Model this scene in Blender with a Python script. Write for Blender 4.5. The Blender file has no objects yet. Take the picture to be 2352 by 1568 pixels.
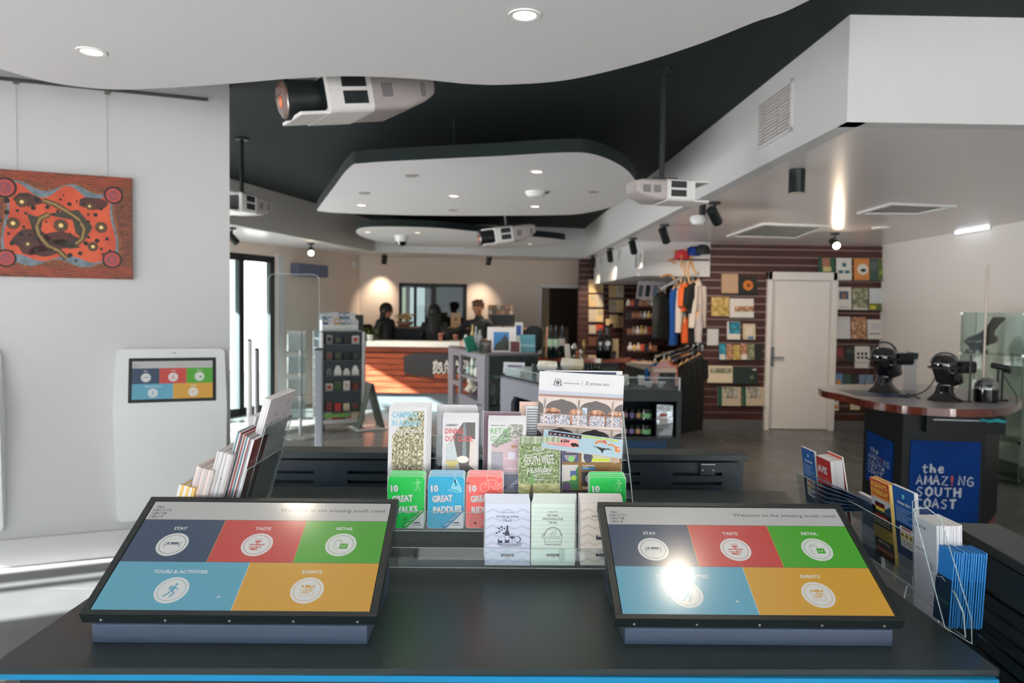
import bpy, bmesh, math, random
from math import sin, cos, tan, atan, atan2, pi, radians, sqrt
from mathutils import Matrix, Vector
scene = bpy.context.scene
COL = scene.collection
R = random.Random(11)

# ---------------------------------------------------------------- camera
FPX, CX, CY, EYE = 1680.0, 1176.0, 784.0, 1.58
YAW, PITCH, ROLL = 0.0131, atan(71 / 1680.0), 0.013
fw = Vector((sin(YAW) * cos(PITCH), cos(YAW) * cos(PITCH), -sin(PITCH)))
r0 = Vector((cos(YAW), -sin(YAW), 0)); u0 = r0.cross(fw)
rt = r0 * cos(ROLL) + u0 * sin(ROLL); upv = u0 * cos(ROLL) - r0 * sin(ROLL)
cam_d = bpy.data.cameras.new('camera'); cam = bpy.data.objects.new('camera', cam_d); COL.objects.link(cam)
cam.matrix_world = Matrix(((rt.x, upv.x, -fw.x, 0), (rt.y, upv.y, -fw.y, 0), (rt.z, upv.z, -fw.z, EYE), (0, 0, 0, 1)))
cam_d.sensor_fit = 'HORIZONTAL'; cam_d.sensor_width = 36.0; cam_d.lens = 36.0 * FPX / 2352.0
cam_d.clip_start = 0.02; cam_d.clip_end = 200
cam_d.dof.use_dof = True; cam_d.dof.focus_distance = 1.75; cam_d.dof.aperture_fstop = 4.0
scene.camera = cam

# ---------------------------------------------------------------- light and exposure
vs = scene.view_settings
vs.view_transform = 'Standard'; vs.look = 'None'; vs.gamma = 1.0; vs.use_curve_mapping = False
vs.exposure = -0.15
W = bpy.data.worlds.new('sky'); scene.world = W; W.use_nodes = True
nt = W.node_tree; nt.nodes.clear()
wo = nt.nodes.new('ShaderNodeOutputWorld'); bg = nt.nodes.new('ShaderNodeBackground')
tc = nt.nodes.new('ShaderNodeTexCoord'); sep = nt.nodes.new('ShaderNodeSeparateXYZ'); rp = nt.nodes.new('ShaderNodeValToRGB')
rp.color_ramp.elements[0].position = 0.0; rp.color_ramp.elements[0].color = (0.86, 0.9, 0.92, 1)
rp.color_ramp.elements[1].position = 0.7; rp.color_ramp.elements[1].color = (0.66, 0.8, 0.95, 1)
nt.links.new(tc.outputs['Generated'], sep.inputs[0]); nt.links.new(sep.outputs['Z'], rp.inputs[0])
nt.links.new(rp.outputs[0], bg.inputs['Color']); nt.links.new(bg.outputs[0], wo.inputs[0])
bg.inputs['Strength'].default_value = 3.0

SUN_EL = radians(22); SUN_H = Vector((0.92, 0.39, 0)).normalized()
sund = bpy.data.lights.new('sun', 'SUN'); sund.energy = 105.0; sund.angle = 0.012; sund.color = (1.0, 0.975, 0.95)
sun = bpy.data.objects.new('sun', sund); COL.objects.link(sun)
sdir = Vector((SUN_H.x * cos(SUN_EL), SUN_H.y * cos(SUN_EL), -sin(SUN_EL)))
sun.rotation_euler = sdir.to_track_quat('-Z', 'Y').to_euler(); sun.location = (-12, -4, 8)

def area_light(name, loc, target, sx, sy, power, color=(1, 1, 1), portal=False):
    d = bpy.data.lights.new(name, 'AREA'); d.shape = 'RECTANGLE'; d.size = sx; d.size_y = sy
    d.energy = power; d.color = color
    if portal: d.cycles.is_portal = True
    o = bpy.data.objects.new(name, d); COL.objects.link(o); o.location = loc
    o.rotation_euler = (Vector(target) - Vector(loc)).to_track_quat('-Z', 'Y').to_euler()
    return o
def spot_light(name, loc, target, power, size=60, blend=0.6, color=(1, 0.72, 0.45), rad=0.03):
    d = bpy.data.lights.new(name, 'SPOT'); d.energy = power; d.spot_size = radians(size); d.spot_blend = blend
    d.color = color; d.shadow_soft_size = rad
    o = bpy.data.objects.new(name, d); COL.objects.link(o); o.location = loc
    o.rotation_euler = (Vector(target) - Vector(loc)).to_track_quat('-Z', 'Y').to_euler()
    return o
area_light('sky_portal_mid', (-6.8, 4.2, 1.25), (-4.8, 3.27, 1.25), 5.2, 2.5, 1, portal=True)
# the unseen front, glazed for fill, and the glass doors on the left let the sky in
area_light('sky_portal_front', (-0.85, -3.95, 1.5), (-0.85, 5, 1.5), 11.8, 3.0, 1, portal=True)
area_light('sky_portal_side', (-9.9, -1.9, 1.475), (-1, -6.05, 1.475), 4.4, 2.95, 1, portal=True)
area_light('sky_portal_doors', (-4.55, 8.9, 1.18), (-2.55, 7.97, 1.18), 4.1, 2.3, 1, portal=True)

# ---------------------------------------------------------------- measuring: a pixel of the photograph as a point at depth Y or height Z
def ray(px, py): return fw + rt * ((px - CX) / FPX) - upv * ((py - CY) / FPX)
def at(px, py, Y):
    d = ray(px, py); return Vector((0, 0, EYE)) + d * (Y / d.y)
def atz(px, py, z):
    d = ray(px, py); return Vector((0, 0, EYE)) + d * ((z - EYE) / d.z)

# ---------------------------------------------------------------- materials
def lin(c):
    return tuple((x / 12.92 if x <= 0.04045 else ((x + 0.055) / 1.055) ** 2.4) for x in (v / 255.0 for v in c))
_mats = {}
def M(name, rgb=(200, 200, 200), rough=0.5, metal=0.0, spec=0.5, coat=0.0, emit=0.0, ecol=None, alpha=1.0, trans=0.0,
      ior=1.45, noise=None, bump=0.0, scale=8.0, coat_r=0.05):
    """principled material; noise=(rgb2, scale) mixes in a second colour; bump adds a fine relief"""
    if name in _mats: return _mats[name]
    m = bpy.data.materials.new(name); m.use_nodes = True; t = m.node_tree; b = t.nodes['Principled BSDF']
    c = lin(rgb)
    b.inputs['Base Color'].default_value = (*c, 1); b.inputs['Roughness'].default_value = rough
    b.inputs['Metallic'].default_value = metal; b.inputs['Specular IOR Level'].default_value = spec
    b.inputs['Coat Weight'].default_value = coat; b.inputs['Coat Roughness'].default_value = coat_r
    b.inputs['IOR'].default_value = ior; b.inputs['Alpha'].default_value = alpha; b.inputs['Transmission Weight'].default_value = trans
    if emit:
        b.inputs['Emission Color'].default_value = (*(lin(ecol) if ecol else c), 1); b.inputs['Emission Strength'].default_value = emit
    tc = n = None
    if noise or bump:
        tc = t.nodes.new('ShaderNodeTexCoord'); n = t.nodes.new('ShaderNodeTexNoise')
        n.inputs['Scale'].default_value = noise[1] if noise else scale; n.inputs['Detail'].default_value = 4
        t.links.new(tc.outputs['Object'], n.inputs['Vector'])
    if noise:
        mx = t.nodes.new('ShaderNodeMix'); mx.data_type = 'RGBA'
        mx.inputs['A'].default_value = (*c, 1); mx.inputs['B'].default_value = (*lin(noise[0]), 1)
        rr = t.nodes.new('ShaderNodeValToRGB'); rr.color_ramp.elements[0].position = 0.35; rr.color_ramp.elements[1].position = 0.65
        t.links.new(n.outputs['Fac'], rr.inputs[0]); t.links.new(rr.outputs[0], mx.inputs['Factor']); t.links.new(mx.outputs['Result'], b.inputs['Base Color'])
    if bump:
        bp = t.nodes.new('ShaderNodeBump'); bp.inputs['Strength'].default_value = bump; bp.inputs['Distance'].default_value = 0.002
        n2 = t.nodes.new('ShaderNodeTexNoise'); n2.inputs['Scale'].default_value = scale; n2.inputs['Detail'].default_value = 5
        t.links.new(tc.outputs['Object'], n2.inputs['Vector'])
        t.links.new(n2.outputs['Fac'], bp.inputs['Height']); t.links.new(bp.outputs[0], b.inputs['Normal'])
    _mats[name] = m; return m
def ramp_mat(name, stops, scale, rough=0.6, detail=6, vec=(1, 1, 1), coat=0.0, distort=0.0, kind='noise'):
    """printed or natural pattern: noise through a colour ramp; stops = [(pos, rgb)...]"""
    if name in _mats: return _mats[name]
    m = bpy.data.materials.new(name); m.use_nodes = True; t = m.node_tree; b = t.nodes['Principled BSDF']
    tc = t.nodes.new('ShaderNodeTexCoord'); mp = t.nodes.new('ShaderNodeMapping'); mp.inputs['Scale'].default_value = vec
    if kind == 'wave':
        n = t.nodes.new('ShaderNodeTexWave'); n.inputs['Distortion'].default_value = distort; n.inputs['Detail'].default_value = detail
        n.bands_direction = 'Z'
    elif kind == 'voronoi':
        n = t.nodes.new('ShaderNodeTexVoronoi')
    else:
        n = t.nodes.new('ShaderNodeTexNoise'); n.inputs['Detail'].default_value = detail; n.inputs['Distortion'].default_value = distort
    n.inputs['Scale'].default_value = scale
    rr = t.nodes.new('ShaderNodeValToRGB'); cr = rr.color_ramp
    while len(cr.elements) < len(stops): cr.elements.new(0.5)
    for e, (p, c) in zip(cr.elements, stops): e.position = p; e.color = (*lin(c), 1)
    t.links.new(tc.outputs['Object'], mp.inputs[0]); t.links.new(mp.outputs[0], n.inputs['Vector'])
    t.links.new(n.outputs['Distance' if kind == 'voronoi' else 'Fac'], rr.inputs[0]); t.links.new(rr.outputs[0], b.inputs['Base Color'])
    b.inputs['Roughness'].default_value = rough; b.inputs['Coat Weight'].default_value = coat
    _mats[name] = m; return m
def glass_mat(name, tint=(235, 242, 240), refl=0.07, rough=0.02):
    """thin clear sheet: see-through with a fresnel reflection"""
    if name in _mats: return _mats[name]
    m = bpy.data.materials.new(name); m.use_nodes = True; t = m.node_tree; t.nodes.clear()
    o = t.nodes.new('ShaderNodeOutputMaterial'); mx = t.nodes.new('ShaderNodeMixShader'); tr = t.nodes.new('ShaderNodeBsdfTransparent')
    g = t.nodes.new('ShaderNodeBsdfGlossy'); g.inputs['Roughness'].default_value = rough
    tr.inputs['Color'].default_value = (*lin(tint), 1)
    f = t.nodes.new('ShaderNodeLayerWeight'); f.inputs['Blend'].default_value = 0.5
    pw = t.nodes.new('ShaderNodeMath'); pw.operation = 'POWER'; pw.inputs[1].default_value = 4.5
    ml = t.nodes.new('ShaderNodeMath'); ml.operation = 'MULTIPLY_ADD'; ml.inputs[1].default_value = 0.8; ml.inputs[2].default_value = refl * 0.6
    t.links.new(f.outputs['Facing'], pw.inputs[0]); t.links.new(pw.outputs[0], ml.inputs[0]); t.links.new(ml.outputs[0], mx.inputs[0])
    t.links.new(tr.outputs[0], mx.inputs[1]); t.links.new(g.outputs[0], mx.inputs[2]); t.links.new(mx.outputs[0], o.inputs['Surface'])
    _mats[name] = m; return m

# ---------------------------------------------------------------- mesh builder
_txt = {}
def text_shape(s, bold):
    k = (s, bold)
    if k not in _txt:
        cu = bpy.data.curves.new('t', 'FONT'); cu.body = s; cu.size = 1.0; cu.resolution_u = 2
        if bold: cu.offset = 0.012 * bold
        o = bpy.data.objects.new('t', cu); me = bpy.data.meshes.new_from_object(o)
        v = [(p.co.x, p.co.y) for p in me.vertices]; f = [tuple(p.vertices) for p in me.polygons]
        bpy.data.objects.remove(o); bpy.data.curves.remove(cu); bpy.data.meshes.remove(me)
        _txt[k] = (v, f)
    return _txt[k]
def arc(cx, cy, r, a0, a1, n=10, ry=None):
    ry = r if ry is None else ry
    return [(cx + r * cos(radians(a0 + (a1 - a0) * i / n)), cy + ry * sin(radians(a0 + (a1 - a0) * i / n))) for i in range(n + 1)]
def rrect(x0, y0, x1, y1, r, n=4):
    return arc(x1 - r, y1 - r, r, 0, 90, n) + arc(x0 + r, y1 - r, r, 90, 180, n) + arc(x0 + r, y0 + r, r, 180, 270, n) + arc(x1 - r, y0 + r, r, 270, 360, n)
def blob(cx, cy, rx, ry, n=14, jit=0.2, rnd=None):
    rnd = rnd or R
    return [(cx + rx * cos(2 * pi * i / n) * (1 + rnd.uniform(-jit, jit)), cy + ry * sin(2 * pi * i / n) * (1 + rnd.uniform(-jit, jit))) for i in range(n)]
class MB:
    def __init__(s, *mats):
        s.v = []; s.f = []; s.m = []; s.mats = list(mats); s.M = Matrix.Identity(4); s.L = 0.0003
    def mi(s, m):
        if m not in s.mats: s.mats.append(m)
        return s.mats.index(m)
    def add(s, vs, fs, m):
        b = len(s.v); i = s.mi(m)
        s.v += [s.M @ Vector(p) for p in vs]
        s.f += [tuple(b + k for k in f) for f in fs]; s.m += [i] * len(fs)
        return s
    def box(s, c, d, m, rot=None):
        x, y, z = d[0] / 2, d[1] / 2, d[2] / 2
        vs = [Vector(p) for p in ((-x, -y, -z), (x, -y, -z), (x, y, -z), (-x, y, -z), (-x, -y, z), (x, -y, z), (x, y, z), (-x, y, z))]
        if rot is not None: vs = [rot @ p for p in vs]
        c = Vector(c)
        return s.add([p + c for p in vs], [(0, 3, 2, 1), (4, 5, 6, 7), (0, 1, 5, 4), (1, 2, 6, 5), (2, 3, 7, 6), (3, 0, 4, 7)], m)
    def bar(s, a, b, w, h, m):
        """box section from a to b"""
        a, b = Vector(a), Vector(b); d = b - a; q = d.to_track_quat('X', 'Z').to_matrix()
        return s.box((a + b) / 2, (d.length, w, h), m, q)
    def cyl(s, a, b, ra, rb, m, n=14, caps=True):
        a, b = Vector(a), Vector(b); d = b - a; q = d.to_track_quat('Z', 'Y').to_matrix()
        vs = []
        for p, r in ((a, ra), (b, rb)):
            vs += [p + q @ Vector((r * cos(2 * pi * i / n), r * sin(2 * pi * i / n), 0)) for i in range(n)]
        fs = [(i, (i + 1) % n, n + (i + 1) % n, n + i) for i in range(n)]
        if caps: fs += [tuple(range(n - 1, -1, -1)), tuple(range(n, 2 * n))]
        return s.add(vs, fs, m)
    def tube(s, pts, r, m, n=8, closed=False):
        pts = [Vector(p) for p in pts]; k = len(pts); vs = []; rr = r if isinstance(r, (list, tuple)) else [r] * k
        prev = None
        for i, p in enumerate(pts):
            if closed: d = pts[(i + 1) % k] - pts[i - 1]
            else: d = pts[min(i + 1, k - 1)] - pts[max(i - 1, 0)]
            d.normalize()
            if prev is None: prev = d.orthogonal().normalized()
            e = (prev - d * prev.dot(d)); e = e.normalized() if e.length > 1e-6 else d.orthogonal().normalized(); prev = e; g = d.cross(e)
            vs += [p + (e * cos(2 * pi * j / n) + g * sin(2 * pi * j / n)) * rr[i] for j in range(n)]
        fs = []
        for i in range(k if closed else k - 1):
            a, b = i * n, ((i + 1) % k) * n
            fs += [(a + j, a + (j + 1) % n, b + (j + 1) % n, b + j) for j in range(n)]
        if not closed: fs += [tuple(range(n - 1, -1, -1)), tuple(range((k - 1) * n, k * n))]
        return s.add(vs, fs, m)
    def lathe(s, prof, c, m, n=20, sx=1, sy=1):
        c = Vector(c); vs = []
        for r, z in prof: vs += [c + Vector((r * sx * cos(2 * pi * i / n), r * sy * sin(2 * pi * i / n), z)) for i in range(n)]
        fs = []
        for k in range(len(prof) - 1): fs += [(k * n + i, k * n + (i + 1) % n, (k + 1) * n + (i + 1) % n, (k + 1) * n + i) for i in range(n)]
        if prof[0][0] > 1e-5: fs.append(tuple(range(n - 1, -1, -1)))
        if prof[-1][0] > 1e-5: fs.append(tuple(range((len(prof) - 1) * n, len(prof) * n)))
        return s.add(vs, fs, m)
    def prism(s, poly, z0, z1, m, mside=None):
        n = len(poly); ar = sum(poly[i][0] * poly[(i + 1) % n][1] - poly[(i + 1) % n][0] * poly[i][1] for i in range(n))
        if ar < 0: poly = poly[::-1]
        vs = [(x, y, z0) for x, y in poly] + [(x, y, z1) for x, y in poly]
        s.add(vs, [tuple(range(n - 1, -1, -1)), tuple(range(n, 2 * n))], m)
        return s.add(vs, [(i, (i + 1) % n, n + (i + 1) % n, n + i) for i in range(n)], mside or m)
    def loft(s, rings, m, cap=True):
        n = len(rings[0]); vs = [p for r in rings for p in r]; fs = []
        for k in range(len(rings) - 1): fs += [(k * n + i, k * n + (i + 1) % n, (k + 1) * n + (i + 1) % n, (k + 1) * n + i) for i in range(n)]
        if cap: fs += [tuple(range(n - 1, -1, -1)), tuple(range((len(rings) - 1) * n, len(rings) * n))]
        return s.add(vs, fs, m)
    # ---- flat print on the local xy plane, k = print layer
    clip = None
    def _clip(s, poly):
        x0, y0, x1, y1 = s.clip
        for ax, lim, sg in ((0, x0, 1), (0, x1, -1), (1, y0, 1), (1, y1, -1)):
            out = []
            for i in range(len(poly)):
                a, b = poly[i - 1], poly[i]; da, db = sg * (a[ax] - lim), sg * (b[ax] - lim)
                if (da >= 0) != (db >= 0):
                    f = da / (da - db); out.append((a[0] + (b[0] - a[0]) * f, a[1] + (b[1] - a[1]) * f))
                if db >= 0: out.append((b[0], b[1]))
            poly = out
            if len(poly) < 3: return None
        return poly
    def flat(s, poly, m, k=1):
        if s.clip:
            poly = s._clip(poly)
            if not poly: return s
        n = len(poly); ar = sum(poly[i][0] * poly[(i + 1) % n][1] - poly[(i + 1) % n][0] * poly[i][1] for i in range(n))
        if ar < 0: poly = poly[::-1]
        return s.add([(x, y, k * s.L) for x, y in poly], [tuple(range(n))], m)
    def rect(s, x0, y0, x1, y1, m, k=1): return s.flat([(x0, y0), (x1, y0), (x1, y1), (x0, y1)], m, k)
    def disc(s, x, y, r, m, k=1, n=24, ry=None): return s.flat(arc(x, y, r, 0, 360 - 360 / n, n - 1, ry), m, k)
    def ring(s, x, y, r, w, m, k=1, n=28):
        a = arc(x, y, r, 0, 360 - 360 / n, n - 1); b = arc(x, y, r - w, 0, 360 - 360 / n, n - 1)
        if s.clip:
            for i in range(n): s.flat([a[i], a[(i + 1) % n], b[(i + 1) % n], b[i]], m, k)
            return s
        return s.add([(p[0], p[1], k * s.L) for p in a + b], [(i, (i + 1) % n, n + (i + 1) % n, n + i) for i in range(n)], m)
    def line(s, pts, w, m, k=1, closed=False):
        P = [Vector((p[0], p[1])) for p in pts]; n = len(P)
        if closed: P.append(P[0]); n += 1
        L = []; Rr = []
        for i in range(n):
            if closed and i in (0, n - 1): d = (P[1] - P[n - 2])
            else: d = P[min(i + 1, n - 1)] - P[max(i - 1, 0)]
            d = d.normalized() if d.length else Vector((1, 0)); q = Vector((-d.y, d.x)) * (w / 2)
            L.append(P[i] + q); Rr.append(P[i] - q)
        if s.clip:
            for i in range(n - 1): s.flat([tuple(L[i]), tuple(Rr[i]), tuple(Rr[i + 1]), tuple(L[i + 1])], m, k)
            return s
        vs = [(p.x, p.y, k * s.L) for p in L + Rr]
        return s.add(vs, [(i, n + i, n + i + 1, i + 1) for i in range(n - 1)], m)
    def text(s, t, x, y, h, m, k=2, al='l', bold=1, shear=0.0, w=None, rot=0.0):
        """h = cap height; w squeezes the line to that width"""
        v, f = text_shape(t, bold)
        if not v: return s
        sc = h / 0.7; x0 = min(p[0] for p in v); x1 = max(p[0] for p in v)
        sx = (w / (x1 - x0)) if w else sc; wd = (x1 - x0) * sx
        ox = {'l': 0, 'c': -wd / 2, 'r': -wd}[al]; c, d = cos(rot), sin(rot); vs = []
        for p in v:
            a = (p[0] - x0) * sx + ox + shear * p[1] * sc; b = p[1] * sc
            vs.append((x + a * c - b * d, y + a * d + b * c, k * s.L))
        return s.add(vs, f, m)
    def build(s, name, parent=None, smooth=False, bev=0.0, seg=2, ang=35, sub=0):
        me = bpy.data.meshes.new(name); me.from_pydata([tuple(p) for p in s.v], [], s.f)
        for m in s.mats: me.materials.append(m)
        me.polygons.foreach_set('material_index', s.m)
        if smooth:
            me.polygons.foreach_set('use_smooth', [True] * len(me.polygons)); me.set_sharp_from_angle(angle=radians(ang))
        me.update()
        o = bpy.data.objects.new(name, me); COL.objects.link(o)
        if parent is not None: o.parent = parent
        if bev:
            b = o.modifiers.new('bevel', 'BEVEL'); b.width = bev; b.segments = seg; b.limit_method = 'ANGLE'; b.angle_limit = radians(40)
        if sub:
            b = o.modifiers.new('sub', 'SUBSURF'); b.levels = sub; b.render_levels = sub
        return o
def tag(o, label, cat, group=None, kind=None):
    o['label'] = label; o['category'] = cat
    if group: o['group'] = group
    if kind: o['kind'] = kind
    return o
def struct(o): o['kind'] = 'structure'; return o
def thing(name, label, cat, loc=(0, 0, 0), rz=0.0, group=None, mat=None):
    o = bpy.data.objects.new(name, None); COL.objects.link(o); o.empty_display_size = 0.05
    if mat is not None: o.matrix_world = mat
    else: o.location = loc; o.rotation_euler = (0, 0, rz)
    return tag(o, label, cat, group)
def dup(root, mat, label=None, group=None):
    """a copy of a thing with copies of its parts and sub-parts"""
    r = root.copy(); COL.objects.link(r); r.matrix_world = mat
    if label: r['label'] = label
    if group: r['group'] = group
    for ch in list(root.children):
        c = ch.copy(); COL.objects.link(c); c.parent = r
        for g in ch.children:
            d = g.copy(); COL.objects.link(d); d.parent = c
    return r
def frame(O, rz=0.0, lean=0.0, roll=0.0):
    """upright plane: x = right, y = up the page (leaning back), z = out towards the viewer; rz turns it about the vertical"""
    U = Vector((cos(rz), sin(rz), 0)); N0 = Vector((sin(rz), -cos(rz), 0)); V = Vector((0, 0, 1)) * cos(lean) - N0 * sin(lean)
    N = U.cross(V)
    m = Matrix(((U.x, V.x, N.x, O[0]), (U.y, V.y, N.y, O[1]), (U.z, V.z, N.z, O[2]), (0, 0, 0, 1)))
    return m @ Matrix.Rotation(roll, 4, 'Z')
def uv_on(mat, px, py):
    """where the sight line of a pixel meets the plane of a frame"""
    d = ray(px, py); N = mat.col[2].to_3d(); O = mat.col[3].to_3d(); E = Vector((0, 0, EYE))
    t = (O - E).dot(N) / d.dot(N); p = E + d * t - O
    return p.dot(mat.col[0].to_3d()), p.dot(mat.col[1].to_3d())

# ---------------------------------------------------------------- hand-painted lettering of the region logo, as brush strokes in a unit box
STROKES = {
 't': [[(.5, 1.15), (.42, .1), (.6, 0), (.85, .1)], [(.1, .72), (.95, .8)]],
 'h': [[(.15, 1.2), (.15, 0)], [(.15, .45), (.45, .68), (.75, .5), (.78, 0)]],
 'e': [[(.1, .4), (.85, .45), (.7, .75), (.35, .78), (.1, .4), (.3, .02), (.85, .12)]],
 'A': [[(0, 0), (.42, 1.05), (.9, -.05)], [(.15, .36), (.75, .4)]],
 'M': [[(0, 0), (.12, 1), (.5, .3), (.88, 1.02), (1, 0)]],
 'Z': [[(.05, .95), (.9, 1), (.05, .05), (.95, .0)]],
 '!': [[(.5, 1.08), (.5, .32)], [(.5, .1), (.5, -.04)]],
 'I': [[(.5, 1), (.5, 0)]],
 'N': [[(.05, 0), (.1, 1.05), (.85, -.02), (.9, 1.05)]],
 'G': [[(.9, .85), (.5, 1.02), (.08, .6), (.15, .15), (.55, -.02), (.92, .12), (.92, .45), (.5, .45)]],
 'S': [[(.85, .92), (.4, 1.0), (.1, .75), (.8, .32), (.6, .0), (.05, .08)]],
 'O': [[(.5, 1.0), (.12, .75), (.08, .3), (.45, 0), (.85, .25), (.88, .75), (.5, 1.0), (.4, 1.0)]],
 'U': [[(.08, 1.02), (.1, .25), (.45, 0), (.8, .2), (.88, 1)]],
 'T': [[(0, .95), (1, 1.0)], [(.5, .98), (.46, -.02)]],
 'H': [[(.1, 1.05), (.12, 0)], [(.88, 1.05), (.86, -.05)], [(.1, .5), (.88, .55)]],
 'C': [[(.92, .88), (.5, 1.0), (.1, .6), (.15, .15), (.55, -.02), (.95, .12)]],
}
def logo(mb, x, y, W_, H_, m, mred=None, k=2, wt=0.16):
    """four brush-lettered lines; x, y = lower left"""
    rows = [('the', 0.42, .08), ('AMAZ!NG', 1.0, 0), ('SOUTH', .8, 0), ('COAST', .72, 0)]
    rh = H_ / 4.0
    for i, (s, fr, ind) in enumerate(rows):
        n = len(s); cw = W_ * fr / n; yy = y + (3 - i) * rh; hh = rh * (.62 if s == 'the' else .74)
        for j, ch in enumerate(s):
            w_ = cw * (.45 if ch == '!' else .78)
            for st in STROKES[ch]:
                p = [(x + W_ * ind + j * cw + q[0] * w_, yy + q[1] * hh + .03 * hh * ((j * 7) % 3 - 1)) for q in st]
                mb.line(p, rh * wt * (1 + .25 * ((j * 5) % 3 - 1)), mred if (ch == '!' and mred) else m, k)
# ================================================================ materials of the place
WHITE = M('white_wall_paint', (207, 207, 208), 0.6, bump=0.05, scale=60)
WHITE2 = M('white_ceiling_board', (214, 213, 214), 0.7, bump=0.12, scale=35)
SATIN = M('satin_soffit_paint', (226, 220, 221), 0.28, spec=0.6)
WHITER = M('white_wall_paint_brightened', (232, 229, 227), 0.6, bump=0.05, scale=60)  # wall white, brightened in colour to make up for weaker light here
CREAM = M('warm_rear_wall_paint', (226, 210, 196), 0.6, bump=0.05, scale=60)
BLACKC = M('black_ceiling_paint', (12, 27, 28), 0.8)
BLACK = M('black_metal', (24, 31, 32), 0.42)
BLACKG = M('black_gloss', (12, 15, 16), 0.12)
DARK = M('charcoal_laminate', (36, 46, 50), 0.38, spec=0.5)
CHAR = M('charcoal_paint', (52, 64, 74), 0.45)
GREYM = M('grey_metal', (128, 132, 136), 0.35, metal=0.6)
CHROME = M('chrome', (210, 210, 208), 0.15, metal=1.0)
ALU = M('aluminium', (190, 192, 194), 0.3, metal=0.85)
PLASTIC = M('white_plastic', (226, 228, 226), 0.35)
TIMBER = ramp_mat('red_timber_boards', [(0.3, (120, 52, 34)), (0.5, (160, 78, 52)), (0.72, (182, 98, 68))], 3.0, 0.35, vec=(1, 1, 14))
SLATW = ramp_mat('dark_jarrah_slats', [(0.3, (44, 18, 15)), (0.55, (66, 28, 22)), (0.75, (90, 40, 31))], 3.0, 0.5, vec=(1, 1, 16))
GROOVE = M('slat_groove_metal', (150, 128, 122), 0.4, metal=0.3)
FLOOR = M('floor_tile', (106, 108, 108), 0.26, spec=0.3, noise=((98, 100, 100), 3.0), bump=0.02, scale=30)
GROUT = M('floor_joint', (116, 118, 118), 0.6)
GLASS = glass_mat('window_glass', (225, 236, 236), 0.06)
ACRYL = glass_mat('clear_acrylic', (247, 250, 250), 0.02)
ACRYLE = M('acrylic_edge', (205, 218, 220), 0.15, spec=0.8, alpha=0.55)
PAPER = M('white_paper', (212, 211, 213), 0.55)
PAPER2 = M('off_white_paper', (214, 212, 206), 0.6)
INK = M('dark_ink', (40, 44, 52), 0.6)
SKIN = M('skin', (150, 98, 74), 0.5)
HAIRB = M('black_hair', (20, 18, 18), 0.5)
WARM = M('lamp_glow', (255, 226, 180), 0.4, emit=14.0, ecol=(255, 222, 168))
SOF, CEIL = 2.53, 3.05

def seg_wall(name, a, b, z0, z1, mat, holes=(), t=0.12, side=1, cap=None):
    """upright wall from plan point a to b; holes = (s0, s1, h0, h1) along the run; the body lies on the far side (side=1: left of a->b)"""
    a = Vector((a[0], a[1], 0)); b = Vector((b[0], b[1], 0)); L = (b - a).length
    mb = MB(mat); mb.M = Matrix.Translation(a) @ Matrix.Rotation(atan2(b.y - a.y, b.x - a.x), 4, 'Z')
    xs = sorted({0.0, L, *[h[0] for h in holes], *[h[1] for h in holes]}); zs = sorted({z0, z1, *[h[2] for h in holes], *[h[3] for h in holes]})
    for i in range(len(xs) - 1):
        for k in range(len(zs) - 1):
            cx, cz = (xs[i] + xs[i + 1]) / 2, (zs[k] + zs[k + 1]) / 2
            if any(h[0] < cx < h[1] and h[2] < cz < h[3] for h in holes): continue
            mb.box((cx, side * t / 2, cz), (xs[i + 1] - xs[i], t, zs[k + 1] - zs[k]), mat)
    return struct(mb.build(name))

# ---- floor with fine tile joints
mb = MB(FLOOR); mb.box((-2.7, 7.1, -0.06), (17.4, 22.8, 0.12), FLOOR)
for k in range(-3, 12):
    mb.box((-2.7, 0.45 + k * 1.2, 0.0002), (17.0, 0.006, 0.0006), GROUT)
for k in range(-8, 5): mb.box((0.33 + k * 1.2, 5.2, 0.0002), (0.006, 18.6, 0.0006), GROUT)
struct(mb.build('floor'))
# ---- black upper ceiling

# ---- plan points
BC = Vector((1.684, 3.628)); BE = Vector((1.43, 13.05)); LE = Vector((-2.15, 12.29)); LS = Vector((-3.15, 8.5)); LS2 = Vector((-3.75, 6.2))
WA = Vector((-3.95, 10.4)); WDIR = Vector((1.35, 2.9)).normalized(); WC = WA + WDIR * 3.2          # exterior wall on the left, to the rear corner
RB = Vector((2.35, 14.2))                                                                                # rear wall, right end
def wpt(s): return WA + WDIR * s
# exterior wall with the glass doors, and further forward a tall opening for the sun patch; the wide forward openings are added for bounce light
W0 = wpt(-15.8); Ltot = (WC - W0).length
sA = 15.8 - 0.62; sB = 15.8 + 1.04
oA, oB = 15.8 - 10.35, 15.8 - 9.3
seg_wall('wall_left', W0, WC, 0, CEIL, CREAM, holes=[(sA, sB, 0, 2.36), (15.8 - 3.7, 15.8 - 0.76, 0, 2.36), (15.8 - 9.2, 15.8 - 3.95, 0, 2.5), (oA, oB, 0, 2.95), (0.5, 4.9, 0, 2.95)], t=0.16, side=1)
# rear wall with the office window and the doorway
rd = (RB - WC); rl = rd.length
def rear_s(px):
    d = ray(px, 700); k = rd.x * d.y - rd.y * d.x
    return ((0 - WC.x) * d.y - (0 - WC.y) * d.x) / k * rl
winA, winB, dA, dB = rear_s(916), rear_s(1072), rear_s(1243), rear_s(1336)
seg_wall('wall_rear', WC, RB, 0, SOF + 0.4, CREAM, holes=[(winA, winB, 0.95, 2.06), (dA, dB, 0, 2.02)], t=0.14, side=1)
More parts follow.
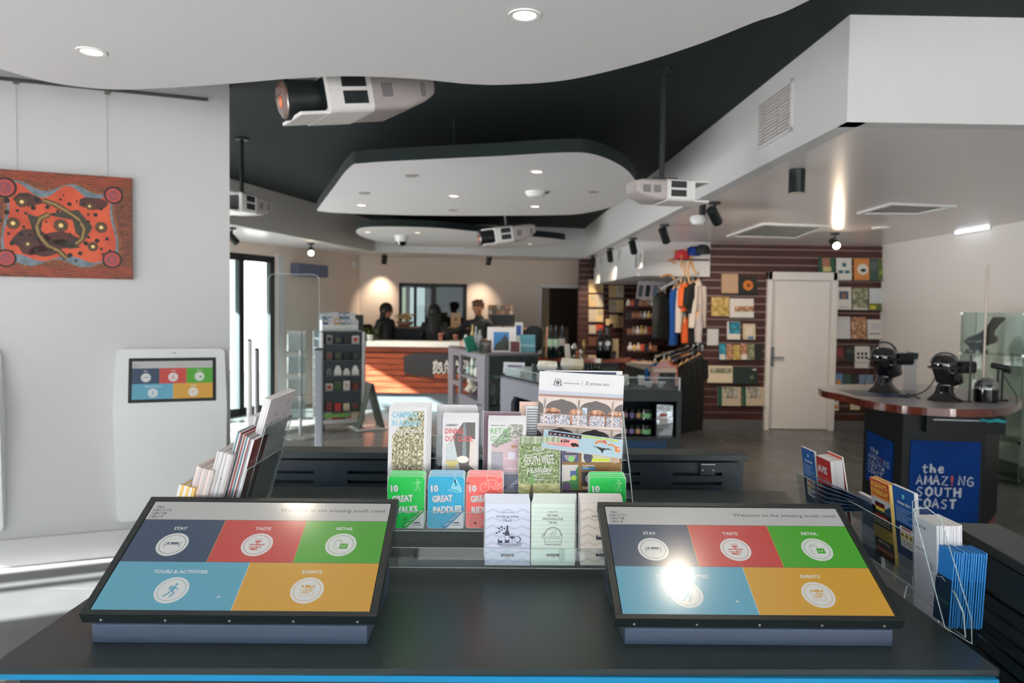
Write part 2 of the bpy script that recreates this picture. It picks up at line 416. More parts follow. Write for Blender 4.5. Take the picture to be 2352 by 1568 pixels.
# right wall, closing walls
seg_wall('wall_right', (5.15, -4), (5.15, 9.95), 0, CEIL, WHITER, t=0.12, side=-1)
mb = MB(GREYM); g = M('grey_skirting', (120, 122, 122), 0.5); mb.box((5.142, 3, 0.06), (0.016, 13.8, 0.12), g); struct(mb.build('baseboard_right'))
seg_wall('wall_recess_end', (5.2, 9.95), (5.2, 18.0), 0, CEIL, CREAM, t=0.1)
seg_wall('wall_far_end', (-6.5, 18.0), (5.3, 18.0), 0, CEIL, CREAM, t=0.1)
seg_wall('wall_far_side', (WC.x - 0.2, WC.y), (WC.x - 0.2, 18.0), 0, CEIL, CREAM, t=0.1)
mb = MB(BLACKC); q0, q1 = W0 + Vector((-0.25, 0)), WC + Vector((-0.3, 0.1))
mb.prism([(q0.x, -4.2), (5.4, -4.2), (5.4, 18.2), (q1.x, 18.2), (q1.x, q1.y), (q0.x, q0.y)], CEIL, CEIL + 0.12, BLACKC); struct(mb.build('ceiling'))
# ---- white partition on the left with its stepped skirting
PA, PB = atz(0, 1303, 0), atz(530, 1250, 0); PD = (PB - PA).normalized(); PN = Vector((PD.y, -PD.x, 0)); PANG = atan2(PD.y, PD.x)
PL = PA - PD * 3.6
mb = MB(WHITE); mb.M = Matrix.Translation(PL) @ Matrix.Rotation(PANG, 4, 'Z')
PLEN = (PB - PL).length
mb.box((PLEN / 2, 0.09, CEIL / 2), (PLEN, 0.18, CEIL), WHITE)
struct(mb.build('wall_partition'))
mb = MB(WHITE); mb.M = Matrix.Translation(PL) @ Matrix.Rotation(PANG, 4, 'Z')
mb.box((PLEN / 2, -0.012, 0.085), (PLEN + 0.02, 0.022, 0.17), WHITE); struct(mb.build('baseboard_left', bev=0.006))
PF = Matrix.Translation(PA) @ Matrix(((PD.x, 0, PN.x, 0), (PD.y, 0, PN.y, 0), (0, 1, 0, 0), (0, 0, 0, 1)))   # on the partition: x along it, y up, z out

# ---- bulkheads and lower ceilings
def band(name, pts, z0, z1, mat, t=0.1, side=1):
    mb = MB(mat)
    for p, q in zip(pts[:-1], pts[1:]):
        d = (q - p); L = d.length; mb.M = Matrix.Translation((p.x, p.y, 0)) @ Matrix.Rotation(atan2(d.y, d.x), 4, 'Z')
        mb.box((L / 2, side * t / 2, (z0 + z1) / 2), (L, t, z1 - z0), mat)
    return struct(mb.build(name))
band('bulkhead_right', [Vector((5.2, 3.63)), BC, BE], SOF, CEIL, WHITE, side=-1)
band('bulkhead_rear', [BE, LE], SOF, CEIL, WHITE, side=-1)
band('bulkhead_left', [LE, LS, LS2], SOF, CEIL, M('shaded_bulkhead_white', (200, 198, 194), 0.6), side=-1)  # bulkhead white greyed a little, its shadow put into the colour
def slab(name, pts, z, mat, t=0.04):
    mb = MB(mat); mb.prism([(p[0], p[1]) for p in pts], z, z + t, mat); return struct(mb.build(name))
slab('ceiling_lower_right', [(BC.x + 0.02, BC.y + 0.02), (5.2, 3.65), (5.2, 10.0), (3.7, 10.0), (3.7, 15.0), (BE.x, 15.0), (BE.x + 0.02, BE.y)], SOF + 0.001, SATIN)
slab('ceiling_lower_rear', [(BE.x, BE.y + 0.02), (BE.x, 14.6), (WC.x - 0.5, WC.y + 0.6), (LE.x, LE.y + 0.02)], SOF + 0.0015, SATIN)
slab('ceiling_lower_left', [(LE.x - 0.02, LE.y + 0.02), (WC.x - 0.5, WC.y + 0.6), (WA.x - 0.3, WA.y), (LS2.x - 2.6, LS2.y - 0.5), (LS2.x - 0.02, LS2.y), (LS.x - 0.02, LS.y)], SOF + 0.002, SATIN)

# ---- unseen front behind the camera, glazed full height for fill light
seg_wall('wall_front', (-11.2, -4.0), (5.2, -4.0), 0, CEIL, WHITE, holes=[(4.4, 16.2, 0.0, 3.0)], t=0.12, side=-1)
mb = MB(BLACK)
for k in range(9): mb.box((-6.75 + k * 1.475, -4.06, 1.5), (0.06, 0.06, 3.0), BLACK)
mb.box((-0.85, -4.06, 2.96), (11.8, 0.06, 0.08), BLACK); mb.box((-0.85, -4.06, 0.05), (11.8, 0.06, 0.1), BLACK)
struct(mb.build('window_fill_front'))
# frame of the tall opening on the left
mb = MB(BLACK); o0 = W0 + WDIR * oA; o1 = W0 + WDIR * oB
mb.M = Matrix.Translation((o0.x, o0.y, 0)) @ Matrix.Rotation(atan2(WDIR.y, WDIR.x), 4, 'Z'); L = oB - oA
for s in (0.03, L - 0.03, L - 0.26): mb.box((s, 0.08, 1.475), (0.06, 0.07, 2.95), BLACK)
mb.box((L / 2, 0.08, 2.92), (L, 0.07, 0.06), BLACK); w2 = struct(mb.build('window_2'))
TG = glass_mat('sun_dimming_glass', (214, 216, 216), 0.03); g = MB(TG); g.M = mb.M; g.box((L / 2, 0.08, 1.475), (L - .04, 0.008, 2.9), TG); g.build('glass', w2)  # tint added to this unseen pane to dim the sun patch
mb = MB(BLACK); o0 = W0 + WDIR * 0.5
mb.M = Matrix.Translation((o0.x, o0.y, 0)) @ Matrix.Rotation(atan2(WDIR.y, WDIR.x), 4, 'Z')
for k in range(4): mb.box((k * 1.453 + 0.02, 0.08, 1.475), (0.06, 0.07, 2.95), BLACK)
struct(mb.build('window_bounce_side'))  # unseen opening added so the sunlit floor bounces light upwards
# ---- glass doors on the left
wd = Matrix.Translation((wpt(-0.62).x, wpt(-0.62).y, 0)) @ Matrix.Rotation(atan2(WDIR.y, WDIR.x), 4, 'Z')
mb = MB(BLACK); mb.M = wd
for s, w_ in ((0.035, 0.07), (0.98, 0.1), (1.61, 0.1)): mb.box((s, 0.05, 1.18), (w_, 0.08, 2.36), BLACK)
mb.box((0.83, 0.05, 2.31), (1.66, 0.08, 0.1), BLACK); mb.box((0.83, 0.05, 0.05), (1.66, 0.08, 0.1), BLACK)
dr = struct(mb.build('door_1'))
g = MB(GLASS); g.M = wd; g.box((0.5, 0.05, 1.18), (0.86, 0.008, 2.16), GLASS); g.box((1.3, 0.05, 1.18), (0.53, 0.008, 2.16), GLASS)
g.build('glass', dr)
mb = MB(PLASTIC); mb.M = wd; mb.box((1.75, -0.02, 1.2), (0.14, 0.05, 2.4), WHITE); struct(mb.build('trim_1'))
mb = MB(BLACK); mb.M = Matrix.Translation((wpt(-3.7).x, wpt(-3.7).y, 0)) @ Matrix.Rotation(atan2(WDIR.y, WDIR.x), 4, 'Z')
for s in (0.03, 0.98, 1.96, 2.9): mb.box((s, 0.05, 1.18), (0.07, 0.08, 2.36), BLACK)
mb.box((1.47, 0.05, 2.32), (2.94, 0.08, 0.08), BLACK); struct(mb.build('window_6'))
mb = MB(BLACK); mb.M = Matrix.Translation((wpt(-9.2).x, wpt(-9.2).y, 0)) @ Matrix.Rotation(atan2(WDIR.y, WDIR.x), 4, 'Z')
for s in (0.03, 1.76, 3.49, 5.22): mb.box((s, 0.05, 1.25), (0.06, 0.08, 2.5), BLACK)
struct(mb.build('window_bounce_mid'))  # unseen opening added to bring sun and bounce into mid-room
mb = MB(WHITE); mb.M = Matrix.Translation((wpt(-3.4).x, wpt(-3.4).y, 0)) @ Matrix.Rotation(atan2(WDIR.y, WDIR.x), 4, 'Z'); mb.box((2.4, 0.92, 2.5), (6.0, 1.5, 0.08), WHITE); mb.box((-1.25, 1.4, 2.5), (4.0, 2.46, 0.08), WHITE); struct(mb.build('sun_block_slab'))  # unseen slabs added outside to cut off the high sun
# ---- outside: pale paving, a low wall and a soft building front
mb = MB(M('pale_paving', (214, 212, 208), 0.8, noise=((200, 198, 195), 1.5))); mb.box((-13.5, 8, -0.3), (14, 40, 0.4), mb.mats[0])
mb.box((1.0, -12, -0.3), (40, 15.6, 0.4), mb.mats[0]); struct(mb.build('pavement'))
# ---- timber slat walls on the right
def slat_wall(name, a, b, z0, z1, holes=(), pitch=0.106, t=0.03):
    a = Vector((a[0], a[1], 0)); b = Vector((b[0], b[1], 0)); L = (b - a).length
    mb = MB(SLATW, GROOVE); mb.M = Matrix.Translation(a) @ Matrix.Rotation(atan2(b.y - a.y, b.x - a.x), 4, 'Z')
    z = z0
    while z < z1 - 0.01:
        zt = min(z + pitch, z1); sp = [(0.0, L)]
        for h in holes:
            if h[2] < (z + zt) / 2 < h[3]: sp = [q for p in sp for q in ((p[0], min(p[1], h[0])), (max(p[0], h[1]), p[1])) if q[1] - q[0] > 0.01]
        for p in sp:
            mb.box(((p[0] + p[1]) / 2, t / 2, (z + zt - 0.018) / 2), (p[1] - p[0], t, zt - z - 0.018), SLATW)
            mb.box(((p[0] + p[1]) / 2, t / 2 + 0.008, zt - 0.009), (p[1] - p[0], t - 0.016, 0.018), GROOVE)
        z += pitch
    return struct(mb.build(name))
SY = 9.92
XD0, XD1 = at(1757, 800, SY).x, at(1915, 800, SY).x
slat_wall('wall_slat_front', (2.74, SY), (5.16, SY), 0.13, SOF, holes=[(XD0 - 2.74, XD1 - 2.74, 0, 2.1)])
mb = MB(M('grey_plinth', (98, 100, 101), 0.5)); mb.box(((2.74 + XD0) / 2, SY + 0.01, 0.065), (XD0 - 2.74, 0.03, 0.13), mb.mats[0])
mb.box(((5.16 + XD1) / 2, SY + 0.01, 0.065), (5.16 - XD1, 0.03, 0.13), mb.mats[0]); struct(mb.build('baseboard_slat'))
slat_wall('wall_slat_side', (2.735, SY), (3.05, 12.3), 0.13, SOF)
slat_wall('wall_slat_rear', (1.36, 13.2), (3.5, 13.45), 0.13, SOF)
mb = MB(CREAM); mb.box((4.0, SY + 0.11, SOF / 2 + 0.1), (2.4, 0.14, SOF - 0.2), CREAM)   # masonry behind the slats
bmh = mb; mb = MB(CREAM)
for x0, x1, z0, z1 in ((2.76, XD0, 0, SOF), (XD1, 5.15, 0, SOF), (XD0, XD1, 2.1, SOF)):
    mb.box(((x0 + x1) / 2, SY + 0.1, (z0 + z1) / 2), (x1 - x0, 0.12, z1 - z0), CREAM)
struct(mb.build('wall_behind_slats'))
# white door in the slat wall
DW = M('white_door_paint', (232, 229, 227), 0.4)
mb = MB(DW); xm = (XD0 + XD1) / 2
mb.box((XD0 + 0.03, SY + 0.0, 1.075), (0.06, 0.12, 2.15), DW); mb.box((XD1 - 0.025, SY, 1.075), (0.07, 0.12, 2.15), DW); mb.box((xm, SY, 2.095), (XD1 - XD0, 0.12, 0.11), DW)
dr = struct(mb.build('door_2', bev=0.004))
mb = MB(DW); mb.box((xm, SY + 0.035, 1.022), (XD1 - XD0 - 0.13, 0.04, 2.03), DW); mb.build('leaf', dr, bev=0.003)
mb = MB(GREYM); hx = XD0 + 0.13; mb.box((hx - 0.03, SY - 0.0, 1.0), (0.04, 0.03, 0.26), GREYM); mb.bar((hx - 0.03, SY - 0.05, 0.99), (hx + 0.11, SY - 0.05, 0.99), 0.02, 0.02, GREYM)
mb.cyl((hx - 0.03, SY, 0.99), (hx - 0.03, SY - 0.05, 0.99), 0.012, 0.012, GREYM); mb.build('door_handle', dr)
# ---- white boxed bulkhead over the gift alcove
al0, al1 = Vector((1.62, 13.1)), Vector((1.80, 9.85)); al2 = Vector((2.78, 9.84))
mb = MB(WHITE); mb.prism([(al0.x, al0.y), (al1.x, al1.y), (al2.x, al2.y), (3.3, 13.2)], 2.07, SOF, WHITE)
struct(mb.build('bulkhead_alcove'))
# doorway at the rear: cream storage room
mb = MB(M('store_room_cream', (222, 200, 168), 0.5)); c = mb.mats[0]
u = rd.normalized(); nrm = Vector((-u.y, u.x)); o = WC + u * dA
rm = Matrix.Translation((o.x, o.y, 0)) @ Matrix.Rotation(atan2(u.y, u.x), 4, 'Z')
mb.M = rm; L = dB - dA
mb.box((L / 2, 1.6, 1.1), (L + 1.2, 0.05, 2.2), M('brown_partition', (104, 84, 62), 0.6)); mb.box((0.17, 0.8, 1.05), (0.36, 0.04, 2.1), c)
for k in (0, 1): mb.box((0.52 + 0.32 * k, 1.45, 0.62), (0.2, 0.06, 1.25), c)
struct(mb.build('wall_storeroom'))
mb = MB(DW); mb.M = rm
for s in (-0.03, L + 0.03): mb.box((s, -0.01, 1.02), (0.06, 0.06, 2.04), DW)
mb.box((L / 2, -0.01, 2.05), (L + 0.12, 0.06, 0.06), DW); struct(mb.build('trim_2'))
# office window in the rear wall, panes with the view of the office and the garden
ow = WC + u * winA; wmx = Matrix.Translation((ow.x, ow.y, 0)) @ Matrix.Rotation(atan2(u.y, u.x), 4, 'Z'); wl = winB - winA
mb = MB(BLACK); mb.M = wmx
for s, w_ in ((0.03, 0.06), (wl - 0.03, 0.06), (wl * 0.24, 0.05), (wl * 0.5, 0.06)): mb.box((s, 0.03, 1.505), (w_, 0.09, 1.11), BLACK)
mb.box((wl / 2, 0.03, 2.03), (wl, 0.09, 0.06), BLACK); mb.box((wl / 2, 0.03, 0.98), (wl, 0.09, 0.06), BLACK)
ww = struct(mb.build('window_3'))
g = MB(GLASS); g.M = wmx; g.box((wl / 2, 0.05, 1.5), (wl - 0.1, 0.006, 1.02), GLASS); g.build('glass', ww)
# the dim office beyond, with two bright garden windows
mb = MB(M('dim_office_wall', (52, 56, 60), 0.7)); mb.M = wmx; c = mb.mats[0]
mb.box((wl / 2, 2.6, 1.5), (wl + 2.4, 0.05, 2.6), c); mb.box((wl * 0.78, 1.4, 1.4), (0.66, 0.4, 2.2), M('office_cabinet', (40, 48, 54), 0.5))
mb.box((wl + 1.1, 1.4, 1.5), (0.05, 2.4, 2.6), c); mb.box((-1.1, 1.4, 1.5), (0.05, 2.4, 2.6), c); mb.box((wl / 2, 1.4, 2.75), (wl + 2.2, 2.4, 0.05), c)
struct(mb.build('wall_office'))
GARD = M('garden_daylight', (190, 200, 170), 0.6, emit=0.9, ecol=(206, 210, 180)); GARD2 = M('bright_sky_pane', (235, 240, 238), 0.6, emit=1.0, ecol=(228, 234, 236))
mb = MB(GARD); mb.M = wmx; mb.box((wl * 0.07, 2.55, 1.55), (0.32, 0.03, 1.0), GARD); mb.box((wl * 0.40, 2.55, 1.5), (0.32, 0.03, 1.1), GARD2)
struct(mb.build('window_4'))

# ---- floating white ceiling panels with black edges
def smooth(pts, n=6):
    out = []; k = len(pts)
    for i in range(k):
        p0, p1, p2, p3 = (Vector(pts[(i + j) % k][:2]) for j in (-1, 0, 1, 2))
        for s in range(n):
            t = s / n; out.append(tuple(0.5 * ((2 * p1) + (p2 - p0) * t + (2 * p0 - 5 * p1 + 4 * p2 - p3) * t * t + (3 * p1 - p0 - 3 * p2 + p3) * t ** 3)))
    return out
def cloud(label, pts, z=2.65, t=0.08):
    c = Vector((sum(p[0] for p in pts) / len(pts), sum(p[1] for p in pts) / len(pts), z))
    th = thing('ceiling_panel', label, 'ceiling panel', c)
    mb = MB(WHITE2, BLACKC); poly = [(x - c.x, y - c.y) for x, y in smooth(pts)]
    mb.prism(poly, 0, t, WHITE2, BLACKC); mb.build('board', th)
    k = len(poly)
    mb = MB(BLACKC); mb.prism([(x * 1.0, y * 1.0) for x, y in poly], t, t + 0.012, BLACKC); mb.build('top_sheet', th)
    for i in range(4):
        x, y = poly[(i * k // 4 + k // 8) % k]; r = MB(BLACKC); r.cyl((x * 0.7, y * 0.7, t), (x * 0.7, y * 0.7, CEIL - z), 0.008, 0.008, BLACKC); r.build('hanger_rod', th)
    return th
E1 = [atz(px, py, 2.65)[:2] for px, py in ((-160, 110), (0, 158), (120, 190), (250, 205), (380, 202), (530, 192), (660, 181), (800, 175), (950, 181), (1080, 193), (1170, 194), (1300, 184), (1450, 150), (1600, 103), (1730, 52), (1860, 0))]
cloud('large white wavy ceiling panel overhead nearest the camera, beside the left partition', [(-5.4, 1.2)] + [(-3.6, 2.9)] + E1 + [(1.32, 1.7), (1.6, 0.6), (1.7, -1.2), (0.5, -3.0), (-3.0, -3.2), (-5.3, -1.4)])
cloud('white rounded ceiling panel in mid air with one straight slanting left edge', [atz(px, py, 2.65)[:2] for px, py in ((803, 384), (840, 374), (1000, 365), (1150, 358), (1300, 350), (1370, 356), (1430, 383), (1459, 415), (1456, 442), (1420, 469), (1350, 488), (1270, 494), (1000, 495), (800, 490), (742, 486), (729, 483), (732, 476), (765, 432))])
cloud('small slim white ceiling panel farthest away above the reception', [atz(px, py, 2.65)[:2] for px, py in ((818, 530), (835, 522), (900, 520), (1000, 523), (1080, 530), (1200, 541), (1285, 549), (1294, 554), (1250, 564), (1150, 568), (1000, 568), (920, 562), (860, 553), (825, 540))])
# ================================================================ the counter in the foreground
CZ = 0.938
cfl, cfr = atz(-30, 1533, CZ), atz(2297, 1538, CZ)
crd = (atz(2042, 1348, CZ) - cfr); crd.normalize(); cld = atz(222, 1345, CZ) - atz(0, 1494, CZ); cld.normalize()
CP = [cfl, cfr, cfr + crd * 0.62, Vector((1.03, 2.62, CZ)), Vector((-1.0, 2.62, CZ)), cfl + cld * 0.75]
th = thing('display_counter', 'black laminate counter in the foreground carrying the two touchscreens and leaflet racks', 'counter', (0, 1.8, 0))
def lp(p): return (p.x, p.y - 1.8)
poly = [lp(p) for p in CP]
TOP = M('charcoal_counter_laminate', (40, 50, 51), 0.32, spec=0.5, bump=0.02, scale=400)
mb = MB(TOP); mb.prism(poly, CZ - 0.012, CZ, TOP); mb.build('countertop', th, bev=0.002)
BLUE = M('bright_blue_strip', (0, 122, 170), 0.4)
mb = MB(BLUE); a, b = lp(cfl), lp(cfr); mb.box(((a[0] + b[0]) / 2, (a[1] + b[1]) / 2 + 0.010, CZ - 0.0175), (b[0] - a[0] - 0.02, 0.03, 0.011), BLUE); mb.build('blue_edge_strip', th)['label'] = 'bright blue strip under the front edge'
ins = [(p[0] * 0.96, p[1] * 0.94 + 0.0) for p in poly]
mb = MB(DARK); mb.prism(ins, 0.1, CZ - 0.012, DARK); mb.build('cabinet_body', th)
mb = MB(BLACK); mb.prism([(p[0] * 0.9, p[1] * 0.88) for p in poly], 0.0, 0.1, BLACK); mb.build('plinth', th)

# ---- vented cabinets closing the counter at the rear and on the right
VENT = M('dark_blue_black_steel', (28, 42, 52), 0.45, spec=0.5)
def vented(name, label, a, b, z1, z0, depth, slots, fz):
    a, b = Vector(a), Vector(b); L = (b - a).length
    th = thing(name, label, 'cabinet', (a.x, a.y, 0), atan2(b.y - a.y, b.x - a.x))
    mb = MB(DARK); mb.box((L / 2, depth / 2, z1 - 0.012), (L + 0.03, depth + 0.02, 0.024), DARK); mb.build('top', th, bev=0.002)
    hs = []
    for s0, s1 in slots:
        for k in range(5): hs.append((s0, s1, fz - k * 0.036, fz - k * 0.036 + 0.012))
    xs = sorted({0, L, *[h[0] for h in hs], *[h[1] for h in hs]}); zs = sorted({0.06, z1 - 0.032, *[h[2] for h in hs], *[h[3] for h in hs]})
    mb = MB(VENT)
    for i in range(len(xs) - 1):
        for k in range(len(zs) - 1):
            cx, cz = (xs[i] + xs[i + 1]) / 2, (zs[k] + zs[k + 1]) / 2
            if any(h[0] < cx < h[1] and h[2] < cz < h[3] for h in hs): continue
            mb.box((cx, 0.004, cz), (xs[i + 1] - xs[i], 0.008, zs[k + 1] - zs[k]), VENT)
    mb.build('vent_panel', th)
    mb = MB(BLACK); mb.box((L / 2, depth / 2 + 0.02, z1 / 2), (L - 0.004, depth - 0.05, z1 - 0.03), BLACK); mb.build('body', th)
    return th
va, vb = at(612, 1030, 2.72), at(1716, 1044, 2.72)
ztop = 1.043
vc = vented('vented_cabinet', 'dark vented steel cabinet across the back of the counter, behind the central leaflet rack', (va.x, 2.72, 0), (vb.x, 2.76, 0), ztop, 0.9, 0.1,
       [(0.02, 0.175), (0.30, 0.52), (1.18, 1.405), (1.53, 1.72)], 0.96)
mb = MB(ALU); l = vb.x - va.x
mb.box((l - 0.14, -0.006, ztop - 0.055), (0.055, 0.012, 0.045), VENT); mb.box((l - 0.14, -0.014, ztop - 0.036), (0.055, 0.006, 0.004), ALU)
for s in (-0.02, 0.02): mb.cyl((l - 0.14 + s, -0.01, ztop - 0.058), (l - 0.14 + s, -0.018, ztop - 0.058), 0.0035, 0.0035, ALU)
mb.build('latch', vc)
ra, rb = atz(2352, 1290, 1.055), atz(2180, 1195, 1.055)
rdn = (rb - ra).normalized()
vented('vented_cabinet', 'black vented steel cabinet along the right end of the counter, beyond the blue leaflets', rb - rdn * 0.03, ra - rdn * 0.5, 1.055, 0.9, 0.1, [(0.1, 0.33), (0.5, 0.7)], 0.93)

# ---- touchscreens
SC = {k: M('screen_' + k, (14, 16, 18), 0.16, spec=0.42, coat=0.45, coat_r=0.34, emit=1.0, ecol=c) for k, c in dict(
    head=(168, 168, 166), navy=(44, 64, 88), red=(178, 62, 58), green=(70, 150, 44), cyan=(84, 150, 172), amber=(190, 144, 52), white=(196, 198, 196),
    ink=(70, 76, 82), inkl=(120, 124, 128)).items()}
def icon_bed(mb, x, y, s, m, k):
    mb.line([(x - s, y + .45 * s), (x - s, y - .5 * s)], .07 * s, m, k); mb.line([(x + s, y + .45 * s), (x + s, y - .5 * s)], .07 * s, m, k)
    mb.line([(x - s, y - .08 * s), (x + s, y - .08 * s)], .07 * s, m, k); mb.disc(x - .62 * s, y + .22 * s, .17 * s, m, k, 14); mb.flat(rrect(x - .32 * s, y + .06 * s, x + .78 * s, y + .36 * s, .06 * s), m, k)
def icon_taste(mb, x, y, s, m, k):
    g = [(x - .42 * s, y + .95 * s), (x + .42 * s, y + .95 * s), (x + .4 * s, y + .55 * s), (x + .15 * s, y + .25 * s), (x - .15 * s, y + .25 * s), (x - .4 * s, y + .55 * s)]
    mb.line(g, .08 * s, m, k, True); mb.flat([(x - .3 * s, y + .7 * s), (x + .3 * s, y + .7 * s), (x + .28 * s, y + .5 * s), (x, y + .32 * s), (x - .28 * s, y + .5 * s)], m, k)
    mb.line([(x, y + .25 * s), (x, y - .05 * s)], .09 * s, m, k)
    mb.line([(x - s, y + .02 * s), (x + s, y + .02 * s)], .16 * s, m, k); mb.line([(x - s, y - .42 * s), (x + .1 * s, y - .42 * s)], .12 * s, m, k)
    for i in range(4): mb.line([(x + .1 * s, y - (.2 + .14 * i) * s), (x + .7 * s, y - (.2 + .14 * i) * s)], .06 * s, m, k)
    mb.line([(x + .1 * s, y - .18 * s), (x + .1 * s, y - .64 * s)], .1 * s, m, k); mb.flat(arc(x - .45 * s, y - .75 * s, .3 * s, 0, 330, 12, .16 * s), m, k)
    mb.line([(x, y - .42 * s), (x, y - .9 * s)], .09 * s, m, k); mb.flat(arc(x, y - .95 * s, .4 * s, 0, 180, 8, .18 * s), m, k)
def icon_retail(mb, x, y, s, m, k):
    mb.line([(x - .85 * s, y + .62 * s), (x + .12 * s, y + .62 * s), (x + .12 * s, y - .7 * s), (x - .85 * s, y - .7 * s)], .07 * s, m, k, True)
    mb.line(arc(x - .36 * s, y + .55 * s, .26 * s, 0, 180, 8, .4 * s), .07 * s, m, k)
    mb.rect(x - .1 * s, y - .72 * s, x + .95 * s, y + .2 * s, m, k); mb.line(arc(x + .42 * s, y - .08 * s, .26 * s, 180, 360, 8, .3 * s), .09 * s, SC['white'], k + 1)
def icon_hiker(mb, x, y, s, m, k):
    mb.disc(x + .28 * s, y + .82 * s, .17 * s, m, k, 14)
    mb.flat([(x + .02 * s, y + .6 * s), (x + .36 * s, y + .6 * s), (x + .28 * s, y - .0 * s), (x - .12 * s, y - .05 * s)], m, k)
    mb.line([(x + .3 * s, y + .5 * s), (x + .42 * s, y + .2 * s), (x + .72 * s, y + .18 * s)], .11 * s, m, k)
    mb.line([(x + .05 * s, y), (x - .2 * s, y - .5 * s), (x - .7 * s, y - .95 * s)], .2 * s, m, k); mb.line([(x + .08 * s, y), (x + .34 * s, y - .38 * s), (x + .12 * s, y - 1.0 * s)], .2 * s, m, k)
    mb.flat([(x - .3 * s, y + .62 * s), (x - .06 * s, y + .66 * s), (x - .16 * s, y + .08 * s), (x - .44 * s, y + .05 * s)], m, k)
    mb.line([(x + .68 * s, y + .22 * s), (x + .42 * s, y - .98 * s)], .045 * s, m, k)
def icon_events(mb, x, y, s, m, k):
    mb.line([(x - .72 * s, y + .7 * s), (x + .72 * s, y + .7 * s), (x + .72 * s, y - .75 * s), (x - .72 * s, y - .75 * s)], .06 * s, m, k, True)
    mb.rect(x - .72 * s, y + .4 * s, x + .72 * s, y + .72 * s, m, k)
    for q in (-.42, .42): mb.disc(x + q * s, y + .6 * s, .12 * s, SC['white'], k + 1, 12)
    for r_ in range(3):
        for c in range(4):
            if (r_, c) in ((0, 0), (2, 3)): continue
            mb.rect(x + (-.5 + .28 * c) * s, y + (.12 - .28 * r_) * s, x + (-.3 + .28 * c) * s, y + (.3 - .28 * r_) * s, m, k)
def screen_art(mb, w, h, small=False):
    S = w / 0.53; g = SC
    mb.rect(0, 0, w, h, g['head'], 1); hb, rb_ = h * .81, h * .405
    for i, c in enumerate(('navy', 'red', 'green')): mb.rect(w * i / 3, rb_, w * (i + 1) / 3, hb, g[c], 2)
    mb.rect(0, 0, w * .502, rb_, g['cyan'], 2); mb.rect(w * .502, 0, w, rb_, g['amber'], 2)
    for a in (w / 3, w * 2 / 3): mb.line([(a, rb_), (a, hb)], .0009 * S, g['amber'], 3)
    mb.line([(0, rb_), (w, rb_)], .0009 * S, g['ink'], 3); mb.line([(0, hb), (w, hb)], .0009 * S, g['ink'], 3); mb.line([(w * .502, 0), (w * .502, rb_)], .0009 * S, g['white'], 3)
    items = [('STAY', .0884, .1688, 'navy', icon_bed, .016), ('TASTE', .2655, .1700, 'red', icon_taste, .016), ('RETAIL', .4415, .1720, 'green', icon_retail, .016),
             ('TOURS & ACTIVITIES', .1345, .0480, 'cyan', icon_hiker, .0175), ('EVENTS', .3990, .0500, 'amber', icon_events, .0175)]
    for t, x, y, c, ic, s in items:
        x *= S; y *= h / .2985; r = .0325 * S
        mb.disc(x, y, r, g['white'], 3, 36); mb.ring(x, y, r * .83, .0011 * S, g[c] if c != 'navy' else g['ink'], 4, 36)
        ic(mb, x, y, s * S, g[c], 4)
        mb.text(t, x, y + .0425 * S, .0082 * S, g['white'], 4, 'c', 2.2)
    if not small: mb.text('Welcome to the amazing south coast', w - .0085 * S, h - .0285 * S, .0095 * S, g['ink'], 3, 'r', 0.3, w=.234 * S)
    else: mb.text('Welcome to the amazing south coast', w - .0085 * S, h - .0285 * S, .0095 * S, g['inkl'], 3, 'r', 0.3, w=.234 * S)
    logo(mb, .006 * S, h - .0515 * S, .042 * S, .041 * S, g['ink'] if not small else g['inkl'], None, 3, .13)
    mb.flat([(w * .43, h * .1), (w * .437, h * .118), (w * .443, h * .104)], g['white'], 4)
EL = radians(27.5)
def touchscreen(label, x, y=1.383, z=1.0):
    th = thing('touchscreen_display', label, 'touchscreen', (x, y, CZ))
    S0 = Matrix.Translation((0, 0, z - CZ)) @ Matrix.Rotation(EL, 4, 'X')
    w, h = .53, .2985
    HS = M('slate_grey_housing', (58, 72, 92), 0.42)
    mb = MB(HS); y0, y1 = -.003, .272; zt0 = z - CZ - .026
    prof = [(y0, 0), (y1, 0), (y1, zt0 + (y1) * tan(EL) - .0), (y0, zt0 + y0 * tan(EL))]
    x0, x1 = .004, .526
    vs = [(x0, p[0], p[1]) for p in prof] + [(x1, p[0], p[1]) for p in prof]
    mb.add(vs, [(0, 1, 2, 3), (7, 6, 5, 4), (0, 4, 5, 1), (1, 5, 6, 2), (2, 6, 7, 3), (3, 7, 4, 0)], HS); mb.build('housing', th, bev=0.0015)
    mb = MB(BLACK); mb.M = S0
    o = (-.0155, -.0125, .5455, .3125); t0, t1 = -.022, .0022
    for a in ((o[0], o[1], o[2], -.0015), (o[0], h + .0015, o[2], o[3]), (o[0], -.0015, -.0015, h + .0015), (w + .0015, -.0015, o[2], h + .0015)):
        mb.box(((a[0] + a[2]) / 2, (a[1] + a[3]) / 2, (t0 + t1) / 2), (a[2] - a[0], a[3] - a[1], t1 - t0), BLACK)
    mb.build('bezel', th, bev=0.0008)
    mb = MB(SC['navy']); mb.M = S0; mb.L = 0.00012
    mb.box((w / 2, h / 2, -.006), (w, h, .012), BLACK); screen_art(mb, w, h); mb.build('screen', th)
    for k in range(5):
        q = MB(ALU); q.M = S0; xx = .022 + k * (.486 / 4); q.cyl((xx, -.0125, -.014), (xx, -.0142, -.014), .0026, .0018, ALU, 10); q.build('screw', th)
    return th
touchscreen('left touchscreen display in a black bezel, sloped on the counter beside the yellow-spined leaflets', -.778, 1.38, 1.001)
touchscreen('right touchscreen display in a black bezel, with the bright lamp glare on its screen', .239, 1.388, .997)

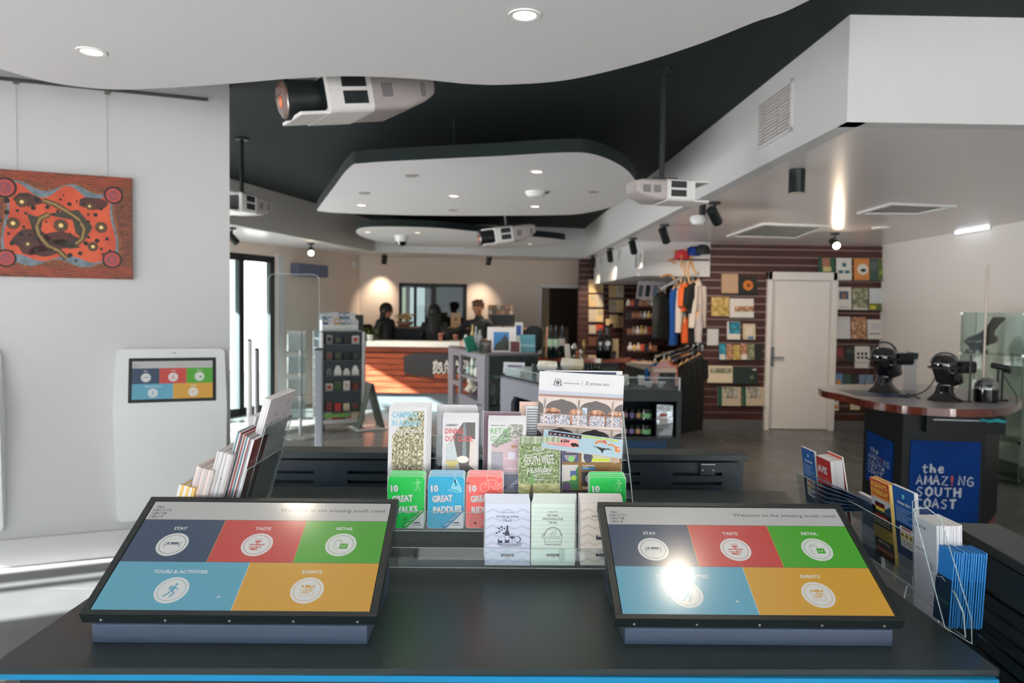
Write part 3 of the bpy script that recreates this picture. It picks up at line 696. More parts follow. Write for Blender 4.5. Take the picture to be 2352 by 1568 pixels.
# ---- downlights in the near ceiling panel (two of them mirrored in the touchscreens)
def downlight(loc, label, power=30, r=0.052, group='recessed downlights', em=9.0):
    th = thing('downlight', label, 'downlight', loc, group=group)
    mb = MB(PLASTIC); mb.lathe([(r * .8, .006), (r * .82, -.004), (r * 1.12, -.005), (r * 1.15, .001)], (0, 0, 0), PLASTIC, 28); mb.build('trim_ring', th, smooth=True)
    g = M('downlight_glow_%d' % int(em), (255, 236, 205), 0.4, emit=em, ecol=(255, 232, 196))
    mb = MB(g); mb.cyl((0, 0, .004), (0, 0, -.001), r * .8, r * .78, g, 24); mb.build('lens', th)
    if power:
        d = spot_light('downlight_beam', (loc[0], loc[1], loc[2] - .012), (loc[0], loc[1], 0), power, 110, 0.9, (1, .86, .68), .045)
    return th
downlight(atz(210, 118, 2.65), 'round recessed downlight at the left of the near ceiling panel', 30)
downlight(atz(1205, 34, 2.65), 'round recessed downlight at the top centre of the near ceiling panel', 30)
downlight((.745, 1.889, 2.65), 'recessed downlight above the counter, mirrored in the right touchscreen', 20, em=16.0)
downlight((-.88, 2.215, 2.65), 'recessed downlight above the counter, mirrored at the top edge of the left touchscreen', 16, em=12.0)
# ================================================================ printed covers
def P(name, rgb, r=0.42): return M('print_' + name, rgb, r)
FOREST = ramp_mat('print_forest', [(0.3, (40, 42, 28)), (0.44, (112, 110, 78)), (0.56, (186, 180, 146)), (0.7, (232, 228, 208))], 190, 0.4, vec=(1.2, .7, 1), detail=9)
BUSH = ramp_mat('print_bush', [(0.3, (34, 50, 26)), (0.45, (84, 108, 58)), (0.57, (140, 158, 100)), (0.72, (214, 220, 176))], 170, 0.4, vec=(1, 1.2, 1), detail=8)
ROADP = ramp_mat('print_road', [(0.3, (92, 88, 96)), (0.6, (170, 164, 170)), (0.8, (220, 216, 214))], 60, 0.4, vec=(.5, 3, 1))
PLANTS = ramp_mat('print_plants', [(0.3, (62, 74, 58)), (0.5, (140, 142, 130)), (0.7, (206, 200, 200))], 70, 0.4, vec=(1, 1, 1), distort=2.0)
LACE = ramp_mat('print_lace', [(0.42, (70, 64, 66)), (0.5, (176, 176, 190)), (0.6, (220, 218, 224))], 420, 0.4)
RUST = ramp_mat('print_rust_roof', [(0.35, (120, 70, 52)), (0.55, (186, 134, 106)), (0.7, (218, 186, 164))], 90, 0.4, vec=(1, .4, 1))
BRASH = ramp_mat('print_meadow', [(0.3, (120, 128, 72)), (0.55, (190, 190, 130)), (0.75, (232, 228, 190))], 80, 0.4, vec=(.5, 2, 1))
def base(mb, w, h, t, face, edge=PAPER, r=0.0):
    if r: mb.prism(rrect(-w / 2, 0, w / 2, h, r), -t, 0, edge)
    else: mb.box((0, h / 2, -t / 2), (w, h, t), edge)
    mb.clip = (-w / 2 + .0006, .0006, w / 2 - .0006, h - .0006)
    if face is not None: mb.flat(rrect(-w / 2 + .0008, .0008, w / 2 - .0008, h - .0008, max(r, .0005)), face, 1)
def diag_photo(mb, w, h, m, x0=-.40, x1=.42, y0=.02, y1=.955, xc=.05, yc=.68):
    mb.flat([(x0 * w, y0 * h), (x1 * w, y0 * h), (x1 * w, y1 * h), (xc * w, y1 * h), (x0 * w, yc * h)], m, 2)
def art_camping(mb, w, h, t):
    base(mb, w, h, t, PAPER); diag_photo(mb, w, h, FOREST, xc=.12, yc=.66)
    mb.rect(-.40 * w, .02 * h, .42 * w, .13 * h, ROADP, 3)
    for x, s in ((-.28, .09), (.1, .07), (.3, .06)):
        mb.flat(rrect((x - s) * w, .09 * h, (x + s) * w, .135 * h, .004 * w), PAPER, 4); mb.rect((x - s * .6) * w, .115 * h, (x + s * .5) * w, .13 * h, P('car_glass', (70, 76, 84)), 5)
    for x in (-.3, -.12, .1, .24): mb.rect(x * w, .15 * h, (x + .03) * w, .62 * h, P('trunk', (128, 116, 92)), 3)
    c = P('camp_blue', (134, 186, 204)); mb.text('CAMPING', -.42 * w, .875 * h, .072 * h, c, 6, 'l', 2.5, w=.66 * w); mb.text('IN ALBANY', -.42 * w, .775 * h, .072 * h, c, 6, 'l', 2.5, w=.76 * w)
    mb.text('CAMPING, CARAVANNING AND', -.33 * w, .722 * h, .014 * h, PAPER, 6, 'l', 2, w=.66 * w); mb.text('NATIONAL PARK INFORMATION', -.33 * w, .695 * h, .014 * h, PAPER, 6, 'l', 2, w=.66 * w)
def art_dining(mb, w, h, t):
    base(mb, w, h, t, PAPER); diag_photo(mb, w, h, P('dark_room', (92, 88, 86)), xc=.08, yc=.62)
    mb.flat([(.06 * w, .45 * h), (.18 * w, .45 * h), (.17 * w, .82 * h), (.13 * w, .95 * h), (.09 * w, .95 * h), (.07 * w, .82 * h)], P('bottle', (120, 132, 136)), 3)
    mb.flat([(-.4 * w, .3 * h), (-.4 * w, .62 * h), (-.2 * w, .76 * h), (.0 * w, .3 * h)], P('glassware', (186, 196, 198)), 3)
    mb.flat([(.26 * w, .36 * h), (.42 * w, .3 * h), (.42 * w, .72 * h), (.28 * w, .74 * h)], P('cream_jug', (214, 204, 196)), 3)
    mb.disc(.08 * w, .44 * h, .17 * w, P('white_cheese', (226, 222, 212)), 4, 20, .05 * h); mb.flat(arc(-.22 * w, .42 * h, .17 * w, 180, 360, 10, .1 * h), P('white_wine', (196, 186, 120)), 5); mb.disc(-.22 * w, .42 * h, .17 * w, P('wine_rim', (170, 168, 140)), 5, 20, .018 * h)
    mb.rect(-.23 * w, .18 * h, -.21 * w, .33 * h, P('glassware', (0, 0, 0)), 5); mb.rect(-.4 * w, .02 * h, .42 * w, .14 * h, P('olive_board', (138, 138, 88)), 4)
    mb.flat(blob(.12 * w, .2 * h, .3 * w, .07 * h, 16, .08), P('bread', (226, 198, 140)), 5)
    for i in range(4): mb.line([((-.12 + .12 * i) * w, .15 * h), ((-.02 + .12 * i) * w, .25 * h)], .012 * w, P('crust', (196, 156, 96)), 6)
    c = P('dining_red', (206, 88, 92)); mb.text('ALBANY', -.42 * w, .9 * h, .032 * h, P('dark_grey_type', (92, 96, 100)), 7, 'l', 1.5, w=.36 * w)
    mb.text('DINING', -.43 * w, .795 * h, .075 * h, c, 7, 'l', 1, w=.52 * w); mb.text('OUT GUIDE', -.43 * w, .69 * h, .075 * h, c, 7, 'l', 1, w=.79 * w)
def art_retail(mb, w, h, t):
    base(mb, w, h, t, PAPER); diag_photo(mb, w, h, P('pink_shelves', (196, 172, 178)), xc=.12, yc=.66, y0=.02, x1=.43)
    mb.flat([(.08 * w, .95 * h), (.43 * w, .95 * h), (.43 * w, .8 * h), (-.3 * w, .62 * h), (-.4 * w, .66 * h)], PLANTS, 3)
    for y in (.32, .46, .74): mb.rect(-.05 * w, y * h, .43 * w, (y + .015) * h, P('shelf_edge', (224, 208, 212)), 4)
    mb.flat(rrect(.12 * w, .62 * h, .28 * w, .66 * h, .004), P('copper_jar', (186, 130, 104)), 5); mb.flat(rrect(.04 * w, .475 * h, .24 * w, .56 * h, .004), P('white_kettle', (214, 208, 222)), 5)
    mb.rect(-.4 * w, .02 * h, -.1 * w, .56 * h, P('grey_fabric', (150, 150, 160)), 3)
    for k in range(5): mb.line([((-.38 + .06 * k) * w, .04 * h), ((-.36 + .05 * k) * w, .54 * h)], .012 * w, P('fold', (186, 184, 194)), 4)
    mb.rect(-.4 * w, .02 * h, .43 * w, .25 * h, P('lilac_base', (110, 108, 132)), 5); mb.flat([(-.1 * w, .02 * h), (.43 * w, .02 * h), (.43 * w, .24 * h)], P('lilac_pale', (178, 172, 196)), 6)
    mb.flat(arc(.28 * w, .09 * h, .1 * w, 0, 180, 8, .02 * h), P('navy_hill', (32, 62, 92)), 7); mb.text('amazing', .28 * w, .055 * h, .022 * h, P('navy_hill', (32, 62, 92)), 7, 'c', 1)
    c = P('retail_green', (112, 172, 108)); mb.text('AMAZING ALBANY', -.43 * w, .925 * h, .016 * h, P('dark_grey_type', (92, 96, 100)), 7, 'l', 1, w=.4 * w)
    mb.text('RETAIL', -.43 * w, .815 * h, .08 * h, c, 7, 'l', .6, w=.56 * w); mb.text('GUIDE', -.43 * w, .705 * h, .08 * h, c, 7, 'l', .6, w=.52 * w)
def art_southwest(mb, w, h, t):
    base(mb, w, h, t, BUSH); k = PAPER
    mb.rect(-.5 * w, .02 * h, .5 * w, .22 * h, BRASH, 2); mb.flat([(-.24 * w, .0), (-.14 * w, 0), (-.15 * w, .2 * h), (-.2 * w, .2 * h)], P('palm_trunk', (116, 104, 72)), 3)
    mb.flat([(-.18 * w, .18 * h), (-.36 * w, .38 * h), (-.22 * w, .3 * h), (-.16 * w, .42 * h), (-.12 * w, .28 * h), (.0, .32 * h)], P('palm_leaf', (104, 150, 82)), 4)
    mb.text('YOUR', -.02 * w, .84 * h, .05 * h, k, 5, 'c', 1.2, w=.3 * w, rot=.1); mb.line([(-.36 * w, .74 * h), (.36 * w, .84 * h)], .013 * w, k, 5); mb.line([(-.32 * w, .78 * h), (-.37 * w, .742 * h), (-.31 * w, .728 * h)], .012 * w, k, 5)
    mb.text('SOUTH WEST', -.35 * w, .565 * h, .15 * h, k, 5, 'l', 1.2, w=.71 * w, rot=.1)
    mb.line([(.17 * w, .585 * h), (.36 * w, .61 * h)], .012 * w, k, 5); mb.line([(.31 * w, .632 * h), (.37 * w, .612 * h), (.32 * w, .59 * h)], .012 * w, k, 5)
    mb.text('Holiday', -.3 * w, .40 * h, .105 * h, k, 5, 'l', 1.0, shear=.35, w=.6 * w, rot=.1); mb.line([(-.16 * w, .37 * h), (.05 * w, .40 * h), (.3 * w, .415 * h)], .014 * w, k, 5)
    mb.text('MAP & GUIDE', 0, .28 * h, .022 * h, k, 5, 'c', 2)
    for s in (-1, 1): mb.line([(s * .06 * w, .33 * h), (s * .1 * w, .36 * h)], .012 * w, k, 5)
def art_festival(mb, w, h, t):
    base(mb, w, h, t, P('mustard', (128, 92, 28))); D = P('black_panel', (30, 28, 30))
    mb.rect(-.5 * w, .0, .5 * w, .045 * h, D, 2); mb.rect(-.5 * w, .62 * h, -.22 * w, .9 * h, P('blue_dusk', (58, 72, 112)), 2); mb.flat(blob(-.36 * w, .74 * h, .1 * w, .11 * h, 14, .08), P('painted_face', (150, 140, 150)), 3)
    mb.rect(-.46 * w, .76 * h, -.27 * w, .8 * h, P('sunglasses', (40, 50, 70)), 4); mb.flat([(-.43 * w, .84 * h), (-.28 * w, .84 * h), (-.26 * w, .92 * h), (-.42 * w, .93 * h)], P('lime_hat', (150, 190, 90)), 4); mb.disc(-.34 * w, .68 * h, .05 * w, P('lime_paint', (126, 196, 110)), 4)
    mb.rect(-.5 * w, .06 * h, -.22 * w, .56 * h, P('poster_green', (44, 116, 56)), 2); mb.flat([(-.5 * w, .56 * h), (-.22 * w, .56 * h), (-.36 * w, .24 * h), (-.5 * w, .22 * h)], P('pale_wedge', (196, 190, 184)), 3); mb.rect(-.36 * w, .3 * h, -.26 * w, .44 * h, P('poster_blue', (66, 92, 150)), 4); mb.disc(-.3 * w, .3 * h, .045 * w, P('poster_lime', (170, 200, 70)), 5)
    mb.disc(-.42 * w, .12 * h, .07 * w, P('poster_violet', (86, 60, 100)), 4)
    for y in (.9, .46): mb.rect(-.17 * w, y * h, .06 * w, (y + .05) * h, P('poster_cyan', (30, 120, 170)), 3)
    mb.rect(-.17 * w, .62 * h, .46 * w, .88 * h, PAPER2, 2); mb.flat(blob(-.06 * w, .72 * h, .08 * w, .12 * h, 12, .06), P('suit', (60, 62, 86)), 3); mb.flat(blob(.38 * w, .68 * h, .07 * w, .08 * h, 12, .05), P('bare_skin', (196, 164, 140)), 3); mb.disc(.38 * w, .79 * h, .032 * w, P('bare_skin', (0, 0, 0)), 4); mb.disc(-.06 * w, .83 * h, .03 * w, P('bare_skin', (0, 0, 0)), 4)
    mb.text('PUPPETRY', .0 * w, .73 * h, .085 * h, P('lime_type', (206, 214, 60)), 5, 'l', 3, w=.32 * w); mb.rect(.0, .63 * h, .3 * w, .70 * h, P('lime_type', (0, 0, 0)), 4)
    mb.text('PUPPETRY', -.15 * w, .53 * h, .03 * h, PAPER, 4, 'l', 2, w=.2 * w); mb.text('7.30PM', -.15 * w, .49 * h, .025 * h, PAPER, 4, 'l', 2)
    mb.rect(-.17 * w, .14 * h, .04 * w, .42 * h, D, 2); mb.disc(-.06 * w, .28 * h, .05 * w, P('grey_portrait', (150, 150, 150)), 3, 18, .08 * h); mb.text('RUBEN P', -.15 * w, .08 * h, .028 * h, PAPER, 4, 'l', 2)
def art_calendar(mb, w, h, t):
    base(mb, w, h, t, PAPER); y1 = .76 * h
    mb.rect(-.5 * w, .0, .5 * w, y1, P('veranda_shade', (92, 86, 86)), 2); mb.rect(-.5 * w, .0, .5 * w, .34 * h, P('veranda_shade_low', (72, 72, 74)), 2)
    mb.rect(-.5 * w, y1 - .045 * h, .5 * w, y1, P('sky_band', (176, 182, 194)), 3); cr = P('cream_iron', (206, 190, 182)); mb.rect(-.5 * w, y1 - .075 * h, .5 * w, y1 - .045 * h, P('beam_brown', (150, 118, 104)), 3); mb.rect(-.5 * w, y1 - .1 * h, .5 * w, y1 - .075 * h, cr, 3)
    mb.rect(-.5 * w, .30 * h, .5 * w, .345 * h, cr, 4); mb.rect(-.5 * w, .30 * h, .5 * w, .31 * h, P('beam_brown', (0, 0, 0)), 5)
    for x in (-.33, -.03, .2, .42): mb.flat(blob(x * w, .5 * h, .1 * w, .05 * h, 14, .06), RUST, 3); mb.rect((x - .1) * w, .36 * h, (x + .1) * w, .5 * h, RUST, 3)
    mb.rect(.02 * w, .4 * h, .08 * w, .57 * h, P('pale_window', (190, 200, 214)), 3)
    for i, x in enumerate((-.38, -.2, .0, .2, .4)): mb.rect((x - .085) * w, .345 * h, (x + .085) * w, .47 * h, LACE, 4)
    mb.rect(-.5 * w, .468 * h, .5 * w, .478 * h, P('beam_brown', (0, 0, 0)), 5)
    for x in (-.42, -.02, .38):
        for yt, yb in ((y1 - .1 * h, .345 * h), (.30 * h, .0)):
            mb.rect((x - .012) * w, yb, (x + .012) * w, yt, cr, 5)
            for s in (-1, 1):
                a = [(x * w, yt), (x * w + s * .18 * w, yt)] + [(x * w + s * (.18 - .165 * sin(radians(q))) * w, yt - .012 * h - .1 * h * (1 - cos(radians(q)))) for q in range(10, 91, 16)] + [(x * w, yt - .13 * h)]
                mb.flat(a, cr, 5)
    g = P('dark_grey_type', (92, 96, 100)); yy = .87 * h
    mb.flat([(-.3 * w, yy + .02 * h), (-.26 * w, yy + .02 * h), (-.262 * w, yy - .02 * h), (-.28 * w, yy - .035 * h), (-.298 * w, yy - .02 * h)], g, 3); mb.line([(-.34 * w, yy - .03 * h), (-.28 * w, yy - .05 * h), (-.22 * w, yy - .03 * h)], .006 * w, g, 3)
    for s in (-1, 1): mb.line([(-.28 * w + s * .03 * w, yy - .035 * h), (-.28 * w + s * .042 * w, yy - .01 * h), (-.28 * w + s * .03 * w, yy + .012 * h), (-.28 * w + s * .034 * w, yy + .034 * h)], .012 * w, g, 3)
    for k in range(5): mb.line([(-.28 * w, yy + .03 * h), ((-.28 + (k - 2) * .018) * w, yy + .055 * h)], .003 * w, g, 3)
    mb.text('Australian Government', -.215 * w, yy - .01 * h, .017 * h, g, 3, 'l', 1.2, w=.19 * w); mb.rect(.008 * w, yy - .045 * h, .011 * w, yy + .045 * h, g, 3)
    mb.line([(.04 * w, yy - .02 * h), (.065 * w, yy + .01 * h), (.075 * w, yy + .04 * h)], .006 * w, g, 3); mb.line([(.05 * w, yy + .025 * h), (.08 * w, yy + .02 * h)], .005 * w, g, 3); mb.line([(.062 * w, yy + .005 * h), (.085 * w, yy - .025 * h)], .005 * w, g, 3)
    mb.text('NATIONAL TRUST', .095 * w, yy - .012 * h, .028 * h, g, 3, 'l', .8, w=.24 * w)
def card_text(mb, w, h, title, shade, k=3):
    S = P('type_shadow', (120, 120, 122))
    for dx, dy, m, kk in ((.006 * w, -.004 * h, S, k), (0, 0, PAPER, k + 1)):
        mb.text('10', -.41 * w + dx, .70 * h + dy, .115 * h, m, kk, 'l', 4, w=.2 * w, rot=.06)
        mb.text('GREAT', -.37 * w + dx, .50 * h + dy, .115 * h, m, kk, 'l', 4, w=.56 * w, rot=.06)
        mb.text(title, -.34 * w + dx, .29 * h + dy, .115 * h, m, kk, 'l', 4, w={'WALKS': .66, 'PADDLES': .78, 'RIDES': .52}[title] * w, rot=.06)
    mb.flat([(.0 * w, .0), (.5 * w, .33 * h), (.5 * w, .42 * h), (-.13 * w, 0)], shade, k); a = atan2(.42 * h, .63 * w)
    mb.text('Albany | Western Australia', -.0 * w, .035 * h, .035 * h, PAPER, k + 1, 'l', 1.6, w=.62 * w, rot=a); mb.flat([(.03 * w, .006 * h), (.485 * w, .006 * h), (.485 * w, .32 * h)], PAPER, k + 1)
    n = P('navy_hill', (32, 62, 92)); mb.flat(arc(.3 * w, .1 * h, .1 * w, 0, 180, 8, .025 * h), n, k + 2); mb.text('amazingalbany', .3 * w, .062 * h, .018 * h, n, k + 2, 'c', 1.5, w=.26 * w)
def hiker_icon(mb, x, y, s, m, k):
    mb.disc(x, y + s * .95, s * .16, m, k, 12); mb.flat([(x - .2 * s, y + .72 * s), (x + .18 * s, y + .75 * s), (x + .16 * s, y + .05 * s), (x - .14 * s, y + .05 * s)], m, k); mb.flat(rrect(x + .22 * s, y + .3 * s, x + .5 * s, y + .75 * s, .05 * s), m, k)
    mb.line([(x - .05 * s, y + .1 * s), (x - .28 * s, y - .9 * s)], .16 * s, m, k); mb.line([(x + .08 * s, y + .1 * s), (x + .38 * s, y - .9 * s)], .16 * s, m, k); mb.line([(x - .15 * s, y + .6 * s), (x - .55 * s, y + .25 * s)], .12 * s, m, k); mb.line([(x - .66 * s, y + .5 * s), (x - .5 * s, y - .95 * s)], .05 * s, m, k)
def art_walks(mb, w, h, t):
    base(mb, w, h, t, P('card_green', (0, 186, 72)), PAPER, .09 * w); m = P('pale_green', (120, 206, 134)); hiker_icon(mb, .3 * w, .82 * h, .115 * h, m, 3); m2 = P('deep_green', (22, 132, 54)); hiker_icon(mb, -.02 * w, .12 * h, .1 * h, m2, 2); hiker_icon(mb, -.3 * w, .08 * h, .08 * h, m2, 2)
    card_text(mb, w, h, 'WALKS', P('band_green', (0, 150, 56)))
def art_paddles(mb, w, h, t):
    base(mb, w, h, t, P('card_blue', (0, 158, 198)), PAPER, .09 * w); m = P('pale_blue', (126, 196, 214))
    mb.flat([(.22 * w, .93 * h), (.28 * w, .95 * h), (.42 * w, .78 * h), (.44 * w, .7 * h), (.12 * w, .76 * h)], m, 3); mb.disc(.27 * w, .84 * h, .045 * w, P('card_blue', (0, 0, 0)), 4); mb.line([(.05 * w, .74 * h), (.2 * w, .71 * h), (.3 * w, .69 * h), (.44 * w, .7 * h)], .025 * w, m, 3); mb.line([(.25 * w, .86 * h), (.22 * w, .99 * h)], .03 * w, m, 3)
    m2 = P('mid_blue', (40, 158, 192)); mb.flat(blob(-.3 * w, .1 * h, .14 * w, .08 * h, 14, .25), m2, 2); mb.flat(blob(-.32 * w, .24 * h, .07 * w, .05 * h, 10, .2), m2, 2); card_text(mb, w, h, 'PADDLES', P('band_blue', (0, 112, 158)))
def art_rides(mb, w, h, t):
    base(mb, w, h, t, P('card_red', (238, 96, 90)), PAPER, .09 * w); m = P('pale_red', (240, 158, 146)); ww = .016 * w
    for x in (.0, .46): mb.ring(x * w, .78 * h, .13 * w, .026 * w, m, 3, 26)
    for a, b in (((.0, .78), (.08, .93)), ((.08, .93), (.32, .92)), ((.32, .92), (.26, .74)), ((.26, .74), (.08, .92)), ((.26, .74), (.46, .78)), ((.32, .9), (.46, .78)), ((.3, .96), (.42, .96)), ((.08, .93), (.05, .99))): mb.line([(a[0] * w, a[1] * h), (b[0] * w, b[1] * h)], .024 * w, m, 3)
    m2 = P('mid_red', (232, 124, 112))
    for x, y, r in ((-.24, .1, .2), (-.46, .86, .13)):
        mb.ring(x * w, y * h, r * w, .03 * w, m2, 2, 26); mb.ring(x * w, y * h, r * .6 * w, .025 * w, m2, 2, 20); mb.disc(x * w, y * h, r * .18 * w, m2, 2, 12)
        for q in range(6): mb.line([(x * w, y * h), (x * w + r * .95 * w * cos(q * 1.047), y * h + r * .95 * w * sin(q * 1.047))], .018 * w, m2, 2)
    card_text(mb, w, h, 'RIDES', P('band_red', (206, 64, 62)))
def ribbon(mb, w, h):
    n = P('navy_ink', (40, 48, 78)); mb.ring(0, .165 * h, .055 * w, .004 * w, n, 3, 20); mb.flat([(-.15 * w, .145 * h), (-.135 * w, .165 * h), (-.15 * w, .185 * h), (.15 * w, .185 * h), (.135 * w, .165 * h), (.15 * w, .145 * h)], n, 4); mb.text('FOOD & WINE', 0, .157 * h, .016 * h, PAPER, 5, 'c', 2, w=.2 * w); mb.text('Trail', 0, .122 * h, .012 * h, n, 4, 'c')
def chevrons(mb, w, h, m, n=7, cols=3.0):
    for k in range(n):
        y = (k + .4) / n * h * .93; pts = []; c = int(cols * 2)
        for i in range(c + 1): pts.append(((-.495 + .99 * i / c) * w, y + (.055 * h if i % 2 else 0)))
        mb.line(pts, .035 * h, m, 2)
def art_wine(mb, w, h, t):
    base(mb, w, h, t, P('pale_lilac', (214, 222, 240))); chevrons(mb, w, h, P('grey_lilac', (192, 203, 226))); n = P('navy_ink', (40, 48, 78))
    mb.text('Denmark WA', 0, .845 * h, .022 * h, n, 3, 'c', .4); mb.text('FOOD & WINE', 0, .77 * h, .034 * h, n, 3, 'c', 1.2, w=.5 * w); mb.text('TRAIL', 0, .705 * h, .034 * h, n, 3, 'c', 1.2, w=.21 * w)
    mb.flat([(-.06 * w, .36 * h), (.04 * w, .36 * h), (.04 * w, .53 * h), (.012 * w, .57 * h), (.012 * w, .64 * h), (-.028 * w, .64 * h), (-.028 * w, .57 * h), (-.06 * w, .53 * h)], n, 3); mb.rect(-.05 * w, .41 * h, .03 * w, .48 * h, P('pale_lilac', (0, 0, 0)), 4)
    mb.ring(.1 * w, .47 * h, .055 * w, .008 * w, n, 4, 16); mb.flat(arc(.1 * w, .47 * h, .05 * w, 180, 360, 8), n, 4); mb.line([(.1 * w, .43 * h), (.1 * w, .36 * h)], .01 * w, n, 4); mb.ring(.22 * w, .42 * h, .075 * w, .008 * w, n, 4, 18); mb.line(arc(.22 * w, .42 * h, .06 * w, 250, 420, 8), .012 * w, n, 4)
    mb.line([(-.22 * w, .35 * h), (0, .335 * h), (.32 * w, .35 * h), (.3 * w, .32 * h), (-.1 * w, .31 * h), (-.22 * w, .35 * h)], .012 * w, n, 4)
    for i in range(9): mb.disc((-.2 + .025 * (i % 4)) * w, (.37 + .02 * (i // 4)) * h, .017 * w, n, 4, 8)
    for i in range(8): mb.flat(blob((-.24 + .028 * i) * w + .02 * w * (i % 2), (.52 + .025 * ((i * 3) % 5)) * h, .028 * w, .014 * h, 7, .3), n, 4)
    mb.line([(-.26 * w, .6 * h), (-.15 * w, .63 * h), (-.05 * w, .57 * h), (.12 * w, .6 * h)], .005 * w, n, 4); ribbon(mb, w, h)
def art_picnic(mb, w, h, t):
    base(mb, w, h, t, P('pale_mint', (228, 244, 232))); n = P('navy_ink', (40, 48, 78))
    for k in range(14): mb.rect(-.495 * w, (.03 + k * .067) * h, .495 * w, (.055 + k * .067) * h, P('mint_stripe', (214, 236, 220)), 2)
    mb.text('Albany WA', 0, .85 * h, .022 * h, n, 3, 'c', .4)
    for i, (s, q) in enumerate((('PICNIC', .26), ('PROVISIONS', .46), ('TRAIL', .21))): mb.text(s, 0, (.785 - .058 * i) * h, .034 * h, n, 3, 'c', 1.0, w=q * w)
    mb.line(arc(.0, .46 * h, .2 * w, 0, 180, 16, .15 * h), .012 * w, n, 3); mb.line(arc(0, .46 * h, .185 * w, 0, 180, 16, .135 * h), .004 * w, n, 3)
    mb.line([(-.2 * w, .42 * h), (-.18 * w, .33 * h), (.18 * w, .33 * h), (.2 * w, .42 * h)], .009 * w, n, 3)
    for k in range(4): mb.line(arc(0, (.345 + .018 * k) * h, .185 * w, 180, 360, 10, .012 * h), .004 * w, n, 3)
    for x0, y0, x1, y1 in ((-.2, .43, .0, .53), (-.1, .42, .02, .56), (.0, .42, .06, .57), (.06, .42, .2, .5), (-.22, .42, .22, .43), (-.05, .47, .15, .45)): mb.line([(x0 * w, y0 * h), ((x0 + x1) / 2 * w + .02 * w, (y0 + y1) / 2 * h + .01 * h), (x1 * w, y1 * h)], .005 * w, n, 3)
    for i in range(6): mb.ring((-.25 + .02 * (i % 3)) * w, (.45 + .025 * (i // 2)) * h, .018 * w, .004 * w, n, 3, 8)
    ribbon(mb, w, h)
def art_beige(mb, w, h, t):
    base(mb, w, h, t, P('pale_beige', (240, 230, 218))); chevrons(mb, w, h, P('beige_chevron', (222, 210, 196))); n = P('navy_ink', (40, 48, 78))
    mb.text('WINE & FOOD', 0, .77 * h, .034 * h, n, 3, 'c', 1.0, w=.5 * w); mb.text('TRAIL', 0, .705 * h, .034 * h, n, 3, 'c', 1.0, w=.21 * w)
    for i in range(9): mb.disc((-.12 + .03 * (i % 4)) * w, (.42 + .025 * (i // 4)) * h, .02 * w, n, 4, 8)
    ribbon(mb, w, h)
def art_plain(mb, w, h, t):
    base(mb, w, h, t, PAPER); mb.rect(-.4 * w, .1 * h, .42 * w, .86 * h, P('pale_blue_photo', (176, 190, 208)), 2); mb.rect(-.4 * w, .3 * h, .42 * w, .5 * h, P('dusk_blue', (130, 146, 176)), 3)
def art_typed(mb, w, h, t):
    base(mb, w, h, t, P('grey_page', (196, 198, 200)))
    for k in range(16): mb.rect(-.42 * w, (.92 - k * .055) * h, (.42 - .25 * ((k * 7) % 5 == 0)) * w, (.94 - k * .055) * h, P('dark_grey_type', (92, 96, 100)), 2)
def art_kraft(mb, w, h, t): base(mb, w, h, t, P('kraft_pink', (206, 176, 160)), P('kraft_pink', (0, 0, 0)))
def art_theatre(mb, w, h, t):
    base(mb, w, h, t, P('pale_sky_blue', (168, 198, 212))); K = P('black_figure', (24, 22, 26)); O = P('orange_blob', (214, 128, 66))
    mb.rect(-.44 * w, .72 * h, -.02 * w, .94 * h, P('night_crowd', (44, 38, 66)), 2)
    for i in range(7): mb.disc((-.41 + .058 * i) * w, .8 * h, .014 * w, P('bare_skin', (0, 0, 0)), 3, 10)
    mb.rect(-.44 * w, .2 * h, -.1 * w, .62 * h, P('pink_panel', (222, 150, 150)), 2); mb.text('My Fair', -.17 * w, .56 * h, .13 * h, K, 3, 'l', 1.6, w=.17 * w, rot=pi); mb.text('Lady', -.22 * w, .28 * h + .2 * h, .12 * h, K, 3, 'l', 1.6, w=.11 * w, rot=pi)
    mb.disc(-.1 * w, .42 * h, .06 * w, P('pink_disc', (230, 170, 166)), 3, 20, .25 * h); mb.flat(blob(-.09 * w, .36 * h, .05 * w, .12 * h, 9, .4), K, 4)
    mb.rect(-.02 * w, .86 * h, .44 * w, .93 * h, P('lime_band', (186, 206, 70)), 2)
    mb.line([(.16 * w, .6 * h), (.2 * w, .72 * h), (.27 * w, .74 * h), (.3 * w, .64 * h)], .035 * w, O, 3); mb.line([(.32 * w, .58 * h), (.36 * w, .66 * h), (.42 * w, .52 * h)], .025 * w, O, 3); mb.disc(.44 * w, .42 * h, .035 * w, O, 3, 16, .16 * h); mb.disc(.45 * w, .45 * h, .012 * w, PAPER, 4, 10, .05 * h)
    mb.flat([(.16 * w, .42 * h), (.25 * w, .36 * h), (.36 * w, .42 * h), (.27 * w, .28 * h), (.26 * w, .08 * h), (.23 * w, .26 * h)], K, 4); mb.line([(.14 * w, .42 * h), (.37 * w, .34 * h)], .008 * w, K, 4); mb.disc(.27 * w, .76 * h, .02 * w, P('red_beak', (196, 70, 72)), 4, 10, .06 * h)

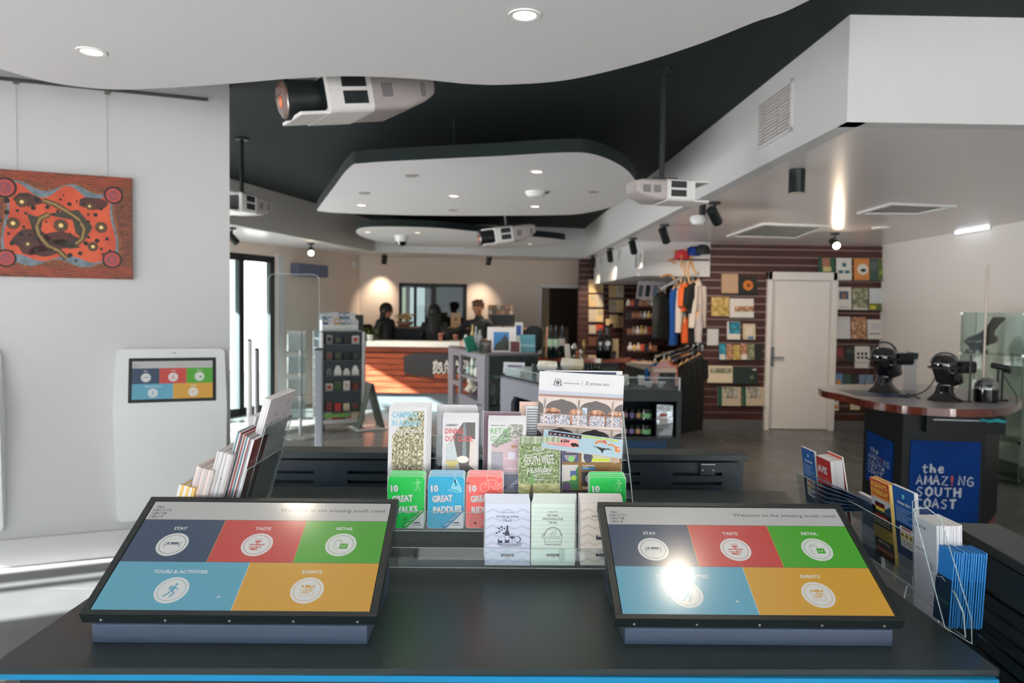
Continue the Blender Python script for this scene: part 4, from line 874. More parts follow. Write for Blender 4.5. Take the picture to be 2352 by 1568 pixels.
def leaflet(name, label, cat, fr, w, h, t, art, group=None):
    mb = MB(PAPER); mb.L = 0.00022; art(mb, w, h, t); o = mb.build(name); o.matrix_world = fr
    return tag(o, label, cat, group)
def leaflet_px(name, label, cat, pl, pr, pt, pb, D, lean, art, t=.002, rz=0.0, roll=0.0, group=None, z=None):
    """a leaflet whose foot spans pixels pl..pr at row pb and depth D and whose head is at row pt"""
    fr = frame(at((pl + pr) / 2, pb, D), rz, radians(lean)); w = uv_on(fr, pr, pb)[0] - uv_on(fr, pl, pb)[0]; h = uv_on(fr, (pl + pr) / 2, pt)[1]
    return leaflet(name, label, cat, fr @ Matrix.Rotation(roll, 4, 'Z'), w, h, t, art, group), fr, w, h
def behind(o, n, dz, dv, label, group, du=0.0, jit=0.0008):
    """copies standing in the stack behind o, each a little higher"""
    for i in range(1, n + 1):
        c = o.copy(); COL.objects.link(c); c['label'] = label; c['group'] = group
        c.matrix_world = o.matrix_world @ Matrix.Translation((du * i + R.uniform(-jit, jit), dv * i + R.uniform(-jit, jit) * .5, -dz * i))

# ================================================================ central acrylic rack with four tiers
D1, D2, D3, D4 = 1.745, 1.802, 1.866, 1.935
LEAN = 7.0
b1 = at(1166, 1299, D1); b2 = at(1020, 1214, D2); b3 = at(1000, 1134, D3); b4 = at(1330, 1052, D4)
XL, XR = at(893, 1214, D2).x - .004, at(1447, 1080, D3).x - .0
rk = thing('leaflet_rack', 'wide clear acrylic four-tier leaflet rack in the middle of the counter', 'leaflet rack', ((XL + XR) / 2, 1.8, CZ)); RKL = Vector((XL + XR, 3.6, 2 * CZ)) / 2
def loc(p): return Vector(p) - RKL
W_ = XR - XL
mb = MB(ACRYL); yb = D4 + .05; mb.box(loc(((XL + XR) / 2, yb, (CZ + b4.z) / 2 + .06)), (W_, .003, b4.z - CZ + .12), ACRYL); mb.build('back_panel', rk)
for k, (b, D) in enumerate(((b1, D1), (b2, D2), (b3, D3), (b4, D4))):
    mb = MB(ACRYL); zz = b.z - .003; lean = radians(LEAN); hl = .046 if k < 2 else .06
    mb.box(loc(((XL + XR) / 2, D + .028, zz)), (W_, .062, .003), ACRYL)
    y0 = D - .006
    mb.box(loc(((XL + XR) / 2, y0 + hl / 2 * sin(lean), zz + hl / 2)), (W_, .0025, hl), ACRYL, Matrix.Rotation(-lean, 3, 'X'))
    mb.build('tier_pocket', rk)
    mb = MB(ACRYLE); mb.box(loc(((XL + XR) / 2, y0 + hl * sin(lean), zz + hl)), (W_, .0016, .0012), ACRYLE); mb.box(loc(((XL + XR) / 2, y0 - .001, zz - .0)), (W_, .0016, .0022), ACRYLE); mb.build('lip_edge', rk)
    if k: mb = MB(ACRYL); mb.box(loc(((XL + XR) / 2, D + .0, (zz + (b1, b2, b3, b4)[k - 1].z) / 2 - .0)), (W_, .002, zz - (b1, b2, b3, b4)[k - 1].z), ACRYL); mb.build('riser', rk)
for x in (XL, XR):
    prof = [(D1 - .01, CZ), (yb, CZ), (yb, b4.z + .12), (D4 + .02, b4.z + .07), (D3, b3.z + .06), (D2, b2.z + .045), (D1 - .01, b1.z + .045)]
    vs = [loc((x - .0015, p[0], p[1])) for p in prof] + [loc((x + .0015, p[0], p[1])) for p in prof]; n = len(prof)
    mb = MB(ACRYL); mb.add(vs, [tuple(range(n - 1, -1, -1)), tuple(range(n, 2 * n))], ACRYL); mb.add(vs, [(i, (i + 1) % n, n + (i + 1) % n, n + i) for i in range(n)], ACRYLE); mb.build('side_panel', rk)
T = .0024
# top tier
o, _, _, _ = leaflet_px('calendar', 'large calendar with a photo of an iron-lace veranda, front of the top tier', 'calendar', 1230, 1426, 857, 1040, D4 - .002, 7, art_calendar, .003)
o.matrix_world = o.matrix_world @ Matrix.Rotation(-.045, 4, 'Z')
def art_cal_back(mb, w, h, t):
    base(mb, w, h, t, PAPER); mb.rect(-.5 * w, .955 * h, .42 * w, .985 * h, P('navy_ink', (40, 48, 78)), 2); mb.rect(.46 * w, .92 * h, .48 * w, .95 * h, P('navy_ink', (0, 0, 0)), 2)
leaflet_px('calendar', 'white calendar with a navy top band, just showing behind the veranda calendar', 'calendar', 1250, 1430, 851, 1040, D4 + .008, 7, art_cal_back, .003, group=None)
leaflet_px('leaflet', 'pale kraft card behind the typed grey sheet, left of the veranda calendar', 'leaflet', 1192, 1238, 922, 1040, D4 + .006, 7, art_kraft, .002)
leaflet_px('leaflet', 'grey sheet of closely typed lines, left of the veranda calendar', 'leaflet', 1206, 1252, 932, 1040, D4 + .002, 7, art_typed, .002)
o, *_ = leaflet_px('leaflet', 'pale blue photo leaflet in white border, behind the dining guide', 'leaflet', 1004, 1096, 934, 1070, D4, 7, art_plain, T)
behind(o, 1, .004, .005, 'tall white leaflet at the back, behind the pale blue photo leaflet', None, -.004)
# third tier
o, *_ = leaflet_px('brochure', 'camping guide brochure with a forest road photo, front of its stack', 'brochure', 889, 978, 935, 1128, D3, LEAN, art_camping, T)
behind(o, 5, .0026, .0026, 'camping brochure in the stack behind the front copy, top edge showing', 'camping guide stack', .0021)
o, *_ = leaflet_px('brochure', 'dining guide brochure with bottle and bread photo, front of its stack', 'brochure', 1014, 1096, 962, 1128, D3, LEAN, art_dining, T)
behind(o, 6, .0022, .0026, 'dining brochure in the stack behind the front copy, top edge showing', 'dining guide stack', .0003)
o, *_ = leaflet_px('brochure', 'retail guide brochure with green title and pink shelves, front of its stack', 'brochure', 1119, 1206, 966, 1130, D3, LEAN, art_retail, T)
behind(o, 6, .0022, .0022, 'retail guide in the stack behind the front copy, top edge showing', 'retail guide stack', .0002)
leaflet_px('brochure', 'plum-edged booklet standing behind the retail guides', 'brochure', 1108, 1196, 945, 1128, D3 + .02, LEAN, lambda mb, w, h, t: base(mb, w, h, t, P('plum', (110, 84, 96))), .004)
o, *_ = leaflet_px('map', 'green forest holiday map with white hand lettering, right of the retail guides', 'brochure', 1190, 1286, 1016, 1136, D3 - .022, LEAN, art_southwest, T)
behind(o, 5, .002, .003, 'holiday map in the stack behind the front copy, pale top edge showing', 'holiday map stack', .0003)
leaflet_px('leaflet', 'mustard festival programme with small photo panels, behind the green walks cards', 'leaflet', 1290, 1428, 1018, 1131, D3 - .008, LEAN, art_festival, .003)
fr = frame(at(1335, 1039, D3 - .03), 0, radians(52), radians(-9.5))
w = .205; leaflet('leaflet', 'pale blue theatre leaflet lying tilted across the top of the rack, upside-down lettering', 'leaflet', fr, w, .062, .003, art_theatre)
# second tier: playing-card sized guides
for art, lab, grp, pl, pr, n, dv in ((art_walks, 'green walks', 'green walks cards, left stack', 888, 974, 4, .0032), (art_paddles, 'blue paddles', 'blue paddles cards', 981, 1065, 6, .0023), (art_rides, 'coral red cycle rides', 'red rides cards', 1069, 1154, 6, .0023)):
    o, *_ = leaflet_px('guide_card', lab + ' guide card at the front of its stack' + (' on the left' if lab == 'green walks' else ''), 'card', pl, pr, 1093, 1213, D2, LEAN, art, .0018)
    behind(o, n, .0024, dv, lab + ' card in the ' + ('left ' if lab == 'green walks' else '') + 'stack behind the front card', grp, .0004)
o, *_ = leaflet_px('guide_card', 'green walks guide card at the front of the right-hand stack, below the festival programme', 'card', 1353, 1438, 1095, 1213, D2, LEAN, art_walks, .0018)
behind(o, 3, .0026, .0042, 'green walks card in the right-hand stack behind the front card', 'green walks cards, right stack', -.0006)
# front tier
for art, lab, grp, pl, pr, pt in ((art_wine, 'lilac chevron food and wine trail', 'food and wine trail booklets', 1113, 1217, 1156), (art_picnic, 'pale mint picnic provisions trail', 'picnic trail booklets', 1219, 1320, 1155), (art_beige, 'beige chevron trail', 'beige trail booklets', 1333, 1432, 1155)):
    o, *_ = leaflet_px('booklet', lab + ' booklet at the front of its stack', 'booklet', pl, pr, pt, 1298, D1, LEAN, art, .002)
    behind(o, 9, .0023, .0023, lab + ' booklet in the stack behind the front copy', grp, .0007 if 'mint' in lab else -.0003)
# ================================================================ leaflet racks at both ends of the counter, seen from their backs
def side_fr(side, px, py, Y, w, h, lean, yaw=0.0):
    """frame of an upright sheet at the counter end; the pixel gives its near top corner at depth Y"""
    rz = radians(90 if side < 0 else -90) + yaw; f = frame((0, 0, 0), rz, radians(lean)); p = at(px, py, Y)
    near = f @ Vector(((-w / 2) if side < 0 else (w / 2), h, 0)); f.translation = p - near
    return f
def side_stack(side, px, py, Y, w, h, t, lean, n, name, label, cat, art, blabel, group, rest=None, dz=None, yaw=0.0, dv=0.0):
    f = side_fr(side, px, py, Y, w, h, lean, yaw); o = leaflet(name, label, cat, f, w, h, t, art)
    dz = dz or t * 1.05; src = o
    for i in range(1, n + 1):
        if rest:
            mb = MB(PAPER); mb.L = .0002; rest[i % len(rest)](mb, w, h, t); c = mb.build(name)
        else: c = o.copy(); COL.objects.link(c)
        tag(c, blabel, cat, group); c.matrix_world = f @ Matrix.Translation((R.uniform(-.0012, .0012), dv * i + R.uniform(-.002, .001), -dz * i))
    return o, f
def plain(col, edge=None, name=None):
    def a(mb, w, h, t):
        m = P(name or 'sheet_%d_%d_%d' % col, col); e = edge or PAPER; base(mb, w, h, t, m, e)
    return a
def art_mapback(mb, w, h, t):
    base(mb, w, h, t, P('grey_map', (186, 182, 186)))
    g = P('dark_grey_type', (92, 96, 100))
    for i in range(16):
        x, y = R.uniform(-.4, .36) * w, R.uniform(.66, .94) * h
        for k in range(R.randint(1, 4)): mb.rect(x, y - k * .016 * h, x + R.uniform(.03, .1) * w, y - k * .016 * h + .004 * h, g, 2)
    for i in range(5): mb.line([(-.45 * w, (.1 + .13 * i) * h), (-.1 * w, (.14 + .12 * i) * h), (.2 * w, (.1 + .14 * i) * h), (.45 * w, (.13 + .12 * i) * h)], .004 * w, P('map_line', (150, 148, 154)), 2)
def art_redback(mb, w, h, t):
    base(mb, w, h, t, P('maroon', (88, 40, 40))); q = P('pale_type', (206, 190, 186))
    mb.text('discover', -.34 * w, .72 * h, .03 * h, q, 2, 'l', .5, w=.42 * w, rot=.2); mb.line([(-.48 * w, .5 * h), (0, .56 * h), (.48 * w, .66 * h)], .008 * w, P('maroon_line', (120, 70, 66)), 2); mb.line([(-.48 * w, .4 * h), (0, .44 * h), (.48 * w, .52 * h)], .008 * w, P('maroon_line', (0, 0, 0)), 2); mb.disc(.22 * w, .82 * h, .02 * w, q, 2, 10)
    mb.text('albany', -.36 * w, .2 * h, .05 * h, q, 2, 'l', 2, w=.5 * w)
def art_typedsheet(mb, w, h, t):
    base(mb, w, h, t, PAPER)
    for k in range(22): mb.rect(-.4 * w, (.93 - k * .03) * h, (.36 - .2 * ((k * 5) % 4 == 0)) * w, (.936 - k * .03) * h, P('dark_grey_type', (92, 96, 100)), 2)
LL = 15.0
lr = thing('leaflet_rack', 'clear acrylic leaflet rack at the left end of the counter, seen from its back', 'leaflet rack', (-.6, 1.85, CZ))
side_stack(-1, 623, 918, 1.76, .21, .30, .0042, -LL, 3, 'leaflet', 'large grey map sheet, tallest in the left rack', 'leaflet', art_mapback, 'large white sheet behind the tall grey map sheet in the left rack', 'tall white sheets, left rack', [plain((226, 226, 232)), plain((220, 222, 230))])
side_stack(-1, 590, 957, 1.98, .15, .25, .004, -LL, 3, 'leaflet', 'white typed sheet behind the maroon booklets in the left rack', 'leaflet', art_typedsheet, 'white sheet standing beside the typed sheet in the left rack', 'typed sheets, left rack', [plain((228, 228, 230))])
TE = P('teal_edge', (58, 116, 126)); RE = P('red_edge', (140, 50, 46)); GE = P('grey_edge', (176, 172, 172)); BE_ = P('blue_edge', (96, 130, 160))
side_stack(-1, 584, 1011, 1.70, .105, .215, .003, -LL, 13, 'booklet', 'dark maroon booklet, its back cover facing the counter, in the left rack', 'booklet', art_redback, 'red or teal edged booklet in the row left of the maroon booklet', 'maroon booklet row',
           [plain((224, 226, 230), GE), plain((224, 226, 230), PAPER), plain((150, 150, 156), P('slate_edge', (120, 132, 144))), plain((160, 48, 44), RE), plain((220, 214, 214), PAPER), plain((60, 120, 130), TE), plain((220, 214, 214), GE), plain((160, 48, 44), RE), plain((224, 226, 230), GE), plain((40, 60, 70), P('ink_edge', (50, 62, 74))), plain((168, 56, 50), RE), plain((220, 214, 214), PAPER), plain((60, 120, 130), TE)], dv=.0008)
side_stack(-1, 536, 1045, 1.68, .15, .19, .003, -LL, 11, 'booklet', 'white booklet at the right of the white row in the left rack', 'booklet', plain((206, 200, 198), GE), 'white booklet in the middle row of the left rack', 'white booklet row', [plain((206, 200, 196), PAPER), plain((186, 182, 180), GE), plain((214, 210, 206), PAPER)])
side_stack(-1, 492, 1081, 1.67, .13, .165, .0066, -LL, 5, 'booklet', 'thick pale booklet at the right of the pale row in the left rack', 'booklet', plain((190, 176, 164), GE), 'thick pale booklet in the row between the white and the yellow ones', 'pale booklet row', [plain((196, 182, 168), GE), plain((182, 168, 158), P('pink_edge', (206, 190, 184)))])
side_stack(-1, 455, 1079, 1.685, .13, .175, .003, -LL, 1, 'booklet', 'thin dark-covered booklet between the pale and the yellow ones', 'booklet', plain((50, 70, 84), BE_), 'white-edged booklet beside the thin dark one in the left rack', None)
side_stack(-1, 449, 1121, 1.66, .13, .13, .006, -LL, 5, 'booklet', 'yellow booklet nearest the pale row in the left rack', 'booklet', plain((214, 180, 100), P('yellow_card', (206, 170, 92))), 'yellow booklet in the low row at the far left of the rack', 'yellow booklet row', [plain((218, 184, 98), P('yellow_card', (0, 0, 0))), plain((208, 176, 110), PAPER)])
def rel(o): return Vector((-.6, 1.85, CZ))
V15 = Vector((sin(radians(LL)), 0, cos(radians(LL))))
for k, (px, py, Y, w, hgt) in enumerate(((604, 981, 1.755, .225, .2), (562, 1078, 1.695, .26, .11), (500, 1100, 1.675, .26, .08))):
    top = at(px, py, Y) + Vector((.006, 0, 0)); hgt = (top.z - CZ - .004) / V15.z; mb = MB(ACRYL)
    a = top - rel(0); c = a - V15 * hgt; e = Vector((0, w, 0)); n = Vector((V15.z, 0, -V15.x)) * .0015
    mb.loft([[a - n, a + n, a + n + e, a - n + e], [c - n, c + n, c + n + e, c - n + e]], ACRYL); mb.build('back_sheet' if k == 0 else 'tier_pocket', lr)
    mb = MB(ACRYLE); mb.bar(a, a + e, .003, .0016, ACRYLE); mb.bar(a, c, .003, .0016, ACRYLE); mb.bar(a + e, c + e, .003, .0016, ACRYLE); mb.build('sheet_edge', lr)
mb = MB(ACRYL); mb.box((-.12, .05, .003), (.36, .34, .004), ACRYL); mb.build('foot', lr)

# ---- right-hand rack
def art_animal(mb, w, h, t):
    base(mb, w, h, t, P('alert_blue', (24, 88, 160))); mb.rect(-.5 * w, .0, .5 * w, .56 * h, P('alert_navy', (14, 44, 92)), 2)
    mb.rect(-.5 * w, 0, .5 * w, .16 * h, P('alert_grey', (128, 134, 146)), 3)
    for k in range(6): mb.rect(-.42 * w, (.135 - .02 * k) * h, .4 * w, (.139 - .02 * k) * h, P('alert_navy', (0, 0, 0)), 4)
    mb.disc(.0, .9 * h, .06 * w, P('alert_cyan', (120, 196, 222)), 3, 14); mb.text('Animal Alert', .0, .8 * h, .032 * h, PAPER, 3, 'c', 3, w=.62 * w)
    for k in range(7): mb.rect(-.4 * w, (.745 - .026 * k) * h, (.34 - .12 * (k % 3)) * w, (.752 - .026 * k) * h, P('alert_type', (170, 196, 226)), 3)
    mb.flat(rrect(-.28 * w, .28 * h, .32 * w, .53 * h, .03 * w), PAPER, 4); mb.rect(-.18 * w, .485 * h, .22 * w, .52 * h, P('alert_red', (190, 50, 46)), 5); mb.text('CAUTION', .02 * w, .494 * h, .014 * h, PAPER, 6, 'c', 2, w=.32 * w)
    for x in (-.17, .02, .21):
        mb.flat([(x * w, .47 * h), ((x + .09) * w, .425 * h), (x * w, .38 * h), ((x - .09) * w, .425 * h)], P('sign_yellow', (224, 186, 40)), 5); mb.flat(blob(x * w, .425 * h, .05 * w, .014 * h, 9, .4), INK, 6)
    mb.text('STRAY ANIMALS', .02 * w, .345 * h, .016 * h, INK, 5, 'c', 2, w=.46 * w); mb.text('NEXT 100 KM', .02 * w, .31 * h, .016 * h, INK, 5, 'c', 2, w=.4 * w)
def art_carhire(mb, w, h, t):
    base(mb, w, h, t, P('hire_red', (180, 44, 42))); mb.text('AVIS', -.44 * w, .78 * h, .10 * h, PAPER, 3, 'l', 3, w=.66 * w); mb.text('Rent a car', -.42 * w, .7 * h, .025 * h, P('hire_pale', (220, 150, 140)), 3, 'l', 1, w=.8 * w)
    mb.flat([(-.42 * w, .52 * h), (-.34 * w, .62 * h), (-.1 * w, .62 * h), (.04 * w, .53 * h), (.06 * w, .44 * h), (-.42 * w, .44 * h)], PAPER, 3); mb.flat([(-.34 * w, .54 * h), (-.3 * w, .6 * h), (-.14 * w, .6 * h), (-.06 * w, .54 * h)], INK, 4); mb.rect(-.42 * w, .42 * h, -.1 * w, .49 * h, INK, 4)
    mb.flat([(.0 * w, .38 * h), (.1 * w, .46 * h), (.32 * w, .46 * h), (.46 * w, .36 * h), (.46 * w, .27 * h), (.0 * w, .27 * h)], PAPER, 5); mb.flat([(.1 * w, .4 * h), (.14 * w, .45 * h), (.28 * w, .45 * h), (.36 * w, .39 * h)], INK, 6); mb.disc(.12 * w, .28 * h, .07 * w, INK, 6, 14); mb.disc(.38 * w, .28 * h, .07 * w, INK, 6, 14)
def art_river(mb, w, h, t):
    base(mb, w, h, t, P('river_black', (26, 24, 24)), P('yellow_edge', (206, 176, 96))); Y = P('river_yellow', (226, 192, 70)); O = P('river_red', (190, 70, 44))
    mb.rect(-.5 * w, .8 * h, .5 * w, h, O, 2); mb.text("ALBANY'S", -.44 * w, .905 * h, .062 * h, Y, 4, 'l', 3, w=.84 * w); mb.text('RIVERBOAT', -.46 * w, .82 * h, .062 * h, Y, 4, 'l', 3, w=.92 * w)
    mb.rect(-.5 * w, .77 * h, .5 * w, .8 * h, P('river_orange', (222, 150, 70)), 3); mb.flat([(-.5 * w, .77 * h), (.5 * w, .77 * h), (.5 * w, .6 * h), (-.5 * w, .66 * h)], P('river_sky', (196, 200, 206)), 2); mb.flat([(-.1 * w, .6 * h), (.5 * w, .58 * h), (.5 * w, .72 * h)], P('river_water', (44, 72, 104)), 3)
    mb.rect(-.3 * w, .66 * h, .2 * w, .72 * h, P('river_boat', (96, 30, 34)), 4); mb.rect(-.28 * w, .62 * h, .18 * w, .66 * h, Y, 4); mb.rect(-.28 * w, .595 * h, .18 * w, .62 * h, P('river_green', (60, 96, 72)), 4)
    mb.rect(-.34 * w, .52 * h, .3 * w, .57 * h, P('river_brick', (128, 34, 28)), 3); q = P('river_type', (206, 200, 190))
    for k, s in enumerate(('Departing from "Emu Point"', 'Daily "Two Rivers" Tour')): mb.text(s, -.44 * w, (.475 - .035 * k) * h, .018 * h, q, 3, 'l', 1.5, w=.84 * w)
    mb.rect(-.5 * w, .25 * h, .5 * w, .4 * h, P('river_ochre', (160, 134, 40)), 3)
    for k in range(5): mb.rect(-.44 * w, (.375 - .025 * k) * h, (.42 - .1 * (k % 2)) * w, (.383 - .025 * k) * h, P('river_black', (0, 0, 0)), 4)
    mb.text('9844 1066', -.3 * w, .19 * h, .03 * h, q, 3, 'l', 1, w=.6 * w); mb.rect(-.46 * w, .08 * h, .46 * w, .13 * h, P('river_rust', (130, 62, 34)), 3)
def art_info(mb, w, h, t):
    base(mb, w, h, t, P('info_grey', (136, 146, 164))); mb.rect(-.5 * w, 0, .5 * w, .22 * h, P('info_blue', (52, 78, 112)), 2); n = P('info_navy', (36, 56, 92))
    for k, s in enumerate(('Standard', 'Information')): mb.text(s, -.36 * w, (.6 - .05 * k) * h, .03 * h, n, 3, 'l', 1.2, w=.5 * w)
    mb.ring(.3 * w, .36 * h, .12 * w, .02 * w, n, 3, 20); mb.text('i', .3 * w, .335 * h, .05 * h, n, 3, 'c', 2)
    mb.ring(-.3 * w, .8 * h, .1 * w, .015 * w, n, 3, 18)
def art_typegrey(mb, w, h, t):
    base(mb, w, h, t, P('type_page', (176, 182, 190)), PAPER); n = P('info_navy', (36, 56, 92)); mb.text('Wine Trail', -.42 * w, .9 * h, .03 * h, n, 3, 'l', 2); mb.text('Visitor Notes', -.42 * w, .66 * h, .022 * h, n, 3, 'l', 2)
    for k in range(18): mb.rect(-.42 * w, (.6 - .028 * k) * h, (.38 - .2 * (k % 4 == 0)) * w, (.605 - .028 * k) * h, n, 2)
def art_sea(mb, w, h, t):
    base(mb, w, h, t, P('sea_blue', (28, 112, 186)), P('sea_edge', (40, 124, 190))); mb.rect(-.5 * w, 0, .5 * w, .62 * h, P('sea_deep', (10, 36, 62)), 2)
    for k in range(8): mb.flat(blob((-.4 + .11 * k) * w, .3 * h, .04 * w, .015 * h, 7, .4), P('sea_green', (26, 110, 84)), 3)
RL = -7.0
rr_ = thing('leaflet_rack', 'clear acrylic leaflet rack at the right end of the counter, seen from its back', 'leaflet rack', (1.0, 1.8, CZ)); RO = Vector((1.0, 1.8, CZ))
side_stack(1, 1907, 1060, 2.12, .098, .21, .003, RL, 9, 'leaflet', 'red car hire leaflet with white car pictures in the right rack', 'leaflet', art_carhire, 'white-edged car hire leaflet behind the red front one', 'car hire leaflets', [plain((222, 218, 220)), plain((206, 120, 110)), plain((226, 224, 226))], dz=.0036)
side_stack(1, 1870, 1038, 2.225, .098, .21, .003, RL, 1, 'leaflet', 'blue animal warning leaflet beside the red car hire one, farther of the two blue ones', 'leaflet', art_animal, 'blue-backed leaflet behind the farther animal warning leaflet', None)
side_stack(1, 1934, 1050, 2.12, .098, .2, .004, RL - 3, 0, 'leaflet', 'folded orange-red leaflet at the back of the car hire stack', 'leaflet', plain((206, 72, 56), PAPER), '', None)
side_stack(1, 2041, 1114, 1.885, .1, .215, .0028, RL, 6, 'leaflet', 'yellow and red riverboat cruise leaflet in the right rack', 'leaflet', art_river, 'yellow-edged riverboat leaflet in the stack behind the front one', 'riverboat leaflets')
side_stack(1, 2012, 1150, 1.995, .1, .19, .003, RL, 2, 'leaflet', 'grey-blue information leaflet with a round i, under the drooping leaflets', 'leaflet', art_info, 'pale sheet behind the grey-blue information leaflet', 'grey information leaflets', [plain((206, 204, 200))])
side_stack(1, 2099, 1133, 1.735, .1, .212, .003, RL, 2, 'leaflet', 'blue animal warning leaflet with yellow road signs, nearer of the two blue ones', 'leaflet', art_animal, 'white-edged leaflet behind the nearer animal warning leaflet', 'animal warning leaflets', [plain((200, 206, 214))])
side_stack(1, 2151, 1208, 1.5, .085, .205, .0026, RL + 4, 16, 'leaflet', 'typed grey sheet at the front of the tall white paper stack in the right rack', 'leaflet', art_typegrey, 'white sheet in the tall stack behind the typed grey sheet', 'white sheets, right rack', [plain((206, 208, 212)), plain((188, 192, 198)), plain((222, 222, 224)), plain((210, 206, 204))], dz=.0032)
side_stack(1, 2192, 1268, 1.45, .055, .155, .0026, 2, 13, 'leaflet', 'blue sea-photo leaflet at the left of the nearest stack in the right rack', 'leaflet', art_sea, 'blue sea-photo leaflet in the nearest stack of the right rack', 'blue sea leaflets', dz=.005)
side_stack(1, 2262, 1300, 1.46, .1, .128, .003, 8, 0, 'leaflet', 'blue sea-photo leaflet leaning away at the right of the nearest stack', 'leaflet', art_sea, '', None, yaw=-.25)
# leaflets that have slumped over the front of their pocket, fanned out
def droop(i, nmax):
    w, L = .1, .225; rows = 9; vs = []; fs = []; t = .0022
    f = frame(at(2003, 1172, 2.03) + Vector((.004 * i, .0, -.05 - .002 * i)), radians(-90), 0)
    mb = MB(P('droop_blue', (44, 74, 104)), PAPER); mb.M = f
    bend = radians(66 + 4.5 * i); rings = []
    for k in range(rows + 1):
        s = k / rows; a = bend * min(1, s * 2.2); 
        y = sum(cos(bend * min(1, q / rows * 2.2)) for q in range(k)) * L / rows; z = sum(sin(bend * min(1, q / rows * 2.2)) for q in range(k)) * L / rows
        ny, nz = -sin(a) * t / 2, cos(a) * t / 2
        rings.append([(-w / 2 - .0 , y + ny, z + nz), (w / 2, y + ny, z + nz), (w / 2, y - ny, z - nz), (-w / 2, y - ny, z - nz)])
    mb.loft(rings, P('droop_blue', (0, 0, 0)))
    for k in (3, 5, 7):
        a, b = rings[k], rings[k + 1]
        for q in range(4):
            u0, u1 = -.38 + .2 * q, -.3 + .2 * q + .06; lift = .0009
            def pt(r_, u): return (u * w, r_[2][1] - (r_[1][1] - r_[2][1]) / t * lift, r_[2][2] - (r_[1][2] - r_[2][2]) / t * lift)
            mb.add([pt(a, u0), pt(a, u1), pt(b, u1), pt(b, u0)], [(0, 1, 2, 3), (3, 2, 1, 0)], PAPER)
    o = mb.build('leaflet'); return o
for i in range(7):
    o = droop(i, 7); tag(o, 'topmost drooping dark blue leaflet bent over its pocket in the right rack' if i == 0 else 'dark blue leaflet drooping below the topmost one in the right rack', 'leaflet', None if i == 0 else 'drooping blue leaflets')
# acrylic of the right rack
VR = Vector((sin(radians(RL)), 0, cos(radians(RL))))
for nm, x, y0, y1, h in (('back_sheet', .975, 1.63, 2.34, .13), ('tier_pocket', .93, 1.42, 1.6, .1)):
    mb = MB(ACRYL); a = Vector((x, y0, CZ + .003)) - RO; e = Vector((0, y1 - y0, 0)); c = a + VR * h; n = Vector((.0012, 0, 0))
    if nm == 'back_sheet': ring = [a, a + e, c + e, c]
    else: ring = [a, a + e, a + e + VR * (h * .55), a + e * .75 + VR * (h * .8), a + e * .35 + VR * h, c + e * .12 - VR * .02, c - VR * .05]
    mb.loft([[p - n for p in ring], [p + n for p in ring]], ACRYL); mb.build(nm, rr_)
    mb = MB(ACRYLE)
    for p, q in zip(ring, ring[1:] + ring[:1]): mb.bar(p, q, .0026, .0016, ACRYLE)
    mb.build('sheet_edge', rr_)
mb = MB(ACRYL); mb.box((.04, .04, .002), (.16, .92, .003), ACRYL); mb.build('foot', rr_)
for pxs, Y in ((((2098, 1168), (2130, 1166), (2160, 1190), (2231, 1420), (2232, 1478), (2170, 1440)), 1.43), (((2096, 1150), (2108, 1148), (2122, 1360), (2100, 1400)), 1.67)):
    pr = [at(*q, Y) - RO for q in pxs]; n = Vector((0, .0012, 0)); mb = MB(ACRYL); mb.loft([[p - n for p in pr], [p + n for p in pr]], ACRYL); mb.build('side_panel', rr_)
    mb = MB(ACRYLE)
    for p, q in zip(pr, pr[1:] + pr[:1]): mb.bar(p, q, .002, .0014, ACRYLE)
    mb.build('sheet_edge', rr_)
# small clear business-card pocket on the back of the right rack
mb = MB(ACRYLE); c = at(2105, 1390, 1.6) - RO
mb.tube([c + Vector((0, .04, .03)), c + Vector((-.012, .03, .0)), c + Vector((-.012, -.03, 0)), c + Vector((0, -.05, .03))], .0016, ACRYLE, 6); mb.tube([c + Vector((0, .05, -.02)), c + Vector((-.02, .0, -.03)), c + Vector((0, -.05, -.02))], .0022, ACRYLE, 6); mb.build('card_pocket', rr_)
# ================================================================ things on and around the white partition
def pf(px, py): return uv_on(PF, px, py)
def onwall(name, label, cat, u, v, z=0.0, group=None): return thing(name, label, cat, group=group, mat=PF @ Matrix.Translation((u, v, z)))
# ---- painting with picture rail
u0, v0 = pf(-26, 634); u1, v1 = pf(304, 412); pw, ph = u1 - u0, v1 - v0
pt = onwall('painting', 'orange and brown dot-style painting hanging on the white partition', 'painting', u0, v0, 0.012)
BR = ramp_mat('paint_brown_dots', [(0.3, (66, 36, 26)), (0.5, (112, 58, 36)), (0.68, (142, 72, 40))], 26, 0.55, vec=(1, 3.2, 1), distort=1.4)
OC = ramp_mat('paint_ochre_dots', [(0.35, (96, 56, 30)), (0.6, (150, 84, 42))], 60, 0.55, vec=(1, 1, 1), distort=1)
ORG = M('paint_orange', (212, 88, 50), 0.5, noise=((188, 70, 44), 9)); DRK = M('paint_dark_smoke', (88, 44, 38), 0.55, noise=((60, 44, 44), 14)); BLG = M('paint_blue_grey', (92, 108, 120), 0.55, noise=((120, 136, 146), 30)); INKP = M('paint_black', (30, 22, 20), 0.5)
OLV = M('paint_olive', (132, 104, 56), 0.55, noise=((104, 82, 46), 40)); PINK = M('paint_coral', (178, 70, 66), 0.5); PURP = M('paint_mauve', (120, 70, 84), 0.5, noise=((160, 70, 72), 60)); YEL = M('paint_cream_yellow', (226, 190, 110), 0.5); REDL = M('paint_red_line', (178, 70, 48), 0.55)
mb = MB(BR); w, h = pw, ph; mb.box((w / 2, h / 2, .018), (w, h, .036), BR); mb.M = Matrix.Translation((0, 0, .036)); mb.clip = (.001, .001, w - .001, h - .001); mb.L = .0004
